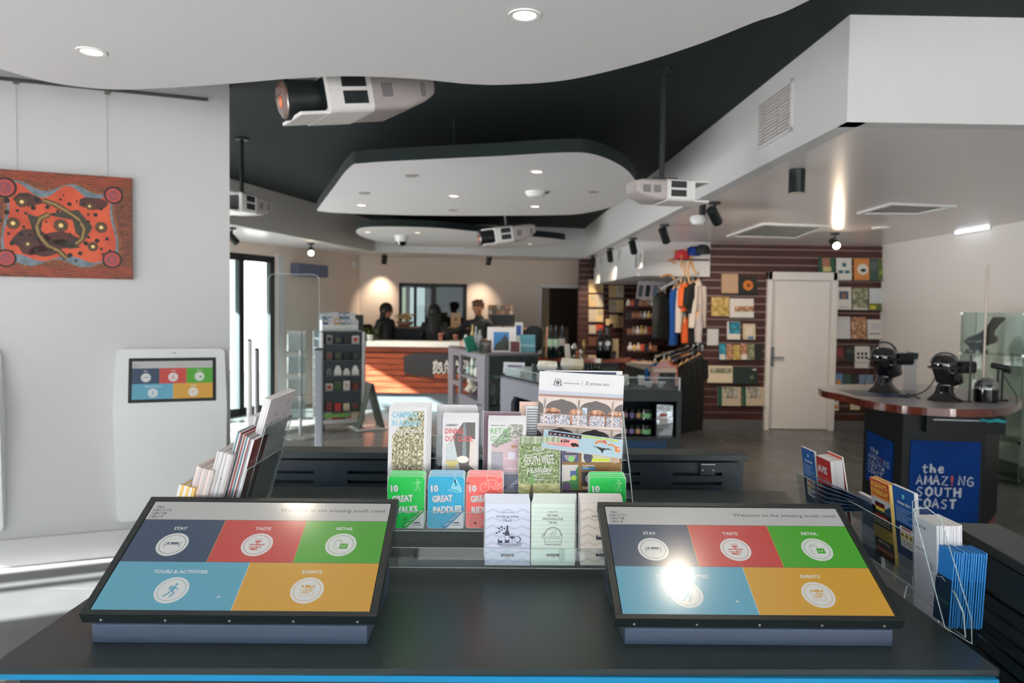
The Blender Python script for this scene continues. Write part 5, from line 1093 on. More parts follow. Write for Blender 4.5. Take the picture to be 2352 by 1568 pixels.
def wav(n, a, f, ph_): return [a * sin(f * i / n * 2 * pi + ph_) for i in range(n + 1)]
n = 24
for q in range(9):    # rippling dotted lines of the border
    for top in (0, 1):
        y = (.985 - .022 * q) * h if top else (.015 + .022 * q) * h
        mb.line([(w * i / n, y + .012 * h * sin(i * .9 + q * .5) + .02 * h * sin(i * .33)) for i in range(n + 1)], .007 * h, REDL if q < 5 else OC, 1)
top = [(w * (.14 + .74 * i / n), h * (.86 + .04 * sin(i / n * 4 * pi + .4))) for i in range(n + 1)]; bot = [(w * (.14 + .74 * i / n), h * (.14 + .035 * sin(i / n * 4 * pi + 2.2))) for i in range(n + 1)]
rgt = [(w * (.88 + .022 * sin(i / 10 * 2 * pi)), h * (.14 + .72 * i / 10)) for i in range(11)]; lft = [(w * (.12 + .022 * sin(i / 10 * 2 * pi)), h * (.86 - .72 * i / 10)) for i in range(11)]
ringp = bot + rgt[1:-1] + top[::-1] + lft[1:-1]
cxy = Vector((w / 2, h / 2))
def scaled(s): return [tuple(cxy + (Vector(p) - cxy) * s) for p in ringp]
mb.flat(scaled(1.06), OC, 2); mb.flat(ringp, BLG, 3)
inner = [(p[0] + (.5 * w - p[0]) * .045, p[1] + (.5 * h - p[1]) * (.12 + .10 * sin(i * .52))) for i, p in enumerate(ringp)]; mb.flat(inner, ORG, 4)
for x, y, rx, ry in ((.28, .73, .09, .06), (.3, .33, .12, .12), (.72, .73, .1, .06), (.5, .36, .14, .07), (.38, .25, .1, .05)): mb.flat(blob(x * w, y * h, rx * w, ry * h, 12, .25), DRK, 5)
for pts in ([(.38, .60), (.62, .66), (.72, .5), (.66, .36), (.6, .44), (.58, .56)], [(.27, .60), (.38, .56), (.36, .42), (.46, .28), (.36, .3), (.31, .44)], [(.42, .34), (.56, .28), (.64, .3), (.5, .38)]): mb.flat([(a * w, b * h) for a, b in pts], M('paint_dark_green', (60, 58, 46), 0.55), 5)
for pts in ([(.38, .73), (.46, .70), (.54, .64), (.62, .57), (.66, .48), (.645, .38), (.6, .33)], [(.42, .60), (.36, .56), (.335, .48), (.35, .4), (.41, .30), (.48, .26), (.54, .18)]):
    c = [(a * w, b * h) for a, b in pts]; mb.line(c, .05 * h, INKP, 6); mb.line(c, .034 * h, OLV, 7); mb.line(c, .006 * h, M('paint_pale_olive', (176, 150, 86), .55), 8)
for x, y, r in ((.13, .83, .064), (.87, .82, .056), (.13, .17, .056), (.855, .19, .057)):
    X, Y_ = x * w, y * h; k = w
    for rr2, m, l in ((r * 1.25, INKP, 8), (r, PINK, 9), (r * .68, PURP, 10), (r * .2, PINK, 11)): mb.disc(X, Y_, rr2 * k, m, l, 26)
for x, y, r in ((.24, .705, .042), (.7, .7, .03), (.18, .5, .046), (.5, .5, .05), (.78, .5, .044), (.275, .31, .03), (.72, .31, .038)):
    for rr2, m, l in ((r, M('paint_umber_ring', (70, 50, 36), .55), 8), (r * .8, M('paint_umber_ring2', (108, 76, 50), .55), 9), (r * .64, M('paint_umber_ring', (0, 0, 0)), 10), (r * .36, YEL, 11), (r * .16, M('paint_ivory', (240, 222, 170), .5), 12)): mb.disc(x * w, y * h, rr2 * w, m, l, 22)
for x, y, r in ((.14, .71, .022), (.14, .6, .019), (.21, .62, .012), (.265, .6, .012), (.34, .735, .02), (.315, .655, .018), (.41, .67, .016), (.48, .635, .012), (.45, .6, .01), (.56, .71, .016), (.5, .75, .009), (.66, .72, .011), (.63, .54, .012), (.69, .62, .01), (.74, .62, .016), (.78, .68, .012), (.69, .55, .012), (.1, .52, .011), (.25, .47, .012), (.23, .4, .017), (.29, .4, .012), (.17, .31, .016), (.17, .23, .012), (.33, .25, .016), (.43, .26, .014), (.56, .22, .018), (.63, .24, .017), (.67, .34, .018), (.75, .37, .018), (.82, .39, .014), (.69, .4, .012), (.78, .29, .011), (.84, .28, .009), (.6, .17, .01), (.4, .53, .009), (.56, .42, .012), (.15, .4, .011), (.79, .24, .01), (.52, .79, .008), (.61, .74, .008)): mb.disc(x * w, y * h, r * w, INKP, 8, 12)
for i in range(60): mb.disc(R.uniform(.14, .86) * w, R.uniform(.2, .8) * h, .0035 * w, M('paint_rust_dot', (150, 54, 36), .55), 5, 7)
mb.build('canvas', pt)
ru0, rv0 = pf(-120, 169); ru1, rv1 = pf(477, 230)
rl_ = onwall('picture_rail', 'dark metal picture rail high on the white partition, above the painting', 'rail', ru0, rv0, 0.0)
mb = MB(GREYM); GR = M('rail_grey', (92, 96, 100), .4, metal=.5); mb.bar((0, 0, .012), (ru1 - ru0, rv1 - rv0, .012), .02, .018, GR); mb.build('rail', rl_, bev=.002)
for px, pyt in ((38, 186), (246, 210)):
    hu, hv = pf(px, pyt); mb = MB(GR); mb.box((hu - ru0, hv - rv0 - .012, .014), (.026, .02, .014), M('hook_grey', (120, 120, 112), .4)); mb.build('hook', rl_)
    mb = MB(GR); mb.cyl((hu - ru0, hv - rv0 - .02, .012), (hu - ru0, v1 - rv0 - .01, .012), .0012, .0012, M('steel_wire', (160, 160, 160), .4), 6); mb.build('wire', rl_)

# ---- wall kiosk with a small touchscreen
KW = M('kiosk_white', (238, 241, 239), 0.3, spec=.5)
def kiosk(label, pxl, pxr):
    ul, vt = pf(pxl, 800 + (pxl - 270) * .01); ur, _ = pf(pxr, 802); vb = pf(262, 1196)[1]; vbend = pf(262, 932)[1]; vt = pf(280, 801)[1]
    th = onwall('information_kiosk', label, 'kiosk', ul, vb); w = ur - ul; H_ = vt - vb; B = vbend - vb
    def zf(y): return .045 + (.13 - .045) * (y / B) if y < B else .13 - (.13 - .035) * ((y - B) / (H_ - B))
    o = rrect(0, 0, w, H_, .035, 5); low = [p for p in o if p[1] < B - .01]; upp = [p for p in o if p[1] > B + .01]
    lowp = [p for p in low]; # counter-clockwise order starts at the top right arc
    L_ = [(0, B)] + [p for p in o if p[1] < B] + [(w, B)]
    top = [p for p in o if p[1] > B]
    U_ = [(w, B)] + top + [(0, B)]
    mb = MB(KW)
    bowl = .012
    for poly in (L_, U_):
        vs = [(x + (bowl if 0 < y < 99 and x > w / 2 else -bowl) * (zf(y) - .04) / .09, y, zf(y)) for x, y in poly]; n = len(vs)
        mb.add(vs, [tuple(range(n))], KW)
        bk = [(v[0], v[1], 0) for v in vs]
        mb.add(vs + bk, [(i, n + i, n + (i + 1) % n, (i + 1) % n) for i in range(n) if not (i == n - 1)], KW)
    mb.build('body', th, bev=.006)
    a = atan2((.13 - .035), (H_ - B)); S = Matrix.Translation((0, B, .13)) @ Matrix.Rotation(-a, 4, 'X'); L2 = (H_ - B) / cos(a)
    sw = w * .80; x0 = w * .115; y0 = L2 * .08; sh = L2 * .76
    mb = MB(BLACK); mb.M = S @ Matrix.Translation((x0, y0, .0)); mb.prism(rrect(0, 0, sw, sh, .004), -.004, .003, BLACK); mb.build('screen_frame', th)
    mb = MB(SC['head']); mb.M = S @ Matrix.Translation((x0 + .02, y0 + .02, .0034)); mb.L = .0003; screen_art(mb, sw - .04, sh - .04, True); mb.build('screen', th)
    mb = MB(BLACK); mb.M = S; mb.disc(w * .53, L2 * .93, .005, M('sensor_grey', (120, 120, 118), .3), 4); mb.rect(w * .5, L2 * .92, w * .505, L2 * .94, mb.mats[-1], 4); mb.build('camera_sensor', th)
    a2 = atan2(.085, B); S2 = Matrix.Translation((0, 0, .045)) @ Matrix.Rotation(a2, 4, 'X')
    for fx in (.12, .66): mb = MB(KW); mb.M = S2 @ Matrix.Translation((w * fx, B * .55, 0)); mb.prism(rrect(0, 0, w * .24, B * .28, .01), 0, .0018, KW); mb.build('access_panel', th, bev=.001)
    return th
kiosk('white wall-hung information kiosk with a small colour touchscreen, on the partition', 268, 516)
kiosk('white wall-hung kiosk at the far left of the partition, cut by the frame', -262, 5)

# ---- projectors hanging from the ceiling
PW = M('projector_white', (228, 226, 224), .4); PG = M('projector_grey', (170, 162, 160), .5)
def projector(label, c, rz, sc=1.0, lens=True, tall=.2, tilt=0.0, L=.5, D=.4):
    """lens end at local -x"""
    th = thing('projector', label, 'projector', mat=Matrix.Translation(c) @ Matrix.Rotation(rz, 4, 'Z') @ Matrix.Rotation(tilt, 4, 'Y') @ Matrix.Scale(sc, 4))
    h = tall / 2
    def ringx(x, dy, dz, zc=0):
        return [(x, p[0] * 1.0, p[1] + zc) for p in rrect(-dy, -dz, dy, dz, .03, 4)]
    mb = MB(PG); mb.loft([ringx(-.06, D / 2, h), ringx(L * .62, D / 2, h * .97), ringx(L * .88, D / 2 * .92, h * .74, .02), ringx(L, D / 2 * .8, h * .5, .03)], PG); mb.build('body', th, smooth=True, ang=50)
    mb = MB(PW); mb.loft([ringx(-.12, D / 2 + .004, h + .004), ringx(.115, D / 2 + .004, h + .004)], PW, cap=False); a = ringx(-.12, D / 2 + .004, h + .004); b = ringx(-.12, D / 2 - .035, h - .022); n = len(a)
    mb.add(a + b, [(i, n + i, n + (i + 1) % n, (i + 1) % n) for i in range(n)], PW); mb.loft([ringx(.115, D / 2 + .004, h + .004), ringx(.12, D / 2 - .02, h - .02)], PW, cap=False); mb.build('front_bezel', th, smooth=True)
    for sz in (-1, 1): mb = MB(PW); mb.box((-.19, 0, sz * (h - .006)), (.15, D - .08, .018), PW); mb.build('bezel_lip', th, bev=.006)
    mb = MB(BLACK); mb.box((-.09, 0, 0), (.06, D - .075, tall - .05), BLACK); mb.build('lens_recess', th)
    for sg in (-1, 1):
        for k in (0, 1):
            mb = MB(BLACK); z = h * (.48 - .82 * k)
            mb.box((.02, sg * (D / 2 + .004), z), (.13, .006, h * .62), BLACK)
            for q in range(8): mb.box((-.036 + .016 * q, sg * (D / 2 + .007), z), (.004, .003, h * .58), M('grille_fin', (44, 48, 50), .5))
            mb.build('grille', th)
        for vx in (.2, L * .8): mb = MB(M('vent_mesh', (120, 116, 118), .6)); mb.box((vx, sg * (D / 2 + .0005 - .012 * (vx > .3)), 0), (.06, .003, h * .7), mb.mats[0]); mb.build('vent', th)
    if lens:
        mb = MB(BLACK); mb.cyl((-.08, 0, 0), (-.29, 0, 0), h * .88, h * 1.02, BLACK, 28); mb.build('lens_barrel', th, smooth=True)
        mb = MB(GREYM); lg = M('lens_glass', (110, 84, 74), .06, spec=.9, coat=1.0); prof = [(h * .9 * sin(q / 6 * pi / 2), -.012 * cos(q / 6 * pi / 2)) for q in range(7)]
        mb.M = Matrix.Translation((-.2905, 0, 0)) @ Matrix.Rotation(radians(90), 4, 'Y'); mb.lathe([(max(r, .0001), z) for r, z in prof], (0, 0, 0), lg, 24); mb.build('lens', th, smooth=True)
        mb = MB(); lo = M('lens_coating', (226, 120, 80), .1, spec=.8, coat=1.0); mb.M = Matrix.Translation((-.303, .0, -.01)) @ Matrix.Rotation(radians(90), 4, 'Y'); mb.lathe([(.0001, -.006), (h * .2, -.004), (h * .3, .0)], (0, 0, 0), lo, 16); mb.build('inner_lens', th, smooth=True)
    mb = MB(BLACK); top = (CEIL - c[2]) / sc
    mb.cyl((.1, 0, h), (.1, 0, top), .022, .022, BLACK); mb.box((.1, 0, h + .012), (.2, .2, .02), BLACK); mb.cyl((.1, 0, top - .02), (.1, 0, top), .07, .07, BLACK); mb.build('mount_pole', th)
    return th
projector('large white projector with a wide lens, hanging below the near ceiling panel', at(775, 226, 3.85), radians(34), 1.0, True, .2, radians(-11), .5, .36)
projector('white projector on a black pole beside the right-hand bulkhead', at(1545, 443, 4.5), radians(190), .74, False, .17, 0, .36, .34)
projector('white projector in the distance, in front of the farthest ceiling panel', at(1150, 541, 8.8), radians(16), .92, True, .2, radians(-9), .44, .36)
projector('white projector half hidden behind the edge of the partition', at(541, 468, 6.4), radians(70), .8, False, .2, 0, .4, .36)

# ---- fittings under the middle and far ceiling panels
def on_panel(px, py, z=2.65): return atz(px, py, z)
for px, py, where in ((1233, 394, 'nearest of the middle panel'), (1043, 450, 'centre of the middle panel'), (831, 471, 'left end of the middle panel'), (1229, 474, 'far edge of the middle panel')):
    downlight(on_panel(px, py), 'recessed downlight at the ' + where, 60, .05, em=4.0)
for px, py, where in ((959, 534, 'left half'), (1217, 560, 'right end'), (845, 533, 'left tip')):
    downlight(on_panel(px, py), 'small recessed downlight at the %s of the farthest ceiling panel' % where, 220, .045, em=3.0)
for px, py, where in ((944, 403, 'near edge'), (836, 443, 'slanting left edge'), (1041, 482, 'far edge'), (1363, 440, 'rounded right end')):
    c = on_panel(px, py); th = thing('speaker_grille', 'small grey round grille in the middle ceiling panel near its ' + where, 'grille', c); g = M('grille_grey', (150, 146, 146), .6)
    mb = MB(g); mb.cyl((0, 0, 0), (0, 0, -.006), .055, .05, g, 18); mb.build('cover', th); mb = MB(g); mb.ring(0, 0, .055, .01, PLASTIC, 1); mb.M = Matrix.Rotation(pi, 4, 'X'); mb.ring(0, 0, .056, .01, PLASTIC, 22); mb.build('rim', th)
c = on_panel(1230, 440); th = thing('smoke_detector', 'white dome smoke detector under the middle ceiling panel', 'smoke detector', c)
mb = MB(PLASTIC); mb.lathe([(.09, 0), (.09, -.02), (.07, -.045), (.0001, -.055)], (0, 0, 0), PLASTIC, 22); mb.build('dome', th, smooth=True); mb = MB(BLACK); mb.box((.1, 0, -.01), (.03, .02, .012), INK); mb.build('indicator', th)
c = on_panel(922, 541); th = thing('dome_camera', 'white security dome camera under the farthest ceiling panel', 'security camera', c)
mb = MB(PLASTIC); mb.cyl((0, 0, 0), (0, 0, -.09), .1, .085, PLASTIC, 20); mb.build('housing', th, smooth=True); mb = MB(BLACKG); mb.lathe([(.075, -.09), (.06, -.135), (.0001, -.155)], (0, 0, 0), BLACKG, 18); mb.build('lens_dome', th, smooth=True)
c = at(965, 343, 5.45); tag((lambda o: o)(MB().box(c, (.11, .04, .025), M('connector_blue', (20, 130, 180), .4)).cyl(c + Vector((-.16, 0, 0)), c + Vector((-.05, 0, -.005)), .006, .006, BLACK).build('cable_connector', bev=.004)), 'bright blue cable connector lying on top of the middle ceiling panel', 'connector')

# ---- entrance: posts, clear security gate
def post(label, px, pt_, Y, r, m):
    p = at(px, pt_, Y); th = thing('barrier_post', label, 'post', (p.x, p.y, 0)); mb = MB(m); mb.cyl((0, 0, .012), (0, 0, p.z), r, r, m, 16); mb.build('tube', th, smooth=True)
    mb = MB(BLACK); mb.cyl((0, 0, p.z), (0, 0, p.z + .02), r * 1.02, r * .7, BLACK); mb.build('cap', th); mb = MB(GREYM); mb.cyl((0, 0, 0), (0, 0, .012), r * 3, r * 3, GREYM, 20); mb.build('base_plate', th)
post('pale barrier post in front of the glass doors, left of the grey one', 573, 782, 8.2, .03, PLASTIC)
post('slim grey barrier post in front of the glass doors, right of the pale one', 590, 803, 7.9, .028, GREYM)
Yg = 6.6; g0, g1 = at(616, 900, Yg), at(733, 900, Yg); zt = at(730, 630, Yg).z
th = thing('security_gate', 'tall clear acrylic security gate with a grey post, left of the souvenir rack', 'security gate', (g1.x, Yg, 0)); gw = g1.x - g0.x
mb = MB(ACRYL); pr = rrect(-gw, .12, 0, zt, .06, 5); mb.loft([[(x, -.006, z) for x, z in pr], [(x, .006, z) for x, z in pr]], ACRYL); mb.build('clear_panel', th)
mb = MB(ACRYLE); mb.tube([(x, 0, z) for x, z in pr], .0035, ACRYLE, 6, True); mb.build('panel_edge', th)
zp = at(730, 803, Yg).z; mb = MB(GREYM); mb.box((.0, 0, zp / 2), (.065, .05, zp), M('gate_post_grey', (128, 134, 142), .4)); mb.box((0, 0, zp + .008), (.07, .055, .016), BLACK); mb.build('post', th, bev=.006)
mb = MB(GREYM); mb.box((-gw / 2, 0, .06), (gw + .1, .16, .12), GREYM); mb.build('base', th, bev=.01)

# ---- souvenir rack in front of the reception
Yr = 9.35; o = at(738, 985, Yr); o.z = 0; RZ = radians(24)
th = thing('display_rack', 'grey souvenir display rack with silver frame on castors, left of the reception desk', 'display rack', (o.x, o.y, 0), RZ)
rw, rdp, rh, rz0 = .54, .5, at(790, 762, Yr + .1).z, .1
RG = M('rack_grey', (66, 78, 86), .5); SV = M('rack_silver', (196, 196, 196), .35, metal=.6)
mb = MB(RG); mb.box((rw / 2, .08, (rz0 + rh) / 2), (rw - .03, .02, rh - rz0 - .02), RG); mb.build('back_panel', th)
mb = MB(M('rack_dark_slats', (40, 48, 54), .5)); mb.box((.01, rdp / 2, (rz0 + rh) / 2), (.02, rdp, rh - rz0), mb.mats[0])
for k in range(9): mb.box((-.004, rdp / 2, rz0 + .08 + k * .125), (.012, rdp - .02, .02), SV)
mb.build('side_panel', th)
for x, y in ((0, 0), (rw, 0), (0, rdp), (rw, rdp)):
    mb = MB(SV); mb.box((x, y, (rh + rz0) / 2), (.04, .04, rh - rz0), SV); mb.build('upright', th, bev=.008)
mb = MB(SV); mb.box((rw / 2, 0, rz0 + .02), (rw + .04, .05, .05), SV); mb.box((rw / 2, rdp, rz0 + .02), (rw + .04, .05, .05), SV); mb.box((0, rdp / 2, rz0 + .02), (.05, rdp, .05), SV); mb.box((rw, rdp / 2, rz0 + .02), (.05, rdp, .05), SV); mb.build('base_frame', th, bev=.008); mb = MB(RG); mb.box((rw / 2, rdp / 2, rh), (rw, rdp, .02), RG); mb.build('top_board', th)
for x, y in ((.03, .02), (rw - .03, .02), (.03, rdp - .02), (rw - .03, rdp - .02)):
    mb = MB(BLACK); mb.cyl((x - .012, y, .04), (x + .012, y, .04), .04, .04, BLACK, 14); mb.bar((x, y, .05), (x, y, .1), .02, .02, GREYM); mb.build('castor', th)
rows = [rh - .155, rh - .365, rh - .565, rh - .76, .25, .115]
for k, z in enumerate(rows):
    mb = MB(M('rack_shelf', (104, 108, 110), .45)); mb.box((rw / 2, .035, z - .006), (rw - .05, .085, .01), mb.mats[0]); mb.box((rw / 2, -.006, z + .01), (rw - .05, .004, .03), ACRYL); mb.build('shelf', th)
RM = th.matrix_basis.copy(); bpy.context.view_layer.update(); RM = th.matrix_world.copy()
cols = [(214, 208, 196), (90, 86, 80), (60, 62, 64), (200, 198, 190), (150, 146, 138), (232, 230, 226), (120, 60, 52), (70, 100, 66), (190, 60, 56), (40, 44, 48), (206, 190, 160), (110, 118, 120)]
pick = [[4, 2, 9, 3], [1, 2, 9, 2], [11, 5, 5, 5], [3, 7, 5, 6], [6, 8, 10, 1], [5, 8, 6, 3, 10]]
ordn = ('leftmost', 'second from left', 'third from left', 'rightmost', 'rightmost'); rown = ('top', 'second', 'third', 'fourth', 'fifth', 'lowest')
for k, z in enumerate(rows):
    n = len(pick[k])
    for i, ci in enumerate(pick[k]):
        c = cols[ci]; x = .045 + (rw - .09) * (i + .5) / n; hh = R.uniform(.09, .13); ww = R.uniform(.075, .1); m = M('pack_%d' % ci, c, .45)
        mb = MB(m)
        if k == 2: mb.loft([[(-ww / 2, -.02, 0), (ww / 2, -.02, 0), (ww / 2, .02, 0), (-ww / 2, .02, 0)], [(-ww / 2 * .9, -.018, hh * .5), (ww / 2 * .9, -.018, hh * .5), (ww / 2 * .9, .018, hh * .5), (-ww / 2 * .9, .018, hh * .5)], [(-ww * .2, -.006, hh), (ww * .2, -.006, hh), (ww * .2, .006, hh), (-ww * .2, .006, hh)]], m); nm, ct, ds = 'gift_bag', 'gift bag', 'pale gift bag'
        else:
            mb.box((0, 0, hh / 2), (ww, .04, hh), m); mb.M = Matrix.Rotation(radians(90), 4, 'X') @ Matrix.Translation((0, 0, .02)); mb.rect(-ww * .3, hh * .3, ww * .3, hh * .75, M('pack_label_%d' % ((ci + 3) % 5), cols[(ci + 5) % 12], .5), 3); nm, ct = 'souvenir_pack', 'souvenir'; ds = ('dark' if sum(c) < 300 else 'pale') + ' souvenir pack'
        o = mb.build(nm, bev=.002); o.matrix_world = RM @ Matrix.Translation((x, .032, z)); tag(o, '%s, %s on the %s shelf of the souvenir rack' % (ds, ordn[i] if n < 5 else ('leftmost', 'second from left', 'middle one', 'fourth from left', 'rightmost')[i], rown[k]), ct, 'souvenir rack goods')
o = MB().box((rw * .36, -.02, .2), (rw * .64, .004, .05), M('lime_strip', (110, 160, 84), .5)).build('shelf_strip', th); o['label'] = 'green strip'
# two-row brochure tray on top of the rack
th2 = thing('brochure_tray', 'white two-row brochure tray on top of the souvenir rack', 'brochure tray', mat=RM @ Matrix.Translation((.02, .06, rh + .01)))
mb = MB(PLASTIC); tw = .46
for y, z in ((0, .0), (.09, .08)): mb.box((tw / 2, y + .04, z + .004), (tw, .085, .008), PLASTIC); mb.box((tw / 2, y, z + .04), (tw, .006, .08), PLASTIC)
mb.box((tw / 2, .18, .11), (tw, .006, .22), PLASTIC); mb.box((0, .09, .07), (.006, .18, .14), PLASTIC); mb.box((tw, .09, .07), (.006, .18, .14), PLASTIC); mb.build('tray', th2)
TM = RM @ Matrix.Translation((.02, .06, rh + .01)); bc = [(70, 110, 150), (206, 210, 214), (120, 146, 150), (226, 226, 226), (90, 120, 156), (150, 170, 190), (214, 160, 90)]
for r_ in (0, 1):
    for i in range(6):
        c = bc[(i * 3 + r_ * 2) % 7]; mb = MB(); m = M('tray_leaflet_%d' % ((i * 3 + r_ * 2) % 7), c, .5); mb.box((0, 0, .08), (.062, .02, .14), m); mb.box((0, -.0105, .115), (.05, .001, .04), PAPER)
        o = mb.build('leaflet'); o.matrix_world = TM @ Matrix.Translation((.045 + .074 * i, .03 + .09 * r_, .012 + .08 * r_)); tag(o, 'small leaflet in the %s row of the white tray on the souvenir rack' % ('front', 'back')[r_], 'leaflet', 'leaflets in the %s row of the rack tray' % ('front', 'back')[r_])
# clear leaflet tower to the left of the rack
p = at(690, 1000, 8.9); th = thing('leaflet_tower', 'sunlit clear acrylic leaflet tower left of the souvenir rack', 'leaflet stand', (p.x, p.y, 0), radians(30))
mb = MB(SV); mb.cyl((0, 0, 0), (0, 0, .02), .2, .2, SV, 24); mb.cyl((0, 0, .02), (0, 0, 1.3), .02, .02, SV); mb.build('pole', th)
for k in range(4):
    mb = MB(ACRYL); z = .25 + k * .27; mb.box((-.05, -.06, z + .1), (.22, .004, .2), ACRYL); mb.box((-.05, 0, z + .12), (.22, .004, .24), PLASTIC if k % 2 else ACRYLE); mb.box((-.05, -.03, z), (.22, .06, .004), ACRYLE); mb.box((-.16, -.03, z + .1), (.004, .06, .2), ACRYLE); mb.build('pocket', th)
# grey sandwich board seen edge-on
p = at(846, 985, 9.6); th = thing('sandwich_board', 'grey-green sandwich board standing right of the souvenir rack', 'sign', (p.x, p.y, 0), radians(-62))
for s in (-1, 1):
    mb = MB(M('board_grey_green', (92, 100, 94), .55)); mb.box((0, s * .09, .31), (.34, .014, .62), mb.mats[0], Matrix.Rotation(s * radians(15), 3, 'X')); mb.build('panel', th)
mb = MB(PLASTIC); mb.box((0, .0, .012), (.36, .42, .024), PLASTIC); mb.build('foot', th, bev=.008)
# blue-grey panel high on the exterior wall and a small sensor
q = WA + WDIR * 1.75; m4 = Matrix.Translation((q.x, q.y, at(705, 620, 11.8).z)) @ Matrix.Rotation(atan2(WDIR.y, WDIR.x), 4, 'Z')
tag(MB().box((0, -.08, 0), (.75, .16, .2), M('blue_grey_unit', (96, 104, 128), .45)).build('air_conditioner', bev=.02), 'blue-grey air conditioner on the wall right of the glass doors', 'air conditioner').matrix_world = m4
q = WA + WDIR * 3.0; m4 = Matrix.Translation((q.x, q.y, at(843, 607, 13.0).z)) @ Matrix.Rotation(atan2(WDIR.y, WDIR.x), 4, 'Z')
tag(MB().box((0, -.03, 0), (.07, .05, .11), PLASTIC).build('motion_sensor', bev=.012), 'small white motion sensor in the rear left corner', 'sensor').matrix_world = m4
# ================================================================ reception at the rear
YD = 11.4
x0, x1 = at(832, 850, YD).x, at(1150, 850, YD).x; zt = at(930, 784, YD).z; zs = at(930, 903, YD).z
th = thing('reception_desk', 'long reception desk with red timber slats, white top and a dark sign', 'reception desk', (x0, YD, 0)); dw = x1 - x0
BT = M('white_benchtop', (236, 236, 232), .3); mb = MB(BT); mb.box((dw / 2 + .06, .155, zt - .04), (dw - .02, .45, .085), BT); mb.build('benchtop', th, bev=.006)
mb = MB(TIMBER, BLACK); mb.box((dw / 2, .2, (zs + zt) / 2 - .05), (dw, .3, zt - zs - .09), BLACK); n = 8; hh = (zt - .085 - zs) / n
for k in range(n): mb.box((dw / 2, .02, zs + hh * (k + .5)), (dw, .03, hh - .012), TIMBER)
mb.build('slatted_front', th)
mb = MB(M('brushed_kick', (140, 146, 152), .3, metal=.5)); mb.box((dw / 2, .2, zs / 2), (dw, .26, zs), mb.mats[0]); mb.build('kick_panel', th)
f = frame(at(1000, 868, YD - .02)); sp = [uv_on(f, *p) for p in ((927, 817), (957, 811), (1000, 811), (1060, 814), (1110, 822), (1112, 860), (1060, 874), (1000, 868), (928, 857))]
mb = MB(M('sign_charcoal', (58, 58, 60), .4)); mb.M = Matrix.Translation(-Vector((x0, YD, 0))) @ f; mb.prism(sp, -.03, 0, mb.mats[0]); sw = M('sign_white', (236, 234, 230), .5); so = M('sign_orange', (226, 112, 64), .5)
mb.L = .004
for s, x, y, h_, m, w_ in (('the AMAZ!NG', 994, 841, .1, sw, .68), ('SOUTH COAST', 994, 857, .1, sw, .72), ('VISITOR CENTRE', 996, 868, .06, so, .6)):
    u, v = uv_on(f, x, y); mb.text(s, u, v, h_, m, 1, 'l', 2, w=w_)
mb.build('sign', th)
# dark work counter behind
wx0, wx1 = at(800, 760, 12.55).x, at(1235, 760, 12.55).x
th = thing('work_counter', 'low black work counter behind the reception desk', 'counter', (wx0, 12.3, 0)); wz = at(950, 753, 12.55).z
mb = MB(BLACK); mb.box(((wx1 - wx0) / 2, .28, wz / 2), (wx1 - wx0, .5, wz), M('work_black', (30, 34, 36), .5)); mb.build('body', th)
mb = MB(M('oak_top', (150, 112, 84), .45)); mb.box(((wx1 - wx0) / 2, .26, wz + .012), (wx1 - wx0, .56, .024), mb.mats[0]); mb.build('top', th)

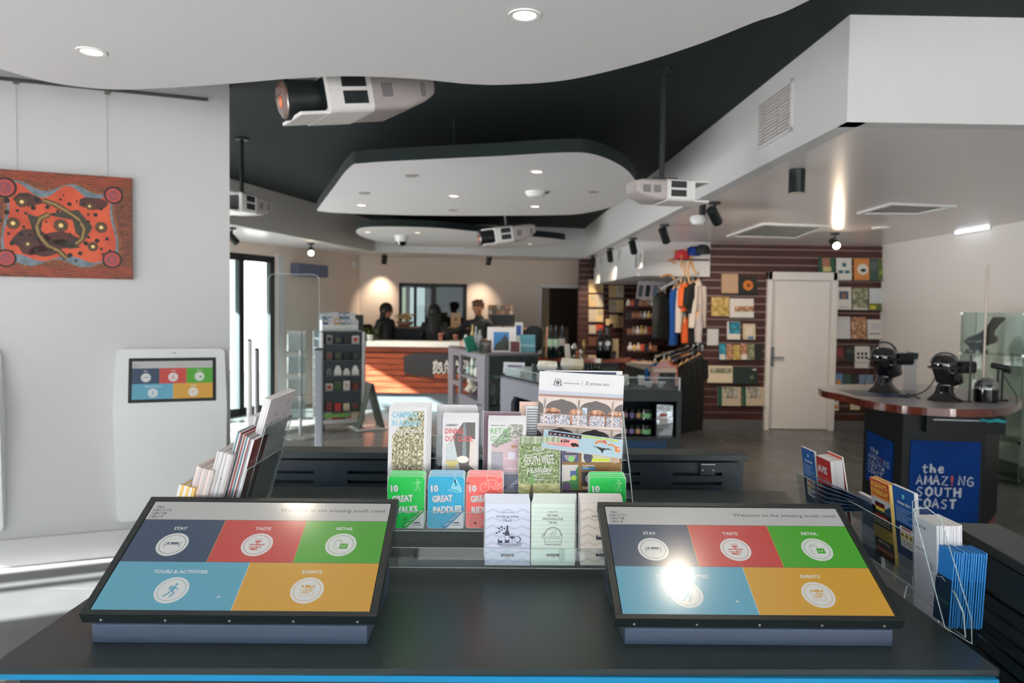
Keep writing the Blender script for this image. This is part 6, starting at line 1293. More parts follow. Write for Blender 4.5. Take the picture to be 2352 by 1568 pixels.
# ---- people: one skinned body each
def person(label, loc, rz, J, cloth, hair, hair_bm, pants, face=True, s=1.0, skin=SKIN):
    """J: joint name -> (x, y, z) for a figure facing local -y; the body is one continuous surface"""
    th = thing('person', label, 'person', loc, rz)
    V = []; E_ = []; RR = []; idx = {}
    def nd(n, p, r, par=None):
        idx[n] = len(V); V.append(Vector(p) * s); RR.append(r * s)
        if par is not None: E_.append((idx[par], idx[n]))
    nd('pelvis', J['pelvis'], .135); nd('waist', J['waist'], .118, 'pelvis'); nd('chest', J['chest'], .135, 'waist'); nd('neck0', J['neck0'], .07, 'chest'); nd('neck1', J['neck1'], .055, 'neck0')
    nd('jaw', J['jaw'], .075, 'neck1'); nd('mid', J['mid'], .094, 'jaw'); nd('crown', J['crown'], .07, 'mid')
    for sd in ('l', 'r'):
        nd('sh' + sd, J['sh' + sd], .066, 'chest'); nd('el' + sd, J['el' + sd], .044, 'sh' + sd); nd('wr' + sd, J['wr' + sd], .03, 'el' + sd); nd('ha' + sd, J['ha' + sd], .036, 'wr' + sd)
        nd('hi' + sd, J['hi' + sd], .1, 'pelvis'); nd('kn' + sd, J['kn' + sd], .065, 'hi' + sd); nd('an' + sd, J['an' + sd], .042, 'kn' + sd); nd('to' + sd, J['to' + sd], .036, 'an' + sd)
    me = bpy.data.meshes.new('body'); me.from_pydata([tuple(v) for v in V], E_, []); o = bpy.data.objects.new('body', me); COL.objects.link(o)
    md = o.modifiers.new('skin', 'SKIN'); sv = me.skin_vertices[0].data
    for i, r in enumerate(RR): sv[i].radius = (r, r * (.78 if i in (1, 2, 0) else 1.0))
    sv[0].use_root = True; o.modifiers.new('sub', 'SUBSURF').levels = 2
    dg = bpy.context.evaluated_depsgraph_get(); m2 = bpy.data.meshes.new_from_object(o.evaluated_get(dg)); bpy.data.objects.remove(o)
    vs = [v.co.copy() for v in m2.vertices]; fs = [tuple(p.vertices) for p in m2.polygons]; mb = MB(skin, cloth, pants)
    mb.v = vs; mb.f = fs; wr = [Vector(J['wr' + q]) * s for q in 'lr']; ha = [Vector(J['ha' + q]) * s for q in 'lr']; nz = J['neck0'][2] * s
    for p in m2.polygons:
        c = p.center; hand = any((c - h_).length < (w_ - h_).length * .95 + .02 for w_, h_ in zip(wr, ha))
        mb.m.append(0 if (c.z > nz + .03 * s or hand) else (2 if c.z < J['pelvis'][2] * s - .02 else 1))
    mid = Vector(J['mid']) * s; fd = Vector(J['face']).normalized(); sdv = fd.cross(Vector((0, 0, 1))).normalized()
    if face:
        mb.cyl(mid + fd * .088 * s - Vector((0, 0, .005)), mid + fd * .115 * s - Vector((0, 0, .035 * s)), .009, .014, skin, 8); mb.add([mid + fd * .094 * s + sdv * .024 * q + Vector((0, 0, dz)) for q, dz in ((-1, -.062), (1, -.062), (1, -.07), (-1, -.07))], [(0, 1, 2, 3)], M('lips', (120, 66, 58), .5))
        for q in (-1, 1):
            mb.lathe([(.0001, -.012), (.012, 0), (.0001, .012)], mid + fd * .084 * s + sdv * .033 * q, M('eye_dark', (30, 24, 22), .3), 8); mb.lathe([(.0001, -.03), (.014, 0), (.0001, .03)], mid + sdv * .095 * q * s - Vector((0, 0, .01)), skin, 8)
    for q in 'lr':    # fingers and thumb
        h_ = Vector(J['ha' + q]) * s; d = (h_ - Vector(J['wr' + q]) * s).normalized(); sd2 = d.cross(Vector((0, 0, 1))); sd2 = sd2.normalized() if sd2.length > .1 else Vector((1, 0, 0))
        for k, L in enumerate((.065, .078, .072, .055)): a = h_ + sd2 * (.018 * (k - 1.5)) + d * .012; mb.tube([a, a + d * L * .5, a + d * L * .9 - Vector((0, 0, .02))], [.009, .0085, .007], skin, 6)
        a = h_ + sd2 * -.03 * (1 if q == 'l' else -1); mb.tube([a, a + d * .025 - sd2 * .02 * (1 if q == 'l' else -1), a + d * .05 - sd2 * .024 * (1 if q == 'l' else -1)], [.011, .009, .007], skin, 6)
    mb.build('body', th, smooth=True, ang=80)
    hb = MB(hair); hair_bm(hb, mid, fd, sdv, s); hb.build('hair', th, smooth=True, ang=80)
    return th
def J0(**k):
    j = dict(pelvis=(0, 0, .95), waist=(0, .0, 1.12), chest=(0, .005, 1.3), neck0=(0, .01, 1.435), neck1=(0, .0, 1.49), jaw=(0, -.02, 1.535), mid=(0, -.005, 1.6), crown=(0, .01, 1.655), face=(0, -1, 0),
             shl=(.17, .01, 1.38), shr=(-.17, .01, 1.38), ell=(.23, .03, 1.1), elr=(-.23, .03, 1.1), wrl=(.2, -.16, .98), wrr=(-.2, -.16, .98), hal=(.17, -.25, .98), har=(-.17, -.25, .98),
             hil=(.09, 0, .88), hir=(-.09, 0, .88), knl=(.1, -.02, .48), knr=(-.1, -.02, .48), anl=(.1, .02, .07), anr=(-.1, .02, .07), tol=(.1, -.13, .04), tor=(-.1, -.13, .04)); j.update(k); return j
def ell(mb, c, rx, ry, rz_, m, n=14):
    mb.lathe([(max(.0001, cos(a) * 1.0), sin(a)) for a in [radians(q) for q in range(-90, 91, 18)]], (0, 0, 0), m, n) if False else mb.loft([[tuple(Vector(c) + Vector((rx * cos(radians(a)) * cos(t), ry * cos(radians(a)) * sin(t), rz_ * sin(radians(a))))) for t in [2 * pi * i / n for i in range(n)]] for a in (-88, -65, -40, -15, 10, 35, 60, 80, 89)], m)
def hair_long(mb, c, fd, sd, s):
    m = mb.mats[0]; b = c - fd * .022; ell(mb, b + Vector((0, 0, .015)), .108, .112, .115, m)
    rings = []
    for z, r, bk in ((.06, .1, .02), (-.02, .112, .03), (-.12, .115, .045), (-.22, .11, .06), (-.32, .095, .07), (-.4, .06, .075)):
        rings.append([tuple(c + sd * (r * 1.02 * cos(2 * pi * i / 14)) - fd * (bk + .062 * sin(2 * pi * i / 14)) + Vector((0, 0, z))) for i in range(14)])
    mb.loft(rings, m)
def hair_short(mb, c, fd, sd, s):
    m = mb.mats[0]; ell(mb, c - fd * .018 + Vector((0, 0, .045)), .104, .108, .085, m)
    for i in range(16):
        a = R.uniform(0, 6.28); e = R.uniform(.3, 1.2); d = Vector((cos(a) * cos(e), sin(a) * cos(e), sin(e))); p = c - fd * .012 + Vector((0, 0, .05)) + Vector((d.x * .095, d.y * .095, d.z * .075)); mb.tube([p, p + d * .016 + fd * .012, p + d * .02 + fd * .03], [.014, .012, .004], m, 5)
CL = M('black_shirt', (26, 30, 32), .7, noise=((34, 38, 40), 20)); CL2 = M('charcoal_top', (30, 31, 34), .7); JE = M('dark_trousers', (34, 38, 48), .7)
p = at(886, 740, 11.95)
person('woman with long black hair and dark top at the reception, face turned right', (p.x, 11.98, 0), radians(62), J0(chest=(0, .02, 1.29), mid=(0, -.02, 1.56), jaw=(0, -.035, 1.5), crown=(0, -.01, 1.61), neck1=(0, -.005, 1.46), neck0=(0, .01, 1.41)), CL2, HAIRB, hair_long, JE)
p = at(998, 740, 12.0)
person('woman with long dark hair seen from behind, at the middle of the reception', (p.x, 12.0, 0), radians(176), J0(mid=(0, -.01, 1.55), jaw=(0, -.025, 1.485), crown=(0, .0, 1.6), neck1=(0, 0, 1.44), neck0=(0, .01, 1.39), chest=(0, .01, 1.26), shl=(.17, .01, 1.33), shr=(-.17, .01, 1.33)), CL, HAIRB, hair_long, JE)
p = at(1100, 740, 12.05)
person('person with short brown hair in a dark shirt, leaning with one arm stretched out', (p.x, 12.05, 0), radians(-8), J0(mid=(-.01, -.05, 1.62), jaw=(-.01, -.085, 1.565), crown=(-.01, -.02, 1.675), neck1=(-.005, -.04, 1.52), neck0=(0, -.01, 1.46), chest=(0, .02, 1.31), face=(-.1, -1, -.35), shl=(.19, .01, 1.39), shr=(-.19, -.02, 1.37), elr=(-.33, -.12, 1.24), wrr=(-.5, -.17, 1.2), har=(-.58, -.18, 1.195), ell=(.25, .02, 1.12), wrl=(.2, -.2, 1.1), hal=(.15, -.27, 1.1)), CL, M('brown_hair', (84, 54, 36), .5), hair_short, JE)

# ---- small things around the reception
def box_thing(name, label, cat, px0, px1, py0, py1, Y, d, m, rz=0.0, lean=0.0, bev=.003, art=None, group=None):
    """a box whose front face spans the given pixels at depth Y"""
    f = frame(at((px0 + px1) / 2, py1, Y), rz, radians(lean)); w = abs(uv_on(f, px1, py1)[0] - uv_on(f, px0, py1)[0]); h = uv_on(f, (px0 + px1) / 2, py0)[1]
    mb = MB(m); mb.box((0, h / 2, -d / 2), (w, h, d), m); mb.L = .0012
    if art: mb.clip = (-w / 2, 0, w / 2, h); art(mb, w, h)
    o = mb.build(name, bev=0 if art else bev); o.matrix_world = f; return tag(o, label, cat, group)
def monitor(label, px0, px1, py0, py1, Y, rz):
    p = at((px0 + px1) / 2, py1, Y); th = thing('monitor', label, 'monitor', (p.x, Y, wz + .024 if Y > 12 else zt + .003), rz); w = at(px1, py1, Y).x - at(px0, py1, Y).x; h = at(px0, py0, Y).z - p.z; b = p.z - th.location.z
    mb = MB(BLACK); mb.box((0, 0, max(b, .04) + h / 2), (w, .03, h), BLACK); mb.build('back_shell', th, bev=.006); mb = MB(BLACK); mb.bar((0, .02, 0), (0, .02, max(b, .04) + h * .4), .06, .03, BLACK); mb.box((0, .02, .006), (.22, .16, .012), BLACK); mb.build('stand', th); mb = MB(BLACKG); mb.box((0, .017, max(b, .04) + h / 2), (w - .02, .006, h - .02), BLACKG); mb.build('screen', th); return th
monitor('black monitor on the reception desk at the left end, behind the rack tray', 766, 834, 722, 766, 11.62, radians(8))
monitor('black monitor behind the photo display, right of the standing person', 1128, 1182, 727, 752, 12.5, 0)
def cup(label, px, py0, py1, Y):
    p = at(px, py1, Y); h = at(px, py0, Y).z - p.z; th = thing('paper_cup', label, 'cup', (p.x, Y, zt + .003), group=None); m = M('cup_brown', (150, 98, 80), .6); mb = MB(m); mb.lathe([(.028, 0), (.04, h), (.037, h), (.026, .004), (.0001, .004)], (0, 0, 0), m, 16); mb.build('cup', th, smooth=True); mb = MB(m); mb.lathe([(.0345, h * .45), (.041, h * .78), (.042, h * .78), (.0355, h * .45)], (0, 0, 0), M('cup_sleeve', (120, 74, 60), .7), 16); mb.build('sleeve', th, smooth=True)
cup('brown paper cup on the reception desk, left of the middle woman', 1012, 763, 782, 11.55); cup('brown paper cup on the reception desk, right of the middle woman', 1046, 765, 782, 11.5)
# flowers
p = at(930, 752, 12.5); th = thing('flower_arrangement', 'cream and yellow flowers in a low bowl behind the left woman', 'flowers', (p.x, 12.5, wz + .024)); mb = MB(M('bowl_beige', (196, 160, 130), .5)); mb.lathe([(.05, 0), (.12, .03), (.15, .09), (.14, .09), (.0001, .02)], (0, 0, 0), mb.mats[0], 18); mb.build('bowl', th, smooth=True)
mb = MB(M('petal_cream', (236, 206, 160), .6)); fy = M('petal_yellow', (216, 170, 70), .6)
for i in range(26):
    a = R.uniform(0, 6.28); r = R.uniform(0, .17); c = (r * cos(a) + .02, r * sin(a) * .7, .13 + R.uniform(0, .08)); mb.lathe([(.0001, -.02), (.03, -.008), (.04, .012), (.02, .02), (.0001, .008)], c, mb.mats[0] if i % 3 else fy, 8)
mb.build('blossoms', th); mb = MB(M('leaf_olive', (90, 92, 44), .6))
for i in range(24):
    a = R.uniform(0, 6.28); r = R.uniform(.04, .2); c = Vector((r * cos(a), r * sin(a) * .7, .1 + R.uniform(0, .1))); d = Vector((cos(a), sin(a), .5)) * .06; q = Vector((-sin(a), cos(a), 0)) * .015; mb.add([c - q * .2, c + d * .5 - q, c + d, c + d * .5 + q], [(0, 1, 2, 3)], mb.mats[0])
mb.build('foliage', th)
box_thing('framed_notice', 'cream framed notice standing in front of the office window', 'notice', 1035, 1058, 718, 751, 12.55, .02, M('notice_cream', (214, 180, 140), .6), 0, 5, art=lambda mb, w, h: (mb.disc(0, h * .55, w * .16, M('notice_crest', (150, 120, 96), .6), 1, 14), mb.rect(-w * .3, h * .2, w * .3, h * .23, M('notice_crest', (0, 0, 0)), 1)))
p = at(866, 775, 12.0); th = thing('office_chair', 'dark maroon chair back behind the desk, beside the left woman', 'chair', (p.x - .02, 12.02, 0), radians(75)); m = M('maroon_fabric', (70, 36, 32), .7)
z0_ = at(868, 745, 12.0).z; mb = MB(m); mb.prism([(x, y) for x, y in rrect(-.22, z0_ - .42, .22, z0_, .08)], -.03, .03, m); mb.v = [Vector((v.x, v.z + .2, v.y)) for v in mb.v]; mb.build('backrest', th, bev=.01)
mb = MB(m); mb.box((0, -.05, .62), (.46, .44, .07), m); mb.build('seat', th, bev=.02); mb = MB(GREYM); mb.cyl((0, 0, .05), (0, 0, .6), .03, .03, GREYM); mb.bar((0, .15, .6), (0, .2, z0_ - .35), .05, .02, BLACK)
for k in range(5): a = k * 1.2566; mb.bar((0, 0, .06), (.28 * cos(a), .28 * sin(a), .04), .04, .03, BLACK)
mb.build('pedestal', th)
p = at(1226, 770, 10.2); th = thing('office_chair', 'black round-backed office chair left of the storeroom doorway', 'chair', (p.x, 10.2, 0), radians(10)); z0_ = at(1226, 748, 10.2).z; hw = .125; mb = MB(BLACK); mb.prism([(x, y) for x, y in rrect(-hw, z0_ - .36, hw, z0_, .1, 6)], -.03, .03, BLACK); mb.v = [Vector((v.x, v.z, v.y)) for v in mb.v]; mb.build('backrest', th, bev=.01)
mb = MB(BLACK); mb.box((0, -.22, z0_ - .42), (.4, .4, .06), BLACK); mb.build('seat', th, bev=.02); mb = MB(GREYM); mb.cyl((0, -.2, .05), (0, -.2, z0_ - .44), .03, .03, GREYM); mb.bar((0, -.05, z0_ - .42), (0, .03, z0_ - .2), .05, .02, BLACK)
for k in range(5): a = k * 1.2566; mb.bar((0, -.2, .06), (.26 * cos(a), -.2 + .26 * sin(a), .04), .04, .03, BLACK)
mb.build('pedestal', th)
p = at(843, 800, 11.3); th = thing('potted_plant', 'small green trailing plant at the left end of the reception desk', 'plant', (x0 + .09, 11.55, zt + .003)); mb = MB(PLASTIC); mb.lathe([(.04, 0), (.055, .09), (.05, .09), (.0001, .02)], (0, 0, 0), PLASTIC, 16); mb.build('pot', th, smooth=True); mb = MB(M('leaf_green', (74, 96, 36), .5, noise=((104, 126, 50), 12)))
for i in range(46):
    a = R.uniform(0, 6.28); r = R.uniform(.02, .12); z = .12 - r * 1.6 + R.uniform(-.02, .05) if i % 2 else .12 + R.uniform(0, .08); c = Vector((r * cos(a), r * sin(a) * (1 if sin(a) < 0 else .5), max(z, .015))); q = Vector((-sin(a), cos(a), .3)) * .02; d = Vector((cos(a), sin(a), -.3)) * .05; mb.add([c - q * .3, c + d * .5 - q, c + d, c + d * .5 + q], [(0, 1, 2, 3)], mb.mats[0])
mb.build('leaves', th)
# card spinner behind the standing person
p = at(1150, 727, 12.7); th = thing('card_rack', 'rack of small greeting cards on the rear wall, right of the standing person', 'card rack', (p.x, 12.75, wz + .024)); w = .44; h = at(1150, 700, 12.7).z - wz - .03; mb = MB(GREYM); mb.box((0, .03, h / 2), (w, .01, h), M('rack_wire_grey', (130, 122, 116), .5))
for k in range(3): mb.box((0, .0, h - .07 - .09 * k), (w, .05, .006), GREYM)
mb.build('rack_panel', th)
for k in range(2):
    for i in range(6):
        c = ((190, 150, 120), (150, 110, 84), (206, 190, 170), (120, 112, 100), (176, 132, 104))[(i + k * 2) % 5]; o = MB().box((0, 0, .034), (.055, .006, .066), M('card_%d' % ((i + k * 2) % 5), c, .6)).build('greeting_card'); o.location = (p.x - w / 2 + .04 + i * .072, 12.742, wz + .024 + h - .066 - .09 * k); tag(o, 'small greeting card in the %s row of the rear card rack' % ('upper', 'lower')[k], 'card', 'greeting cards, %s row' % ('upper', 'lower')[k])

# ================================================================ island display cabinets in the middle of the shop
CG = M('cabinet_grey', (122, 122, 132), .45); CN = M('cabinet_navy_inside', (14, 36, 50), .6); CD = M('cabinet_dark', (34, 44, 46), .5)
def panel_holes(mb, w, h, t, holes, m):
    xs = sorted({0, w, *[q for a in holes for q in (a[0], a[2])]}); ys = sorted({0, h, *[q for a in holes for q in (a[1], a[3])]})
    for i in range(len(xs) - 1):
        for k in range(len(ys) - 1):
            cx, cy = (xs[i] + xs[i + 1]) / 2, (ys[k] + ys[k + 1]) / 2
            if any(a[0] < cx < a[2] and a[1] < cy < a[3] for a in holes): continue
            mb.box((cx, cy, -t / 2), (xs[i + 1] - xs[i], ys[k + 1] - ys[k], t), m)
Z1 = 1.1; A = at(1117, 818, 7.6); A = Vector((A.x, A.y, 0)); Bp = at(1030, 797, 9.3); Bp = Vector((Bp.x, Bp.y, 0)); d = A - Bp; rz = atan2(d.y, d.x); Lw = d.length
f1 = frame(Bp, rz); z1 = at(1117, 818, 7.6).z
ho = []
for (pa, pb, ya, yb_) in ((1041, 1054, 816, 874), (1058, 1095, 819, 865), (1057, 1097, 869, 913), (1040, 1053, 884, 930)):
    q = [uv_on(f1, pa, (ya + yb_) / 2), uv_on(f1, pb, (ya + yb_) / 2), uv_on(f1, (pa + pb) / 2, ya), uv_on(f1, (pa + pb) / 2, yb_)]; ho.append((q[0][0], q[3][1], q[1][0], q[2][1]))
th = thing('display_cabinet', 'tall grey island cabinet with square openings in front of the reception desk', 'cabinet', mat=f1)
mb = MB(CG); panel_holes(mb, Lw, z1, .03, ho, CG); mb.build('front_panel', th)
mb = MB(CN); mb.box((Lw / 2, z1 / 2, -.42), (Lw - .02, z1 - .02, .02), CN); mb.build('inner_back', th)
f1i = f1.inverted(); C2 = at(1236, 826, 7.9); C2 = Vector((C2.x, C2.y, 0)); f2 = frame(A, atan2((C2 - A).y, (C2 - A).x)); L2 = (C2 - A).length
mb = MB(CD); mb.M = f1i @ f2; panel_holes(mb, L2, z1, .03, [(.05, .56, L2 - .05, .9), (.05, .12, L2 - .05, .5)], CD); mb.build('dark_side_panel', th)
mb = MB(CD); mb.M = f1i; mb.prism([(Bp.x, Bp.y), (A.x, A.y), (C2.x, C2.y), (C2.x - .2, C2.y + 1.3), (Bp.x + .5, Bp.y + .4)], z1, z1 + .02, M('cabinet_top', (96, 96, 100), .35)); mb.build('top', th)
mb = MB(CD); mb.M = f1i; mb.prism([(Bp.x + .1, Bp.y), (A.x + .04, A.y + .1), (C2.x - .03, C2.y + .06), (C2.x - .2, C2.y + 1.2), (Bp.x + .5, Bp.y + .3)], 0, .1, CD); mb.build('plinth', th)
# soft toys and rolled towels in the openings
tq = [(222, 226, 220), (90, 160, 160), (232, 226, 206), (196, 214, 206), (60, 120, 130)]
def roll_item(h, x, y, r, ln, ci, label, group, nm='rolled_towel', ct='towel'):
    m = M('towel_%d' % ci, tq[ci % 5], .8, noise=(tq[(ci + 1) % 5], 14)); mb = MB(m); mb.cyl((0, 0, -ln / 2), (0, 0, ln / 2), r, r, m, 14); mb.lathe([(r, ln / 2), (r * .7, ln / 2 + .008), (r * .3, ln / 2 + .002), (.0001, ln / 2 + .006)], (0, 0, 0), m, 14); o = mb.build(nm, smooth=True); o.matrix_world = f1 @ Matrix.Translation((x, y, -.2)) ; tag(o, label, ct, group)
hA = ho[1]; wA = (hA[2] - hA[0]) / 4.2
for i in range(4): roll_item(hA, hA[0] + wA * (.75 + i), hA[1] + .06, .058, .3, i, 'rolled towel in the bottom row of the upper right opening', 'towels, bottom row of the upper opening')
for i in range(2): roll_item(hA, hA[0] + wA * (1.9 + i * 1.3), hA[1] + .165, .05, .3, i + 2, 'rolled towel in the top row of the upper right opening', 'towels, top row of the upper opening')
roll_item(ho[0], (ho[0][0] + ho[0][2]) / 2, ho[0][1] + .06, .055, .3, 2, 'single pale rolled towel in the tall left opening of the grey cabinet', None)
hB = ho[2]
for i in range(4):
    c = ((226, 220, 204), (214, 210, 200), (66, 50, 66), (230, 226, 214))[i]; m = M('plush_%d' % i, c, .9, bump=.4, scale=60); mb = MB(m); ell(mb, (0, .07, 0), .07, .065, .07, m, 12); ell(mb, (0, .16, .02), .05, .045, .05, m, 12)
    for sx in (-1, 1): ell(mb, (sx * .035, .2, .02), .018, .02, .01, m, 8); ell(mb, (sx * .06, .05, .05), .025, .025, .035, m, 8)
    o = mb.build('soft_toy', smooth=True, ang=80); o.matrix_world = f1 @ Matrix.Translation((hB[0] + (hB[2] - hB[0]) * (.15 + .24 * i), hB[1] + .005, -.12 - .05 * (i % 2))); tag(o, ('purple-brown soft toy among the pale ones' if i == 2 else 'pale soft toy') + ' in the lower right opening of the grey cabinet', 'soft toy', None if i == 2 else 'pale soft toys')
bagm = M('clear_bag_contents', (110, 122, 120), .4, noise=((60, 70, 72), 18))
for i, (x, y) in enumerate(((.1, .58), (.26, .58), (.1, .14), (.28, .14))):
    mb = MB(bagm); mb.loft([[(-.06, 0, -.03), (.06, 0, -.03), (.06, 0, .03), (-.06, 0, .03)], [(-.07, .1, -.04), (.07, .1, -.04), (.07, .1, .04), (-.07, .1, .04)], [(-.06, .22, -.006), (.06, .22, -.006), (.06, .22, .006), (-.06, .22, .006)]], bagm); o = mb.build('gift_bag', bev=.004); o.matrix_world = f2 @ Matrix.Translation((x, y, -.1)); tag(o, 'dim cellophane gift bag on the %s shelf in the dark side of the grey cabinet' % ('upper' if y > .3 else 'lower'), 'gift bag', 'gift bags, %s dark shelf' % ('upper' if y > .3 else 'lower'))
mb = MB(CD); mb.M = f1i @ f2
for y in (.575, .135): mb.box((L2 / 2, y - .01, -.15), (L2 - .06, .012, .26), CD)
mb.build('inner_shelf', th)
ZT = z1 + .021
def on_top(px, Y): p = at(px, 810, Y); return p.x
def stand_thing(name, label, cat, px0, px1, py0, Y, d, m, lean=0.0, rz=0.0, art=None, z=ZT, group=None):
    py1 = 712; p = at((px0 + px1) / 2, 800, Y); f = frame(Vector((p.x, Y, z)), rz, radians(lean)); w = at(px1, 800, Y).x - at(px0, 800, Y).x; h = (at((px0 + px1) / 2, py0, Y).z - z) / max(.3, cos(radians(lean)))
    mb = MB(m); mb.box((0, h / 2, -d / 2), (w, h, d), m); mb.L = .0012; mb.clip = (-w / 2, 0, w / 2, h)
    if art: art(mb, w, h)
    o = mb.build(name, bev=0 if art else .003); o.matrix_world = f; return tag(o, label, cat, group)
stand_thing('framed_photo', 'large white-framed photo of blue sky and a dark rock on the grey cabinet', 'picture', 1119, 1185, 751, 8.05, .02, PAPER, 9, .04, lambda mb, w, h: (mb.rect(-.28 * w, .06 * h, .26 * w, .8 * h, M('photo_sky', (60, 120, 176), .4), 1), mb.flat([(-.28 * w, .06 * h), (.26 * w, .06 * h), (.26 * w, .4 * h), (.12 * w, .72 * h), (.0, .5 * h), (-.2 * w, .3 * h)], M('photo_rock', (56, 62, 60), .5), 2)))
stand_thing('box', 'teal gift box at the right of the grey cabinet top', 'box', 1194, 1229, 769, 8.1, .1, M('teal_box', (84, 146, 160), .5), 0, -.1, lambda mb, w, h: (mb.rect(-.5 * w, .3 * h, .5 * w, .45 * h, M('teal_pale', (140, 180, 190), .5), 1), mb.rect(-.5 * w, .28 * h, .5 * w, .3 * h, M('teal_line', (50, 90, 104), .5), 2)))
stand_thing('card', 'dark red card in a clear stand between the photo and the teal box', 'card', 1170, 1196, 783, 7.95, .012, M('card_clear_frame', (176, 180, 184), .3), 8, 0, lambda mb, w, h: (mb.rect(-.4 * w, .06 * h, .4 * w, .94 * h, M('card_dark_red', (96, 40, 38), .5, noise=((60, 34, 36), 24)), 1)))
stand_thing('box', 'small dark box with pale lettering left of the framed photo', 'box', 1102, 1129, 781, 7.9, .06, M('dark_plum_box', (52, 42, 46), .5), 3, .1, lambda mb, w, h: (mb.text('SALT', 0, .62 * h, .17 * h, M('plum_type', (170, 160, 160), .5), 1, 'c', 2), mb.text('Co', 0, .4 * h, .15 * h, M('plum_type', (0, 0, 0)), 1, 'c', 2)))
o = stand_thing('book', 'green book leaning over on the grey cabinet', 'book', 1074, 1098, 771, 8.1, .03, M('green_cover', (22, 104, 84), .45), 4, .5); o.matrix_world = o.matrix_world @ Matrix.Rotation(.28, 4, 'Z')
for k, (px, pt_, r, m, lab) in enumerate(((1070, 768, .022, PLASTIC, 'white candle'), (1079, 772, .02, M('cream_candle', (216, 200, 176), .5), 'cream candle'), (1066, 778, .026, M('pink_tin', (206, 150, 130), .5), 'pink tin'), (1060, 781, .026, M('coral_tin', (206, 90, 70), .5), 'coral red tin'))):
    p = at(px, 800, 8.9 + .03 * k); h = at(px, pt_, 8.9 + .03 * k).z - ZT; mb = MB(m); mb.lathe([(r, 0), (r, h * .9), (r * .8, h * .96), (r * .3, h), (.0001, h)], (0, 0, 0), m, 14); o = mb.build('candle' if 'candle' in lab else 'tin', smooth=True); o.location = (p.x, p.y, ZT); tag(o, lab + ' at the far left end of the grey cabinet top', lab.split()[-1])
for k, (px, pt_, r, c) in enumerate(((1085, 744, .025, (210, 186, 120)), (1093, 748, .024, (214, 214, 218)), (1102, 756, .034, (206, 208, 210)))):
    Y = 9.0; p = at(px, 800, Y); h = at(px, pt_, Y).z - ZT; m = M('bottle_%d' % k, c, .35); mb = MB(m); mb.lathe([(r, 0), (r, h * .6), (r * .45, h * .75), (r * .45, h * .95), (.0001, h)], (0, 0, 0), m, 14); o = mb.build('bottle', smooth=True); o.location = (p.x, Y, ZT); tag(o, ('gold-capped', 'slim white', 'squat white')[k] + ' bottle on the grey cabinet, in front of the standing person', 'bottle')
stand_thing('tablet', 'small white tablet on a stand at the back of the grey cabinet', 'tablet', 1181, 1200, 740, 8.8, .012, PLASTIC, 10, -.1, lambda mb, w, h: mb.rect(-.3 * w, .5 * h, .28 * w, .88 * h, M('tablet_blue', (70, 100, 170), .3), 1))
# acrylic rim
mb = MB(ACRYL); mb.M = f1i; a, b_ = Bp + Vector((.02, .02, z1 + .02)), A + Vector((.0, .03, z1 + .02)); mb.bar(a + Vector((0, 0, .05)), b_ + Vector((0, 0, .05)), .006, .1, ACRYL); mb.build('clear_rim', th)

# second grey cabinet with an arched opening
Z2 = 1.03; A2 = at(1150, 862, 6.05); B2 = at(1262, 890, 5.2); A2z = A2.z; A2 = Vector((A2.x, A2.y, 0)); B2 = Vector((B2.x, B2.y, 0)); f3 = frame(A2, atan2((B2 - A2).y, (B2 - A2).x)); L3 = (B2 - A2).length
th = thing('display_cabinet', 'lower grey cabinet with a navy arched opening, left of the veranda calendar', 'cabinet', mat=f3)
mb = MB(CG); q = [uv_on(f3, *p) for p in ((1174, 900), (1190, 894))]; u0 = q[0][0]; panel_holes(mb, L3, A2z, .03, [(u0, .1, L3 - .06, A2z - .14)], CG)
mb.prism([(u0, A2z - .14), (u0, A2z - .2), (u0 + .06, A2z - .14)], -.03, 0, CG); mb.prism([(L3 - .06, A2z - .14), (L3 - .06, A2z - .24), (L3 - .2, A2z - .14)], -.03, 0, CG); mb.build('front_panel', th)
mb = MB(CN); mb.box((L3 / 2, A2z / 2, -.35), (L3, A2z, .02), M('cabinet_blue_inside', (12, 56, 92), .5)); mb.build('inner_back', th); mb = MB(CG); mb.box((L3 / 2, A2z - .01, -.2), (L3, .02, .4), CG); mb.box((.01, A2z / 2, -.2), (.02, A2z, .36), CG); mb.box((L3 - .01, A2z / 2, -.2), (.02, A2z, .36), CG); mb.build('carcass', th)
mb = MB(BLACK); mb.box((L3 / 2, .3, -.2), (L3 - .06, .02, .28), CD); mb.build('inner_shelf', th)
for i in range(5):
    c = ((196, 160, 140), (120, 70, 60), (214, 206, 196), (150, 110, 96), (90, 60, 60))[i]; o = MB().box((0, .05, 0), (.06, .1 + .02 * (i % 3), .05), M('spice_%d' % i, c, .5)).build('gift_box'); o.matrix_world = f3 @ Matrix.Translation((u0 + .1 + .08 * i, .32, -.1)); tag(o, 'small gift box inside the arched opening of the lower grey cabinet', 'gift box', 'gift boxes in the arched opening')
th = thing('acrylic_tray', 'clear acrylic literature tray on top of the lower grey cabinet', 'tray', mat=f3 @ Matrix.Translation((.03, A2z + .002, -.03))); mb = MB(ACRYL); hh = .07
mb.box((L3 / 2 - .05, hh / 2, 0), (L3 - .1, hh, .004), ACRYL); mb.box((L3 / 2 - .05, .002, -.12), (L3 - .1, .004, .24), ACRYL); mb.box((0, hh / 2, -.12), (.004, hh, .24), ACRYLE); mb.box((L3 / 2 - .05, hh * .7, -.24), (L3 - .1, hh * 1.4, .004), ACRYL); mb.build('tray', th); mb = MB(ACRYLE); mb.bar((0, hh, 0), (L3 - .1, hh, 0), .005, .005, ACRYLE); mb.build('edge', th)
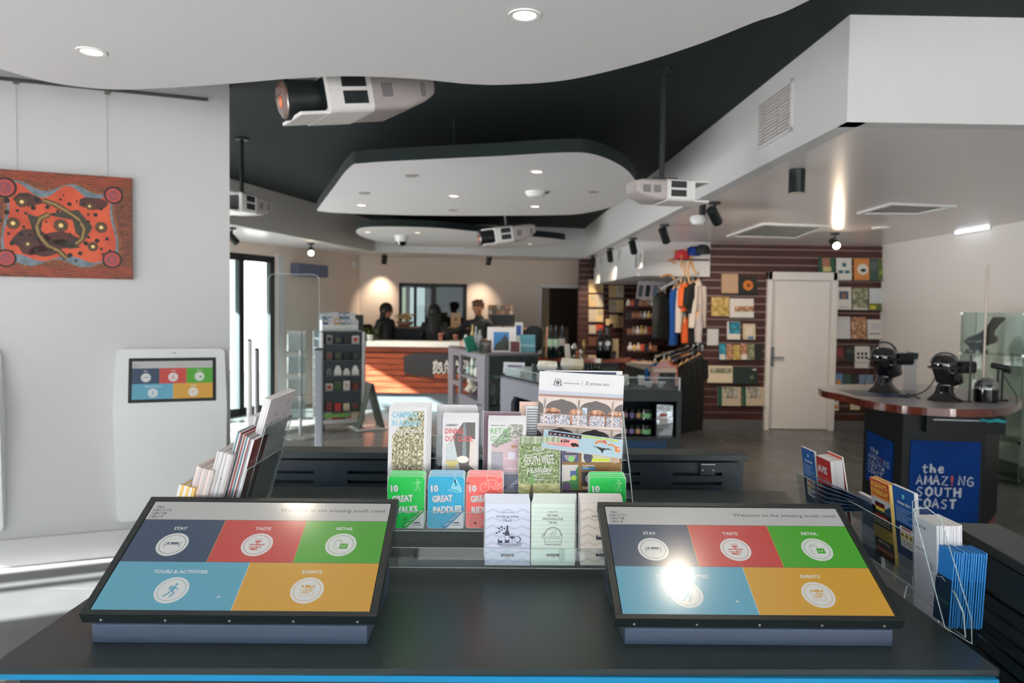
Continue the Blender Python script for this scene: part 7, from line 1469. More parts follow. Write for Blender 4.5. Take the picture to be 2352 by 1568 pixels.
o = stand_thing('booklet', 'pale booklet with a small red and blue photo in the acrylic tray', 'booklet', 1155, 1205, 832, 6.15, .03, P('booklet_grey', (190, 192, 198)), 8, -.3, lambda mb, w, h: mb.rect(-.3 * w, .45 * h, .42 * w, .75 * h, M('booklet_photo', (110, 80, 100), .5, noise=((60, 90, 150), 30)), 1), z=A2z + .008)

# ---- timber bar table with bottles
YT = 8.5; TZ = at(1300, 821, YT).z; TM_ = M('polished_red_timber', (176, 96, 76), .18, coat=.6, noise=((150, 78, 60), 5)); c = at(1338, 820, YT + .2); th = thing('bar_table', 'polished red timber table with bottles, behind the veranda calendar', 'table', (c.x, c.y, 0))
w = (at(1452, 820, YT).x - at(1222, 820, YT).x) / 2; mb = MB(TM_); mb.prism(smooth([(-w, -.05), (-w * .5, -.26), (0, -.3), (w * .6, -.24), (w, .0), (w * .7, .3), (0, .36), (-w * .7, .28)]), TZ - .05, TZ, TM_); mb.build('tabletop', th, bev=.008); mb = MB(CD); mb.box((0, .05, TZ / 2 - .03), (w * 1.4, .4, TZ - .06), CD); mb.build('pedestal', th)
def wine(label, px, py0, Y, r, m, lab, py1=None, group=None):
    p = at(px, 800, Y); h = at(px, py0, Y).z - TZ; th = thing('wine_bottle', label, 'bottle', (p.x, Y, TZ + .001), group=group); mb = MB(m); mb.lathe([(r * .9, 0), (r, .01), (r, h * .6), (r * .75, h * .68), (r * .36, h * .76), (r * .34, h * .97), (r * .4, h * .97), (r * .4, h), (.0001, h)], (0, 0, 0), m, 18); mb.build('glass_body', th, smooth=True)
    mb = MB(lab)
    if lab.name.startswith('round'): mb.M = Matrix.Translation((0, -r - .001, h * .5)) @ Matrix.Rotation(radians(90), 4, 'X'); mb.disc(0, 0, r * .5, lab, 1); mb.build('round_label', th)
    else: mb.lathe([(r * 1.015, h * .36), (r * 1.015, h * .58)], (0, 0, 0), lab, 18); mb.build('label', th, smooth=True)
    mb = MB(BLACKG); mb.lathe([(r * .42, h * .82), (r * .43, h * 1.002), (.0001, h * 1.004)], (0, 0, 0), BLACKG, 14); mb.build('capsule', th, smooth=True)
GB = M('dark_green_glass', (16, 34, 32), .08, spec=.8); ML = M('mint_label', (178, 206, 178), .5); RLB = M('round_white_label', (214, 216, 220), .5)
wine('dark wine bottle with a mint label, leftmost on the timber table', 1264, 747, 8.4, .037, GB, ML); wine('dark wine bottle with a mint label, second from the left on the timber table', 1277, 747, 8.38, .037, GB, ML); wine('dark wine bottle with a white band, behind the two mint-labelled ones', 1291, 747, 8.62, .037, GB, M('white_band', (206, 200, 190), .5))
wine('black bottle with a round white label, left of the dark pair on the timber table', 1378, 754, 8.4, .042, BLACKG, RLB); wine('broad black bottle with a round white label, right of the dark pair', 1394, 752, 8.36, .06, BLACKG, RLB)
def cylt(name, label, cat, px, py0, Y, r, m, z=TZ):
    p = at(px, 800, Y); h = at(px, py0, Y).z - z; mb = MB(m); mb.lathe([(r, 0), (r, h - .004), (r * .9, h), (.0001, h)], (0, 0, 0), m, 14); o = mb.build(name, smooth=True); o.location = (p.x, Y, z + .001); return tag(o, label, cat)
cylt('wooden_dowel', 'slender wooden dowel beside the mint-labelled bottles', 'dowel', 1256.5, 750, 8.4, .012, M('pale_wood', (190, 140, 104), .5)); cylt('tin', 'small dark tin at the left end of the timber table', 'tin', 1247.5, 796, 8.4, .02, M('dark_tin', (60, 56, 56), .3, metal=.6)); cylt('tin', 'small dark tin at the right end of the timber table', 'tin', 1411, 806, 8.45, .025, M('dark_tin', (0, 0, 0)))
stand_thing('card', 'cream card standing at the right of the black bottles', 'card', 1408, 1421, 778, 8.45, .02, M('card_cream', (206, 176, 130), .6), 3, z=TZ + .001); stand_thing('card', 'small white card at the left of the silver ornaments', 'card', 1299, 1312, 790, 8.4, .01, PAPER2, 14, z=TZ + .001, rz=.3)
for k, (px, py0, r, m, nm) in enumerate(((1319, 786, .035, CHROME, 'silver ornament'), (1333, 802, .03, PLASTIC, 'white ornament'), (1326, 803, .03, M('copper', (190, 120, 90), .25, metal=.8), 'copper ornament'), (1341, 778, .025, M('brass', (176, 150, 90), .3, metal=.7), 'brass ornament'))):
    Y = 8.35 + .06 * (k % 2); p = at(px, 800, Y); h = at(px, py0, Y).z - TZ; mb = MB(m); mb.lathe([(r * .8, 0), (r * .9, .01), (r * .35, .025), (r * .3, h * .4), (r, h * .62), (r * .9, h * .8), (r * .3, h * .95), (.0001, h)], (0, 0, 0), m, 16); o = mb.build('ornament', smooth=True); o.location = (p.x, Y, TZ + .001); tag(o, nm + ' on the timber table between the two bottle groups', 'ornament')
# goods in front of the table
ps = at(1300, 850, 7.4); th = thing('display_plinth', 'low dark plinth holding gifts just behind the veranda calendar', 'plinth', (at(1300, 850, 7.6).x, 7.6, 0)); pz = at(1300, 852, 7.4).z; mb = MB(CD); mb.box((.12, .12, pz / 2), (.85, .5, pz), CD); mb.build('body', th)
def soft_bag(label, px0, px1, py0, Y, m, art=None):
    p = at((px0 + px1) / 2, 840, Y); w = (at(px1, 840, Y).x - at(px0, 840, Y).x) / 2; h = at(px0, py0, Y).z - pz; mb = MB(m); mb.loft([[(-w * .9, -.04, 0), (w * .9, -.04, 0), (w * .9, .05, 0), (-w * .9, .05, 0)], [(-w, -.05, h * .4), (w, -.05, h * .4), (w, .06, h * .4), (-w, .06, h * .4)], [(-w * .85, -.01, h), (w * .95, -.01, h * .93), (w * .95, .02, h * .93), (-w * .85, .02, h)]], m); o = mb.build('gift_bag', bev=.01); o.location = (p.x, Y, pz + .001); tag(o, label, 'gift bag')
soft_bag('crinkled clear bag with pale contents, left of the silver cushion bag', 1234, 1280, 828, 7.5, M('pale_cello', (196, 194, 184), .2, noise=((226, 226, 222), 20)))
soft_bag('silvery white printed bag in front of the timber table', 1287, 1341, 822, 7.55, M('silver_print', (206, 214, 218), .25, noise=((190, 176, 130), 6)))
for k in range(4):
    px = 1349 + 9 * k; Y = 7.6; p = at(px, 840, Y); h = at(px, 833, Y).z - pz; mb = MB(GB); mb.lathe([(.02, 0), (.02, h * .6), (.008, h * .75), (.008, h * .9), (.0001, h * .9)], (0, 0, 0), GB, 12); mb.lathe([(.014, h * .88), (.016, h * .95), (.0001, h)], (0, 0, 0), M('gold_cap', (214, 170, 96), .25, metal=.7), 12); o = mb.build('miniature_bottle', smooth=True); o.location = (p.x, Y, pz + .001); tag(o, 'gold-capped miniature bottle in a row right of the silvery bag', 'bottle', 'gold-capped miniatures')
# ================================================================ books on the slat walls
def cover_plain(c): return lambda mb, w, h: None
def K(n, rgb, r=.5): return M('cover_' + n, rgb, r)
def c_pic(x0, y0, x1, y1, mat): return lambda mb, w, h: mb.rect(x0 * w, y0 * h, x1 * w, y1 * h, mat, 1)
def c_many(*items): return lambda mb, w, h: [mb.rect(a[0] * w, a[1] * h, a[2] * w, a[3] * h, a[4], 1 + k) for k, a in enumerate(items)] and None
LANDS = ramp_mat('cover_landscape', [(0.3, (60, 74, 52)), (0.5, (130, 134, 104)), (0.7, (206, 204, 190))], 14, .45, vec=(1, 1, 3)); GOLDP = ramp_mat('cover_gold_tree', [(0.3, (112, 88, 36)), (0.5, (190, 160, 84)), (0.7, (226, 208, 160))], 16, .45); SKETCH = ramp_mat('cover_sketch', [(0.35, (60, 60, 58)), (0.5, (160, 156, 148)), (0.7, (214, 208, 192))], 18, .5, vec=(1, 1, 2.5)); SEA = ramp_mat('cover_sea', [(0.35, (8, 70, 100)), (0.55, (36, 150, 176)), (0.72, (150, 210, 216))], 10, .4, vec=(1, 1, 2)); MIXP = ramp_mat('cover_mixed', [(0.3, (60, 90, 70)), (0.5, (176, 120, 84)), (0.7, (220, 210, 190))], 18, .5)
TX = K('text_grey', (150, 150, 148)); CW = K('white', (216, 214, 210)); CCR = K('cream', (206, 190, 160)); CDK = K('dark', (40, 46, 46))
def sunflower(mb, w, h):
    o = K('orange', (206, 122, 52))
    for k in range(14): a = k * .4488; mb.flat([(.06 * w * cos(a + .3), .5 * h + .06 * h * sin(a + .3)), (.42 * w * cos(a), .52 * h + .42 * h * sin(a)), (.06 * w * cos(a - .3), .5 * h + .06 * h * sin(a - .3))], o, 1)
    mb.disc(0, .5 * h, .28 * w, o, 2, 16); mb.disc(.02 * w, .5 * h, .12 * w, K('seed', (132, 66, 34)), 3, 12)
def lines_(n, y0, y1, m=TX): return lambda mb, w, h: [mb.rect(-.38 * w, (y0 + (y1 - y0) * k / n) * h, (.38 - .1 * (k % 2)) * w, (y0 + (y1 - y0) * k / n + .02) * h, m, 1) for k in range(n)] and None
def book(label, px0, px1, py0, py1, Y, d, m, art=None, rz=0.0, lean=6, name='book', cat='book', group=None):
    return box_thing(name, label, cat, px0, px1, py0, py1, Y, d, m, rz, lean, art=art or (lambda mb, w, h: None), group=group)
YB = SY - .035; zx = lambda x: 1580 + x / 3.267; zy = lambda y: 520 + y / 3.267
FB = [('plain tan book at the top left of the slat wall', 255, 378, 355, 500, K('tan', (186, 156, 128)), None),
 ('dark book with an orange sunflower beside the plain tan one', 385, 520, 378, 505, K('black', (34, 36, 34)), sunflower),
 ('wide golden landscape book under the plain tan one', 178, 310, 530, 672, GOLDP, None),
 ('white book with a strip of coloured photos beside the golden one', 315, 495, 540, 684, CW, c_many((-.3, .32, .5, .6, MIXP), (-.46, .0, .5, .3, CW))),
 ('blue-green sea book with a whale shape on the slat wall', 296, 393, 713, 848, CW, c_many((-.38, .32, .48, .98, SEA), (-.3, .56, .2, .62, CDK))),
 ('white page-like book with a small blue picture beside the sea book', 415, 507, 730, 848, CCR, c_many((-.3, .3, .3, .85, K('pale', (214, 206, 190))), (-.1, .04, .36, .18, K('blue', (40, 120, 176))))),
 ('white book with a landscape strip above two sketch books', 147, 336, 1045, 1172, K('ivory', (214, 202, 180)), c_many((-.38, .56, .46, .88, LANDS))),
 ('wide dark green book right of the white landscape one', 342, 522, 1052, 1180, K('deep_green', (34, 48, 46)), c_many((.2, .3, .34, .5, LANDS), (.3, .8, .46, .88, CW))),
 ('sketch-covered book with a green spine, farther from the door than its twin', 225, 398, 1203, 1345, K('ivory2', (196, 182, 158)), c_many((-.5, 0, -.32, 1, K('spine_green', (14, 84, 72))), (-.3, .4, .36, .96, SKETCH))),
 ('sketch-covered book with a green spine, next to the door edge', 410, 572, 1203, 1345, K('ivory2', (0, 0, 0)), c_many((-.5, 0, -.34, 1, K('spine_green', (0, 0, 0))), (-.3, .4, .36, .96, SKETCH))),
 ('green book with a figure, overlapping the top right corner of the white door', 985, 1105, 232, 392, K('bottle_green', (34, 84, 60)), c_many((-.3, .55, .2, .98, K('hide', (150, 104, 84))), (-.26, .34, .26, .56, K('straw', (196, 184, 120))))),
 ('white book with three small pictures, top row right of the door', 1117, 1230, 236, 402, CW, c_many((-.12, .6, .14, .78, K('teal_pic', (50, 104, 120))), (-.38, .3, -.06, .44, K('teal_pic', (0, 0, 0))), (.04, .3, .36, .44, K('teal_pic', (0, 0, 0))))),
 ('orange book with a round photo, top row right of the door', 1250, 1363, 240, 404, K('amber', (196, 128, 66)), lambda mb, w, h: (mb.disc(.06 * w, .5 * h, .36 * w, CW, 1, 20), mb.flat(blob(.1 * w, .46 * h, .2 * w, .1 * h, 10, .3), CDK, 2))),
 ('dark grey-green book, second from right in the top row', 1368, 1428, 242, 406, K('slate_green', (58, 78, 76)), lines_(4, .5, .9)),
 ('moss green book at the right end of the top row', 1430, 1487, 244, 406, K('moss', (86, 100, 54)), c_many((-.4, .3, .4, .45, K('lime_band2', (140, 156, 60))))),
 ('white book with a portrait photo, second row right of the door', 1115, 1228, 455, 623, CW, c_many((-.3, .46, .32, .82, K('portrait', (78, 84, 110))), (-.1, .5, .1, .7, K('hide', (0, 0, 0))), (-.3, .1, .3, .14, TX))),
 ('green landscape book in the middle of the second row', 1238, 1352, 460, 625, LANDS, c_many((-.5, .0, .5, .08, CW))),
 ('pale book with yellow flowers at the right of the second row', 1365, 1476, 463, 626, K('sky_pale', (196, 204, 208)), c_many((-.5, .0, .5, .3, K('field', (96, 110, 50))), (-.5, .02, -.1, .2, K('flower_yellow', (200, 190, 60))))),
 ('blank white book, third row right of the door', 1100, 1220, 676, 842, K('blank', (206, 206, 208)), lines_(1, .9, .9)),
 ('brown patterned book in the middle of the third row', 1228, 1340, 680, 843, MIXP, None),
 ('white book with a line of lettering at the right of the third row', 1350, 1470, 698, 846, CW, c_many((-.4, .24, .4, .32, TX), (-.3, .5, .3, .8, K('pale2', (200, 200, 202))))),
 ('dark red book, fourth row right of the door', 1103, 1178, 895, 1012, K('dark_red', (84, 42, 40)), c_many((-.3, .3, .3, .8, K('wine', (120, 50, 46))))),
 ('black book beside the dark red one', 1182, 1252, 897, 1012, CDK, lines_(2, .6, .8)),
 ('tall white card with rows of red figures in the fourth row', 1255, 1368, 898, 1062, CW, lambda mb, w, h: [mb.rect((-.36 + .26 * c) * w, (.42 + .18 * r_) * h, (-.2 + .26 * c) * w, (.54 + .18 * r_) * h, K('figure_red', (150, 44, 56)), 1) for c in range(3) for r_ in range(2)] and None),
 ('blue and white book at the left of the fifth row', 1095, 1160, 1102, 1218, K('blue_cover', (92, 130, 170)), c_many((-.2, .2, .3, .6, K('amber', (0, 0, 0))))),
 ('dark green book, second in the fifth row', 1166, 1228, 1106, 1218, K('slate_green', (0, 0, 0)), None),
 ('black-spined book, third in the fifth row', 1232, 1284, 1110, 1220, CDK, None),
 ('blue and white wave book at the right of the fifth row', 1288, 1392, 1112, 1222, K('wave_blue', (120, 140, 170)), c_many((-.4, .1, .4, .4, K('hide', (0, 0, 0))))),
 ('white and orange book in the lowest row', 1086, 1132, 1262, 1380, CW, c_many((-.4, .1, .4, .36, K('amber', (0, 0, 0))), (-.3, .6, .3, .8, K('figure_red', (0, 0, 0))))),
 ('small cream card in the lowest row', 1222, 1290, 1328, 1374, CCR, None)]
for lab, a, b_, c, d, m, art in FB: book(lab, zx(a), zx(b_), zy(c), zy(d), YB, .022, m, art)
for i in range(6):
    a = 235 + i * 54; m = (SEA, MIXP, GOLDP, MIXP, LANDS, K('black', (0, 0, 0)))[i]; book(('blue-topped', 'orange figure', 'tan', 'red figure', 'green', 'dark')[i] + ' picture card in the row of six under the sea book', zx(a), zx(a + 50), zy(878 + (i % 3) * 4), zy(1000), YB, .012, m, c_many((-.4, .02, .4, .34, CW)) if i in (0, 3) else None, name='card', cat='card')
box_thing('notice', 'blank white notice fixed at the left end of the slat wall', 'notice', zx(143), zx(228), zy(768), zy(892), YB, .006, K('blank', (0, 0, 0)))
for k, (a, b_, y) in enumerate(((250, 525, 507), (172, 500, 686), (280, 515, 852), (228, 580, 1004), (150, 525, 1184), (215, 578, 1350), (1112, 1488, 408), (1108, 1480, 628), (1098, 1472, 848), (1098, 1400, 1016), (1090, 1395, 1224), (1084, 1312, 1384))):
    p, q = at(zx(a), zy(y), YB), at(zx(b_), zy(y), YB); th = thing('book_ledge', 'narrow %s ledge, %s of the door, %s' % ('clear' if k != 11 else 'pale', 'left' if k < 6 else 'right', ('under the tan and sunflower books', 'under the golden book', 'under the sea book', 'under the row of six cards', 'under the white landscape book', 'under the two sketch books', 'under the top row', 'under the second row', 'under the third row', 'under the fourth row', 'under the fifth row', 'under the lowest row')[k]), 'ledge', (p.x, SY, p.z)); w = q.x - p.x
    mb = MB(ACRYL); mb.box((w / 2, -.045, -.004), (w, .09, .006), ACRYL); mb.build('shelf', th); mb = MB(ACRYL); mb.box((w / 2, -.09, .006), (w, .004, .026), ACRYL); mb.build('lip', th)
# rear slat wall: open picture books in two columns
fr_ = atan2(.25, 2.14)
def rearY(px): r = ray(px, 700); t = (13.2 * 1.0 - 1.36 * .25 / 2.14) / (r.y - r.x * .25 / 2.14); return r.y * t - .05
q = lambda x: 1340 + x / 6.53; qy = lambda y: 560 + y / 6.53
k = 0
for col, rows_ in (((80, 190, 300), ((530, 730), (755, 945), (980, 1165))), ((385, 495, 610), ((620, 805), (835, 1025)))):
    for r_, (a, b_) in enumerate(rows_):
        for i in (0, 1):
            m = (K('rear_cream', (226, 200, 150)), K('rear_tan', (206, 178, 130)), K('rear_pale', (200, 186, 168)))[(r_ + i + (col[0] > 300)) % 3]
            book('%s cream book, row %s of the %s column on the far slats' % (('left', 'right')[i], ('one', 'two', 'three')[r_], ('left', 'right')[col[0] > 300]), q(col[i] + 2), q(col[i + 1] - 2), qy(a), qy(b_), rearY(q(col[1])), .03, m, c_pic(-.3, .5, .4, .9, K('rear_faint', (176, 170, 140))) if (r_ + i) % 2 else None, rz=fr_)
for lab, a, b_, c, d, m in (('pale book, lower left on the far slat wall', 85, 190, 1215, 1345, K('rear_pale', (0, 0, 0))), ('bright red-topped book on the far slat wall', 195, 290, 1208, 1300, K('rear_red', (206, 84, 60))), ('small cream box left of the lowest cream pair', 340, 395, 1120, 1220, K('rear_cream', (0, 0, 0))), ('cream book standing in front in the lowest right pair', 400, 522, 1060, 1190, K('rear_cream', (0, 0, 0))), ('wide cream book behind in the lowest right pair', 450, 625, 1080, 1252, K('rear_tan', (0, 0, 0))), ('brown and blue book low on the far slat wall', 80, 190, 1395, 1530, K('rear_brown', (110, 70, 50))), ('dark orange book low on the far slat wall', 196, 290, 1400, 1530, K('rear_orange', (150, 84, 50)))):
    book(lab, q(a), q(b_), qy(c), qy(d), rearY(q((a + b_) / 2)) - (.03 if 'front' in lab else 0), .03, m, rz=fr_)

# ---- alcove on the left of the slat wall: prints, trinkets
SA, SB = Vector((2.735, SY, 0)), Vector((3.05, 12.3, 0))
yy = 11.5; pz = at(1500, 692, yy).z
th = thing('print_shelf', 'sloping dark shelf holding four framed prints below the boxed bulkhead', 'shelf', (at(1460, 690, yy).x, yy, pz)); w = at(1532, 690, yy).x - at(1460, 690, yy).x; mb = MB(SLATW); mb.box((w / 2, .1, -.02), (w + .04, .3, .03), SLATW); mb.box((w / 2, .24, -.35), (w, .02, .7), SLATW); mb.build('board', th)
for i in range(4):
    a = 1468 + i * 16.5; f = frame(at(a, 690, yy) + Vector((0, -.02, 0)), .0, radians(16), radians(-9)); w, h = .115, .32; mb = MB(K('mat_white', (206, 200, 200))); mb.box((0, h / 2, -.008), (w, h, .016), mb.mats[0]); mb.L = .0012; mb.rect(-.3 * w, .2 * h, .3 * w, .8 * h, (K('print_grey', (90, 100, 110)), K('print_dark', (50, 54, 58)), K('print_blue', (110, 130, 150)), SKETCH)[i], 1); o = mb.build('framed_print'); o.matrix_world = f
    tag(o, ('first', 'second', 'third', 'fourth')[i] + ' framed print from the left on the sloping alcove shelf', 'picture')
th = thing('gift_shelf', 'stepped gift shelving crowded with trinkets in the alcove', 'shelf', (at(1445, 840, 10.8).x, 10.8, 0)); gx = th.location.x; gw = at(1510, 840, 10.8).x - gx
lev = [at(1470, y, 10.8).z for y in (842, 806, 768, 731, 702)]
for k, z in enumerate(lev): mb = MB(SLATW); mb.box((gw / 2, .12 + .08 * k, z - .012), (gw, .3, .02), SLATW); mb.build('shelf', th)
mb = MB(SLATW); mb.box((gw / 2, .62, lev[-1] / 2), (gw, .03, lev[-1]), SLATW); mb.build('back', th); mb = MB(CD); mb.box((gw / 2, .2, lev[0] / 2 - .03), (gw, .4, lev[0] - .06), CD); mb.build('base', th)
tk = [((222, 206, 190), 'cream shell ornament'), ((190, 140, 110), 'tan clay ornament'), ((236, 232, 228), 'white china ornament'), ((206, 92, 66), 'coral red box'), ((150, 100, 70), 'brown wooden box'), ((226, 196, 130), 'straw coloured pot'), ((40, 44, 60), 'navy boxed gift'), ((176, 160, 150), 'grey stone ornament')]
for k, z in enumerate(lev):
    for i in range(7):
        j = (i * 3 + k * 2) % 8; c, nm = tk[j]; m = M('trinket_%d' % j, c, .4); mb = MB(m); s = R.uniform(.8, 1.2)
        if 'box' in nm: mb.box((0, 0, .05 * s), (.075, .06, .1 * s), m)
        else: mb.lathe([(.025, 0), (.04 * s, .03), (.036, .06 * s), (.015, .085), (.02, .1 * s), (.0001, .115 * s)], (0, 0, 0), m, 12)
        o = mb.build(nm.split()[-1] if nm.split()[-1] in ('box', 'pot', 'gift') else 'ornament', smooth=True); o.location = (gx + .03 + (gw - .06) * i / 6, 10.8 + .03 + .08 * k, z); tag(o, '%s on shelf level %s of the alcove gift shelving' % (nm, ('one, the lowest', 'two', 'three', 'four', 'five, the highest')[k]), 'ornament', 'alcove gifts, %s' % nm)

# ---- clothing on waterfall arms at the left end of the slat wall
WD = M('pale_hanger_wood', (214, 172, 124), .45)
def hanger(mb, c, rz, w=.38, m=WD):
    u = Vector((cos(rz), sin(rz), 0)); mb.tube([c - u * w / 2 - Vector((0, 0, .09)), c - u * w / 4 - Vector((0, 0, .03)), c, c + u * w / 4 - Vector((0, 0, .03)), c + u * w / 2 - Vector((0, 0, .09))], [.014, .016, .018, .016, .014], m, 6)
def garment(label, px, py0, py1, Y, w, m, rz, sleeve='short', group=None):
    p = at(px, py0, Y); L = p.z - at(px, py1, Y).z; th = thing('shirt' if sleeve else 'dress', label, 'clothing', p, rz, group); t = .045
    mb = MB(m)
    def rg(z, hw, ht): return [(hw * cos(a), ht * sin(a) * (1 + .25 * cos(3 * a + z * 7)), z) for a in [2 * pi * i / 16 for i in range(16)]]
    mb.loft([rg(.0, w * .13, .03), rg(-.03, w * .3, t), rg(-.075, w * .47, t), rg(-.16, w * .46, t * 1.1), rg(-L * .5, w * .44, t * 1.2), rg(-L * .8, w * .46, t * 1.1), rg(-L, w * .48, t)], m); mb.build('bodice', th, smooth=True, ang=70)
    if sleeve:
        sl = {'short': .24, 'long': .56}[sleeve]
        for s in (-1, 1):
            mb = MB(m); a = Vector((s * w * .42, 0, -.08)); b_ = a + Vector((s * w * .22, 0, -sl)); mb.tube([a, (a * 2 + b_) / 3, b_], [.06, .062, .052 if sleeve == 'short' else .04], m, 10); mb.build('sleeve', th, smooth=True)
    mb = MB(WD); hanger(mb, Vector((0, 0, .012)), 0, w * .7); mb.build('hanger', th, smooth=True); mb = MB(CHROME); mb.tube([(0, 0, .02), (0, 0, .06), (.02, 0, .085), (.0, 0, .105), (-.02, 0, .09)], .003, CHROME, 6); mb.build('hook', th)
    return th
def arm(label, pa, pb, Ya, Yb, m=CHROME):
    a, b_ = at(*pa, Ya), at(*pb, Yb); th = thing('clothes_rail', label, 'rail', a); mb = MB(m); mb.bar((0, 0, 0), b_ - a, .022, .03, m); mb.build('arm', th); mb = MB(m); d = (b_ - a).normalized(); mb.cyl(b_ - a, b_ - a + d * .015, .022, .022, m, 12); mb.build('end_cap', th); mb = MB(m); mb.box((.0, .0, 0), (.03, .05, .09), m); mb.build('bracket', th)
arm('long chrome arm holding the upper clothes, fixed high at the slat wall end', (1620, 606), (1516, 664), 9.95, 9.8)
arm('left chrome arm of three on the lower clothes display', (1592, 790), (1503, 819), 10.1, 9.35); arm('middle chrome arm of three on the lower clothes display', (1603, 795), (1523, 823), 10.0, 9.2); arm('right chrome arm of three on the lower clothes display', (1612, 799), (1541, 829), 9.9, 9.1)
BKC = M('black_cloth', (26, 29, 31), .85, bump=.3, scale=50); RBC = M('royal_blue_cloth', (12, 74, 150), .8, bump=.3, scale=50); ORC = M('orange_cloth', (222, 100, 48), .8, bump=.3, scale=50); WHC = M('white_cloth', (216, 206, 196), .8, bump=.3, scale=50); PKC = M('dusty_pink_cloth', (196, 158, 160), .8, bump=.3, scale=50); GYC = M('pale_grey_cloth', (184, 176, 178), .8, bump=.3, scale=50); AZC = M('azure_cloth', (20, 106, 170), .8, bump=.3, scale=50)
for lab, px, a, b_, Y, w, m, rz, sl in (
  ('long black garment at the left of the upper clothes arm', 1519, 668, 776, 9.98, .24, BKC, radians(50), 'long'), ('royal blue long dress on the upper clothes arm', 1549, 661, 792, 9.86, .2, RBC, radians(55), ''),
  ('white long-sleeved top between the blue dress and the orange shirt', 1563, 655, 724, 9.9, .16, WHC, radians(65), 'long'), ('orange shirt on the upper clothes arm', 1573, 650, 715, 9.82, .2, ORC, radians(60), 'short'), ('orange trousers-length garment under the orange shirt', 1573, 730, 787, 9.9, .1, ORC, radians(60), ''),
  ('black shirt on the upper clothes arm, right of the orange one', 1591, 648, 720, 9.74, .2, BKC, radians(40), 'short'), ('white long-sleeved top at the right of the upper clothes arm', 1604, 643, 722, 9.8, .2, WHC, radians(40), 'long'), ('black long garment under the black shirt', 1591, 718, 790, 9.84, .13, BKC, radians(40), ''), ('pale grey garment low on the right of the upper clothes', 1604, 716, 786, 9.72, .08, GYC, radians(40), ''),
  ('azure shirt at the left end of the lower clothes display', 1506, 832, 880, 9.3, .2, AZC, radians(25), 'short'), ('dusty pink shirt in front on the lower clothes display', 1525, 827, 892, 9.1, .23, PKC, radians(15), 'short'), ('orange shirt partly behind the dusty pink one', 1537, 826, 862, 9.3, .17, ORC, radians(40), 'short')):
    garment(lab, px, a, b_, Y, w, m, rz, sl)
for i in range(5): garment('long black garment in the dark row of the lower clothes display', 1553 + i * 13, 842 - i * 7, 1012, 9.45 + .09 * i, .22, BKC, radians(38), 'short', 'lower row of black garments')
for i in range(7):
    p = at(1542 + i * 7.5, (632, 604, 590, 612, 598, 620, 600)[i], 9.85); th = thing('clothes_hanger', 'spare pale wooden hanger bunched above the upper clothes', 'hanger', p, radians(40 + 12 * i), 'spare wooden hangers'); mb = MB(WD); mb.M = Matrix.Rotation(radians((i - 3) * 14 + 60), 4, 'Y'); hanger(mb, Vector((0, 0, 0)), 0, .4); mb.build('shoulder_bar', th, smooth=True); mb = MB(CHROME); mb.tube([(0, 0, .01), (0, 0, .06), (.02, 0, .08)], .003, CHROME, 6); mb.build('hook', th)
def cap(label, px, py, Y, rz, m):
    p = at(px, py, Y); th = thing('cap', label, 'cap', p, rz); mb = MB(m); mb.lathe([(.095, -.06), (.098, -.02), (.085, .03), (.055, .06), (.0001, .072)], (0, 0, 0), m, 18, 1, 1.1); mb.build('crown', th, smooth=True); mb = MB(m); mb.prism([(x, y - .07) for x, y in arc(0, 0, .085, 180, 360, 12, .12)], -.066, -.056, m); mb.build('peak', th, smooth=True)
cap('red cap with a blue edge on top of the clothes display', 1566, 585, 9.8, radians(-40), M('red_cap', (196, 50, 56), .7)); cap('royal blue cap between the red and the black one', 1592, 577, 9.85, radians(-20), M('blue_cap', (24, 60, 150), .7)); cap('black cap at the right of the three caps', 1614, 573, 9.75, radians(0), M('black_cap', (34, 42, 44), .7))
th = thing('cap_shelf', 'short dark shelf carrying the three caps above the clothes', 'shelf', (at(1592, 592, 9.85).x, 9.9, at(1592, 592, 9.85).z)); mb = MB(SLATW); mb.box((0, .0, -.03), (.4, .26, .02), SLATW); mb.build('board', th); mb = MB(SLATW); mb.bar((.19, .0, -.03), (.19, .0, -.2), .02, .05, SLATW); mb.build('bracket', th)

# ---- low dark cabinet with jars and a silver bag
YC = 6.6; a, b_ = at(1405, 895, YC), at(1566, 895, YC); zc = a.z; th = thing('display_cabinet', 'low dark cabinet with jars and a silver bag, beyond the vented cabinet', 'cabinet', (a.x, YC, 0)); w = b_.x - a.x; f = frame((a.x, YC, 0)); h0 = uv_on(f, 1432, 1003)[1]; h1 = uv_on(f, 1432, 921)[1]; x0_ = uv_on(f, 1425, 960)[0]; x1_ = uv_on(f, 1554, 960)[0]
mb = MB(CD); mb.M = Matrix.Rotation(radians(90), 4, 'X'); panel_holes(mb, w, zc, .03, [(x0_, h0, x1_, h1)], CD); mb.build('front_panel', th); mb = MB(CD); mb.box((w / 2, .3, zc - .01), (w, .58, .02), CD); mb.box((w / 2, .56, zc / 2), (w, .02, zc), CN); mb.box((.01, .3, zc / 2), (.02, .56, zc), CD); mb.box((w - .01, .3, zc / 2), (.02, .56, zc), CD); mb.box((w / 2, .3, h0 - .008), (w - .04, .5, .016), CD); mb.box((x0_ + .22, .34, (h0 + h1) / 2 - .02), (.5, .4, .012), CD); mb.build('carcass', th)
o = MB().box((w * .45, -.004, uv_on(f, 1440, 1024)[1]), (w * .68, .006, .1), M('cabinet_blue_strip', (0, 62, 104), .5)).build('blue_panel', th); o['label'] = 'deep blue strip'
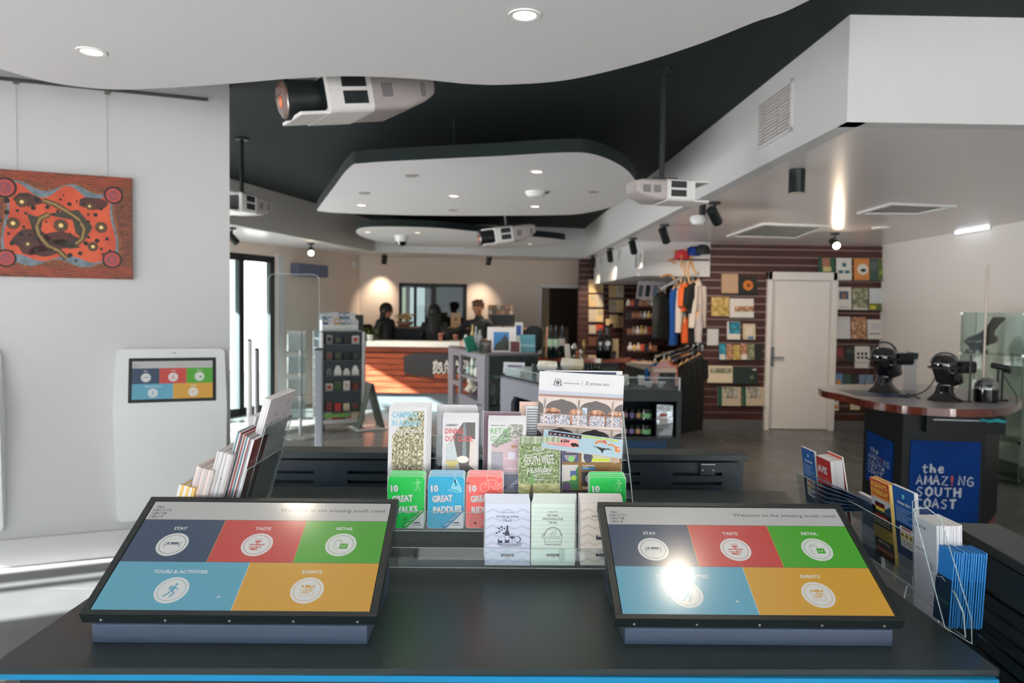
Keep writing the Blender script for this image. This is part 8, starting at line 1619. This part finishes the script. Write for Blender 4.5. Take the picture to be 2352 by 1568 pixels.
xr = uv_on(f, 1560, 880)[0]; mb = MB(ACRYL); hz = at(1560, 868, YC).z - zc; mb.box((w / 2, .01, zc + hz / 2), (w - .02, .006, hz), ACRYL); mb.build('glass_rim', th); mb = MB(ACRYL); mb.box((w / 2, .55, zc + hz / 2), (w - .02, .006, hz), ACRYL); mb.build('glass_rim', th); mb = MB(ACRYLE); mb.bar((.01, .01, zc + hz), (w - .01, .01, zc + hz), .008, .008, ACRYLE); mb.bar((w - .02, .01, zc), (w - .02, .01, zc + hz), .014, .014, PLASTIC); mb.build('rim_edge', th)
for r_ in (0, 1):
    for i in range(4):
        u = uv_on(f, (1440, 1455, 1470, 1489)[i], 960)[0]; z = h0 + .002 if r_ == 0 else (h0 + h1) / 2 - .012; c = ((190, 150, 160), (140, 130, 190), (206, 170, 120), (120, 180, 130))[i]; th2 = thing('jar', '%s-labelled jar in the %s row inside the low dark cabinet' % (('pink', 'violet', 'amber', 'green')[i], ('lower', 'upper')[r_]), 'jar', (a.x + u, YC + .1, z)); r = .024 if i < 3 else .045
        mb = MB(BLACKG); mb.lathe([(r, 0), (r, .07), (r * .9, .076), (.0001, .076)], (0, 0, 0), BLACKG, 14); mb.build('jar_body', th2, smooth=True); mb = MB(); mb.lathe([(r * 1.03, .015), (r * 1.03, .058)], (0, 0, 0), M('jar_label_%d' % i, c, .5), 14); mb.build('label', th2, smooth=True); mb = MB(BLACK); mb.lathe([(r * 1.02, .074), (r * 1.02, .092), (.0001, .094)], (0, 0, 0), BLACK, 14); mb.build('lid', th2, smooth=True)
p0 = uv_on(f, 1510, 1000); p1 = uv_on(f, 1548, 928); SVB = M('crinkled_foil', (206, 212, 216), .16, metal=.9, bump=1.0, scale=25); mb = MB(SVB); bw, bh = p1[0] - p0[0], p1[1] - p0[1]; mb.loft([[(-bw / 2, -.03, 0), (bw / 2, -.03, 0), (bw / 2, .04, 0), (-bw / 2, .04, 0)], [(-bw / 2 * 1.04, -.045, bh * .4), (bw / 2, -.04, bh * .45), (bw / 2, .05, bh * .45), (-bw / 2, .05, bh * .4)], [(-bw / 2, -.01, bh), (bw / 2 * 1.05, -.01, bh * .99), (bw / 2, .015, bh), (-bw / 2, .015, bh)]], SVB)
mb.box((-bw * .1, -.047, bh * .68), (bw * .4, .002, bh * .1), M('foil_red_mark', (170, 80, 70), .4)); mb.box((-bw * .1, -.047, bh * .5), (bw * .5, .002, bh * .2), M('foil_pale', (190, 190, 190), .4)); o = mb.build('foil_bag'); o.location = (a.x + (p0[0] + p1[0]) / 2, YC + .07, h0 + .002); tag(o, 'crinkled silver foil bag inside the low dark cabinet', 'bag')
for k, (px, py0) in enumerate(((1490, 884), (1517, 888))):
    p = at(px, 890, 6.85); r = .05; mb = MB(PLASTIC); mb.lathe([(.02, 0), (.024, .004), (r, .05), (r * .94, .05), (.018, .01), (.0001, .01)], (0, 0, 0), PLASTIC, 20); o = mb.build('bowl', smooth=True); o.location = (p.x, 6.85, zc + .003); tag(o, ('left', 'right')[k] + ' small white bowl on top of the low dark cabinet', 'bowl')
for k, (px0, px1, py0) in enumerate(((1434, 1448, 860), (1468, 1484, 862))): stand_thing('card', ('left', 'right')[k] + ' pale leaning card on top of the low dark cabinet', 'card', px0, px1, py0, 7.0, .006, PAPER2, 16, .2, z=zc + .003)
wine_z = TZ; p = at(1446, 880, 6.8); mb = MB(GB); mb.lathe([(.022, 0), (.024, .05), (.01, .07), (.01, .1), (.0001, .1)], (0, 0, 0), GB, 12); o = mb.build('small_bottle', smooth=True); o.location = (p.x, 6.8, zc + .003); tag(o, 'small green-glass bottle on the low dark cabinet, left of the bowls', 'bottle')
# pale stone gift counter behind it
g0 = [at(1437, 829, 10.3), at(1500, 866, 9.0)]; th = thing('gift_counter', 'pale stone-topped gift counter running diagonally in front of the alcove', 'counter', (g0[0].x, g0[0].y, 0), atan2(g0[1].y - g0[0].y, g0[1].x - g0[0].x)); L = Vector((g0[1].x - g0[0].x, g0[1].y - g0[0].y)).length; mb = MB(M('pale_stone', (206, 196, 182), .35)); zz = g0[0].z; mb.box((L / 2, .15, zz - .025), (L, .3, .05), mb.mats[0]); mb.build('top', th, bev=.004); mb = MB(CD); mb.box((L / 2, .16, zz / 2 - .03), (L - .04, .26, zz - .06), CD); mb.build('body', th)

# ================================================================ headset stand on the right
Z3 = .95; A_, B_, C_, D_ = [Vector((*at(px, 1000, Y).xy, 0)) for px, Y in ((1984, 5.95), (2073, 5.12), (2264, 5.05), (2296, 5.6))]
th = thing('headset_stand', 'black faceted stand with a red timber top and deep blue posters, on the right', 'display stand', (B_.x, B_.y, 0)); LO = -Vector((B_.x, B_.y, 0)); bp_ = [(p + LO).xy for p in (A_, B_, C_, D_)] + [((D_ + LO) + Vector((.1, .6, 0))).xy, ((A_ + LO) + Vector((.3, .5, 0))).xy]
BKP = M('black_stand_paint', (19, 25, 27), .5, spec=.3); mb = MB(BKP); mb.prism([tuple(p) for p in bp_], .06, Z3 - .05, BKP); mb.build('body', th, bev=.004); mb = MB(TIMBER); mb.prism([(p[0] * .99, p[1] * .99 + .004) for p in bp_], 0, .06, TIMBER); mb.build('timber_foot', th)
tp = [atz(px, py, Z3) for px, py in ((1936, 906), (1985, 918), (2060, 930), (2130, 936), (2210, 939), (2290, 938), (2335, 928), (2343, 913))]; tpl = [((p + LO).x, (p + LO).y) for p in tp] + [((tp[-1] + LO).x + .1, (tp[-1] + LO).y + .5), (1.0, 1.5), (.1, 1.4), ((tp[0] + LO).x - .02, (tp[0] + LO).y + .35)]
TT = M('glossy_red_timber', (112, 52, 36), .12, coat=1.0, noise=((84, 36, 26), 4)); GT = M('grey_stand_top', (150, 148, 150), .3); mb = MB(GT, TT); sm_ = smooth(tpl); mb.prism(sm_, Z3 - .055, Z3, GT, TT); mb.build('timber_top', th, bev=.006)
mb = MB(M('navy_mat', (28, 56, 92), .5)); c = at(2000, 905, 5.75) + LO; mb.prism([(c.x - .16, c.y - .1), (c.x + .2, c.y - .22), (c.x + .3, c.y + .25), (c.x - .1, c.y + .35)], Z3, Z3 + .002, mb.mats[0]); mb.build('top_mat', th)
BLP = M('poster_deep_blue', (0, 56, 132), .6, spec=.15, noise=((0, 46, 112), 3)); LW = M('poster_white', (206, 214, 222), .5); LR = M('poster_red', (206, 76, 54), .5)
for (p, q_, pxs) in ((B_, C_, ((2088, 2249), (1010, 1208))), (A_, B_, ((1990, 2050), (985, 1140)))):
    f = frame(p, atan2((q_ - p).y, (q_ - p).x)); u0_, _ = uv_on(f, pxs[0][0], 1100); u1_, _ = uv_on(f, pxs[0][1], 1100); v1_ = uv_on(f, pxs[0][0], pxs[1][0])[1]; v0_ = uv_on(f, pxs[0][1], pxs[1][1])[1]
    mb = MB(BLP); mb.M = Matrix.Translation(LO) @ f @ Matrix.Translation((0, 0, .005)); mb.L = .0012; pw_, ph_ = u1_ - u0_, v1_ - v0_; mb.box(((u0_ + u1_) / 2, (v0_ + v1_) / 2, 0), (pw_, ph_, .006), BLP); mb.M = mb.M @ Matrix.Translation((0, 0, .003)); logo(mb, u0_ + pw_ * .1, v0_ + ph_ * .2, pw_ * .84, ph_ * .56, LW, LR, 1, .15); o = mb.build('poster', th); o['label'] = 'deep blue poster with white brush lettering'
    if pxs[0][0] > 2050:
        mb = MB(BLACK); mb.M = Matrix.Translation(LO) @ f; xa, xb = uv_on(f, 2120, 965)[0], uv_on(f, 2300, 965)[0]; za = uv_on(f, 2200, 992)[1]; mb.box(((xa + xb) / 2, (za + Z3 - .06) / 2, -.05), (xb - xa, Z3 - .06 - za, .22), BKP); mb.build('compartment', th); mb = MB(GREYM); mb.M = Matrix.Translation(LO) @ f; zb = uv_on(f, 2200, 962)[1]; mb.box(((xa + xb) / 2 - .04, zb, .064), (xb - xa - .16, .008, .006), GREYM); mb.build('drawer_rail', th)
        fc = f.copy()
cl = M('teal_cloth', (40, 150, 160), .8, bump=.5, scale=40); mb = MB(cl); mb.M = fc; xa, xb = uv_on(fc, 2238, 957)[0], uv_on(fc, 2300, 957)[0]; za = uv_on(fc, 2270, 962)[1]; rg = []
for i in range(7): x = xa + (xb - xa) * i / 6; rg.append([(x, za - .01 + .008 * sin(i * 2.3), .062), (x, za + .012 + .008 * cos(i * 1.7), .062), (x, za + .012 + .008 * cos(i * 1.7), .085 + .01 * (i % 2)), (x, za - .014 + .008 * sin(i * 2.3), .088 + .012 * (i % 2))])
mb.loft(rg, cl); o = mb.build('cleaning_cloth', smooth=True, ang=180, sub=2); tag(o, 'crumpled teal cloth on the drawer edge of the headset stand', 'cloth')
GLB = M('gloss_black_mannequin', (10, 12, 13), .1, spec=.7, coat=.6)
def headset_head(label, px, py, Y, s, rz, tall):
    """glossy mannequin head facing local +x with a headset on"""
    p = at(px, py, Y); th = thing('mannequin_head', label, 'mannequin head', mat=Matrix.Translation((p.x, Y, Z3 + .001)) @ Matrix.Rotation(rz, 4, 'Z') @ Matrix.Diagonal((s * 1.14, s * 1.14, s * .9, 1)))
    prof = [(0, .0, .13, .12), (.02, -.005, .12, .105), (.05, -.01, .085, .08), (.09, -.015, .062, .062), (.14, -.01, .058, .056), (.165, .03, .088, .056), (.18, .022, .1, .066), (.2, .02, .1, .069), (.235, .012, .102, .074), (.27, .004, .104, .078), (.31, -.002, .108, .081), (.35, -.01, .108, .082), (.385, -.016, .1, .077), (.415, -.02, .08, .062), (.435, -.022, .048, .04), (.442, -.022, .01, .01)]
    rings = []
    for z, xc, rx, ry in prof:
        r = []
        for i in range(22):
            a = 2 * pi * i / 22; x = xc + rx * cos(a); y = ry * sin(a); fr2 = max(0, cos(a)) ** 6
            b = {True: 0}[True]
            for zc, amp, wd in ((.255, .036, .02), (.215, .016, .009), (.2, .012, .006), (.176, .02, .014), (.3, -.006, .014)): b += amp * math.exp(-((z - zc) / wd) ** 2) * fr2
            r.append((x + b, y, z))
        rings.append(r)
    mb = MB(GLB); mb.loft(rings, GLB)
    for sd in (-1, 1): mb.lathe([(.0001, -.03), (.016, -.01), (.02, .014), (.0001, .034)], (-.012, sd * .083, .27), GLB, 10)
    mb.build('head', th, smooth=True, ang=70)
    mb = MB(BLACK); VB = M('headset_black', (22, 24, 26), .45); mb.prism(rrect(-.085, .27, .085, .385, .03), .055, .175, VB); mb.v = [Vector((v.z, v.x, v.y)) for v in mb.v]; mb.build('headset_visor', th, bev=.008)
    mb = MB(BLACK); mb.tube([(.07, .08, .33), (-.02, .092, .325), (-.1, .07, .32), (-.132, 0, .318), (-.1, -.07, .32), (-.02, -.092, .325), (.07, -.08, .33)], .011, VB, 8)
    mb.tube([(-.02 + .108 * cos(radians(a)), 0, .36 + (tall - .36) * sin(radians(a))) for a in range(0, 181, 12)], .009, M('headset_strap', (70, 74, 76), .5), 8); mb.build('headset_strap', th, smooth=True)
    return th
headset_head('glossy black mannequin head with raised headset, left one on the stand', 2033, 893, 5.95, .93, radians(8), .49); headset_head('glossy black mannequin head with headset, right and nearer one on the stand', 2172, 925, 5.4, .86, radians(4), .46)
p = at(2094, 903, 6.1); th = thing('phone_stand', 'slanted white stand with a small dark phone between the mannequin heads', 'stand', (p.x - .02, 6.1, Z3 + .001)); h = at(2100, 812, 6.1).z - Z3; mb = MB(PLASTIC); mb.loft([[(-.06, -.0, 0), (.06, 0, 0), (.06, .012, 0), (-.06, .012, 0)], [(.0, .08, h * .85), (.1, .08, h * .85), (.1, .092, h * .85), (.0, .092, h * .85)]], M('translucent_white', (214, 212, 212), .3)); mb.box((0, .05, .004), (.14, .1, .008), PLASTIC); mb.build('ramp', th); mb = MB(BLACKG); mb.box((.055, .07, h * .93), (.095, .016, .055), M('phone_dark', (30, 52, 62), .2), Matrix.Rotation(.12, 3, 'Y')); mb.build('phone', th, bev=.004)
p = at(2264, 930, 5.35); mb = MB(BLACKG); th = thing('dome_camera', 'black drum with a clear dome on the headset stand', 'camera', (p.x, 5.35, Z3 + .001)); h = at(2264, 893, 5.35).z - Z3; mb.lathe([(.08, 0), (.082, h)], (0, 0, 0), BLACKG, 24); mb.build('drum', th, smooth=True); mb = MB(); DM = M('smoky_chrome_dome', (150, 152, 152), .08, metal=.8); mb.lathe([(.082, h), (.08, h + .03), (.062, h + .062), (.034, h + .08), (.0001, h + .085)], (0, 0, 0), DM, 24); mb.build('dome', th, smooth=True)
p = at(2294, 928, 5.45); th = thing('tracking_sensor', 'black bar-shaped sensor on two short posts, right end of the headset stand', 'sensor', (p.x, 5.45, Z3 + .001)); h = at(2294, 842, 5.45).z - Z3; mb = MB(BLACK)
for x in (-.015, .02): mb = MB(BLACK); mb.cyl((x, 0, .01), (x, 0, h - .02), .008, .008, BLACK); mb.build('post', th)
mb = MB(BLACK); mb.cyl((0, 0, 0), (0, 0, .01), .06, .06, BLACK, 20); mb.build('base', th); mb = MB(BLACK); mb.cyl((-.065, 0, h + .01), (.05, -.02, h - .012), .022, .022, BLACK, 16); mb.cyl((.02, -.0, h - .02), (.07, -.01, h - .028), .022, .022, BLACK, 16); mb.build('sensor_bar', th, smooth=True)
def cable(label, pts, r=.005, m=None):
    P_ = [at(*p[:2], p[2]) if len(p) == 3 else Vector(p[1]) for p in pts]; q2 = []
    for i in range(len(P_) - 1):
        a, b, c, d = P_[max(i - 1, 0)], P_[i], P_[i + 1], P_[min(i + 2, len(P_) - 1)]
        for k in range(6): t = k / 6; q2.append(.5 * ((2 * b) + (c - a) * t + (2 * a - 5 * b + 4 * c - d) * t * t + (3 * b - a - 3 * c + d) * t ** 3))
    q2.append(P_[-1]); m = m or M('cable_grey', (60, 64, 66), .5); tag(MB(m).tube(q2, r, m, 7).build('cable', smooth=True), label, 'cable')
cable('grey headset cable looping from the right head to the middle of the stand', [(2152, 850, 5.45), (2142, 878, 5.5), (2120, 900, 5.6), (2085, 908, 5.62), (2050, 902, 5.7)]); cable('thin cable from the bar sensor to the right end of the stand', [(2300, 852, 5.45), (2316, 880, 5.4), (2334, 908, 5.35), (2333, 930, 5.22), (2320, 942, 5.16)], .004)
cable('knotted cable lump lying between the mannequin heads', [(2062, 905, 5.62), (2075, 911, 5.6), (2088, 904, 5.62), (2082, 912, 5.58), (2100, 909, 5.55), (2114, 917, 5.5)], .007); cable('thin cable hanging behind the left mannequin head', [(2002, 815, 6.1), (1994, 850, 6.15), (1985, 884, 6.1)], .004)
p = at(2258, 880, 5.9); zt2 = at(2264, 606, 5.9).z; th = thing('pole', 'slender pale pole rising from the stand in front of the glass showcase', 'pole', (p.x, 5.9, Z3 + .001)); mb = MB(M('pale_brass_pole', (196, 184, 170), .35, metal=.3)); mb.cyl((0, 0, .01), (0, 0, zt2 - Z3), .009, .009, mb.mats[0], 12); mb.build('tube', th); mb = MB(BLACK); mb.cyl((0, 0, 0), (0, 0, .012), .06, .06, BLACK, 20); mb.build('base', th)
p = at(2236, 925, 5.25); th = thing('headset_post', 'thin black post with a small foot beside the right mannequin head', 'post', (p.x, 5.3, Z3 + .001)); h = at(2237, 815, 5.3).z - Z3; mb = MB(BLACK); mb.cyl((0, 0, 0), (0, 0, h), .008, .008, BLACK); mb.build('post', th); mb = MB(BLACK); mb.bar((-.09, .05, .006), (0.02, 0, .006), .02, .008, BLACK); mb.build('foot', th)
# glass showcase with a black necklace bust
SGL = glass_mat('showcase_glass', (240, 246, 243), .05); SGE = M('glass_edge', (110, 136, 128), .2, alpha=.8); ga, gb = at(2196, 1080, 7.15), at(2340, 1080, 6.75); zt3 = at(2260, 718, 7.0).z
th = thing('glass_showcase', 'frameless glass showcase against the right wall, holding a black bust', 'showcase', (ga.x, 7.15, 0), atan2(6.75 - 7.15, gb.x - ga.x)); gw = Vector((gb.x - ga.x, -.4)).length; gd = .42
for nm, c, d in (('front_pane', (gw / 2, 0, zt3 / 2), (gw, .006, zt3)), ('back_pane', (gw / 2, gd, zt3 / 2), (gw, .006, zt3)), ('side_pane', (0, gd / 2, zt3 / 2), (.006, gd, zt3)), ('side_pane', (gw, gd / 2, zt3 / 2), (.006, gd, zt3)), ('top_pane', (gw / 2, gd / 2, zt3), (gw, gd, .006)), ('shelf', (gw / 2, gd / 2, zt3 - .40), (gw - .02, gd - .02, .008)), ('shelf', (gw / 2, gd / 2, .78), (gw - .02, gd - .02, .008)), ('shelf', (gw / 2, gd / 2, .4), (gw - .02, gd - .02, .008)), ('bottom_pane', (gw / 2, gd / 2, .02), (gw, gd, .03))): mb = MB(SGL); mb.box(c, d, SGL); mb.build(nm, th)
for x in (0, gw):
    for y in (0, gd): mb = MB(SGE); mb.box((x, y, zt3 / 2), (.008, .008, zt3), SGE); mb.build('glass_edge', th)
    for z in (zt3 - .01, zt3 - .4, .78, .4, .03): mb = MB(CHROME); mb.cyl((x, -.012, z), (x, .02, z), .014, .014, CHROME, 10); mb.build('clip', th)
p = at(2282, 806, 6.95); m4 = Matrix.Translation((p.x, 7.15, zt3 - .396)) @ Matrix.Rotation(radians(-12), 4, 'Z'); mb = MB(GLB)
def sec(z, x, rx, ry): return [(x + rx * cos(2 * pi * i / 16), ry * sin(2 * pi * i / 16), z) for i in range(16)]
mb.loft([sec(0, -.03, .1, .08), sec(.03, -.03, .1, .08), sec(.045, -.03, .06, .05), sec(.07, -.03, .08, .06), sec(.11, .0, .15, .075), sec(.15, .02, .14, .07), sec(.185, .045, .075, .055), sec(.23, .08, .05, .045), sec(.29, .12, .05, .045), sec(.33, .15, .062, .05), sec(.355, .16, .055, .045)], GLB); o = mb.build('necklace_bust', smooth=True, ang=60); o.matrix_world = m4; tag(o, 'glossy black necklace bust on the upper shelf of the glass showcase', 'bust')

# ================================================================ lamps, vents and fittings on the lower ceiling
def spot(label, px, py, dirn, lit=0.0, power=0, z=2.41, target=None, s=1.0, size=62):
    c = atz(px, py, z); th = thing('spotlight', label, 'spotlight', c); d = Vector(dirn).normalized(); r = .045 * s
    mb = MB(BLACK); mb.cyl(-d * .085 * s, d * .085 * s, r, r, BLACK, 18); mb.build('lamp_head', th, smooth=True); mb = MB(BLACK); mb.cyl((0, 0, 0), (0, 0, SOF - z - .01), .012, .012, BLACK); mb.build('stem', th); mb = MB(BLACK); mb.cyl((0, 0, SOF - z - .02), (0, 0, SOF - z), .05, .05, BLACK, 18); mb.build('ceiling_rose', th)
    e = M('spot_glow_%d' % int(lit), (255, 232, 196), .3, emit=lit, ecol=(255, 226, 180)) if lit else M('spot_lens', (200, 190, 170), .3); mb = MB(e); mb.cyl(d * .0852 * s, d * .088 * s, r * .85, r * .85, e, 16); mb.build('lens', th)
    if power: spot_light('spotlight_beam', c + d * .1, target or c + d * 3, power, size, .9, (1, .8, .6), .04)
    return th
bw = (0, 1, -.75)
spot('black spotlight on the left, near the rear wall, left of the office window', 883, 595, (-.2, .42, -1.2), 3, 60, z=2.46, size=80); spot('black spotlight near the rear wall, between the office window and the doorway', 1123, 598, (-.25, .42, -1.2), 3, 60, z=2.475, size=80)
spot('brightly shining spotlight over the left rear, facing the camera', 714, 577, (.25, -.85, -.35), 60, 130, target=at(930, 800, 9.5)); spot('brightly shining spotlight above the white door, facing the camera', 1917, 559, (-.12, -.85, -.35), 60, 18, size=120)
spot('black spotlight on the right ceiling, beside the white projector', 1641, 496, (.5, .6, -.5), 2, 150, size=110); spot('black spotlight second along the row towards the alcove', 1526, 541, (.4, .5, -.75), 2, 120, target=at(1640, 760, 9.9)); spot('black spotlight third along the row towards the alcove', 1454, 568, (.3, .6, -.8), 2, 80, target=at(1476, 800, 10.3), size=50); spot('black spotlight fourth along the row, before the alcove', 1401, 588, (.2, .6, -.8), 2, 70, target=at(1410, 740, 12.6), size=50); spot('dim black spotlight at the far end of the row, by the far slat wall', 1362, 602, (.1, .8, -.8), 2, 60); spot('black spotlight just showing past the edge of the partition', 533, 546, (.4, .5, -.6), 0, 0)
c = atz(1831, 389, SOF); th = thing('cylinder_downlight', 'black cylindrical surface downlight on the right-hand lower ceiling', 'downlight', c); mb = MB(BLACK); mb.cyl((0, 0, -.155), (0, 0, 0), .052, .052, M('satin_black_tube', (22, 28, 30), .25), 28); mb.build('tube', th, smooth=True); mb = MB(); g = M('spot_lens', (200, 190, 170), .3); mb.cyl((0, 0, -.1565), (0, 0, -.154), .046, .046, g, 20); mb.build('lens', th); c2 = Vector(c); spot_light('cylinder_beam', c2 - Vector((0, 0, .17)), c2 - Vector((0, 0, 2)), 35, 120, .9, (1, .9, .8), .04)
c = atz(1606, 470, SOF); th = thing('dome_camera', 'white dome camera under the black bracket beside the white projector', 'security camera', c); mb = MB(BLACK); mb.cyl((.03, 0, -.12), (.03, 0, 0), .03, .03, BLACK); mb.build('bracket', th); mb = MB(PLASTIC); mb.lathe([(.07, -.1), (.08, -.13), (.055, -.17), (.0001, -.185)], (0, 0, 0), PLASTIC, 20); mb.build('dome', th, smooth=True)
def ceiling_vent(label, pts, group=None):
    q_ = [atz(*p, SOF) for p in pts]; c = sum(q_, Vector()) / 4; th = thing('ceiling_vent', label, 'air vent', c); l = [(p - c) for p in q_]; mb = MB(PLASTIC)
    o_ = [(p.x, p.y) for p in l]; i_ = [(p.x * .86, p.y * .86) for p in l]
    for k in range(4): mb.prism([o_[k], o_[(k + 1) % 4], i_[(k + 1) % 4], i_[k]], -.018, 0, PLASTIC)
    mb.build('frame', th); mb = MB(M('vent_grey', (150, 154, 152), .5)); mb.prism(i_, -.006, 0, mb.mats[0]); mb.build('grille', th)
ceiling_vent('square grey air vent in the lower ceiling, nearer the slat wall', ((1668, 541), (1752, 512), (1908, 517), (1832, 546))); ceiling_vent('pale square air vent in the lower ceiling, upper right', ((1968, 488), (2046, 465), (2198, 471), (2112, 489)))
c = atz(2025, 523, SOF); tag(MB(PLASTIC).cyl((0, 0, -.012), (0, 0, 0), .1, .1, PLASTIC, 20).build('ceiling_disc', smooth=True), 'flat white disc on the lower ceiling beside the right wall', 'ceiling fitting').location = c
# louvred vent on the near bulkhead
bd = (BE - BC).normalized(); fb = Matrix(((bd.x, 0, -bd.y, BC.x), (bd.y, 0, bd.x, BC.y), (0, 1, 0, 0), (0, 0, 0, 1)))
ua, va_ = uv_on(fb, 1825, 182); ub, vb_ = uv_on(fb, 1743, 329); ua, ub = min(ua, ub), max(ua, ub); vl, vh = uv_on(fb, 1782, 318)[1], uv_on(fb, 1782, 222)[1]; zs_ = -1 if (fb.col[2].to_3d().x > 0) else 1
th = thing('wall_vent', 'white louvred air vent on the side of the right-hand bulkhead', 'air vent', mat=fb); w = ub - ua; hh = .30; vm = SOF + .26; mb = MB(PLASTIC)
for a in ((ua, vm - hh / 2, ub, vm - hh / 2 + .02), (ua, vm + hh / 2 - .02, ub, vm + hh / 2), (ua, vm - hh / 2, ua + .02, vm + hh / 2), (ub - .02, vm - hh / 2, ub, vm + hh / 2)): mb.box(((a[0] + a[2]) / 2, (a[1] + a[3]) / 2, zs_ * .008), (a[2] - a[0], a[3] - a[1], .016), WHITE)
mb.build('frame', th)
for (s0, s1) in ((.04, .36), (.39, .78), (.81, .96)):
    mb = MB(M('louvre_grey', (196, 192, 190), .5)); x0_, x1_ = ua + w * s0, ua + w * s1; mb.box(((x0_ + x1_) / 2, vm, zs_ * .002), (x1_ - x0_, hh - .05, .004), M('louvre_back', (150, 146, 144), .6))
    for k in range(12): mb.box(((x0_ + x1_) / 2, vm - hh / 2 + .035 + k * (hh - .07) / 11, zs_ * .008), (x1_ - x0_, .012, .012), mb.mats[0])
    mb.build('louvre_panel', th)
f = frame(Vector((al0.x, al0.y, 0)), atan2((al1 - al0).y, (al1 - al0).x)); ua, v1_ = uv_on(f, 1459, 582); ub, v0_ = uv_on(f, 1478, 614); th = thing('wall_vent', 'small slotted air vent on the boxed bulkhead over the alcove', 'air vent', mat=f); mb = MB(PLASTIC); mb.box(((ua + ub) / 2, (v0_ + v1_) / 2, .006), (abs(ub - ua), v1_ - v0_, .012), WHITE); mb.build('frame', th)
for k in (.27, .73): mb = MB(M('slot_grey', (140, 138, 138), .6)); mb.box((ua + (ub - ua) * k, (v0_ + v1_) / 2, .013), (abs(ub - ua) * .3, (v1_ - v0_) * .84, .004), mb.mats[0]); mb.build('slot', th)
# slim glowing bars on a white backing, high on the right wall
pa, pb = at(2196, 535, 1), at(2274, 522, 1)
def onx(px, py, X): d = ray(px, py); return Vector((0, 0, EYE)) + d * (X / d.x)
pa, pb = onx(2196, 535, 5.13), onx(2274, 522, 5.13); th = thing('bright_strip', 'short bright white strip high on the right wall', 'light', pa); mb = MB(PLASTIC); mb.bar((.008, 0, 0), pb - pa + Vector((.008, 0, 0)), .03, .03, PLASTIC); mb.build('housing', th); g = M('strip_glow', (240, 246, 255), .4, emit=10, ecol=(236, 244, 255)); mb = MB(g); d = pb - pa
mb.bar(Vector((-.012, 0, 0)) + d * .02, Vector((-.012, 0, 0)) + d * .08, .012, .02, g); mb.bar(Vector((-.012, 0, 0)) + d * .12, Vector((-.012, 0, 0)) + d * .3, .012, .02, g); mb.bar(Vector((-.012, 0, 0)) + d * .33, Vector((-.012, 0, 0)) + d * .99, .012, .02, g); mb.build('tube', th)
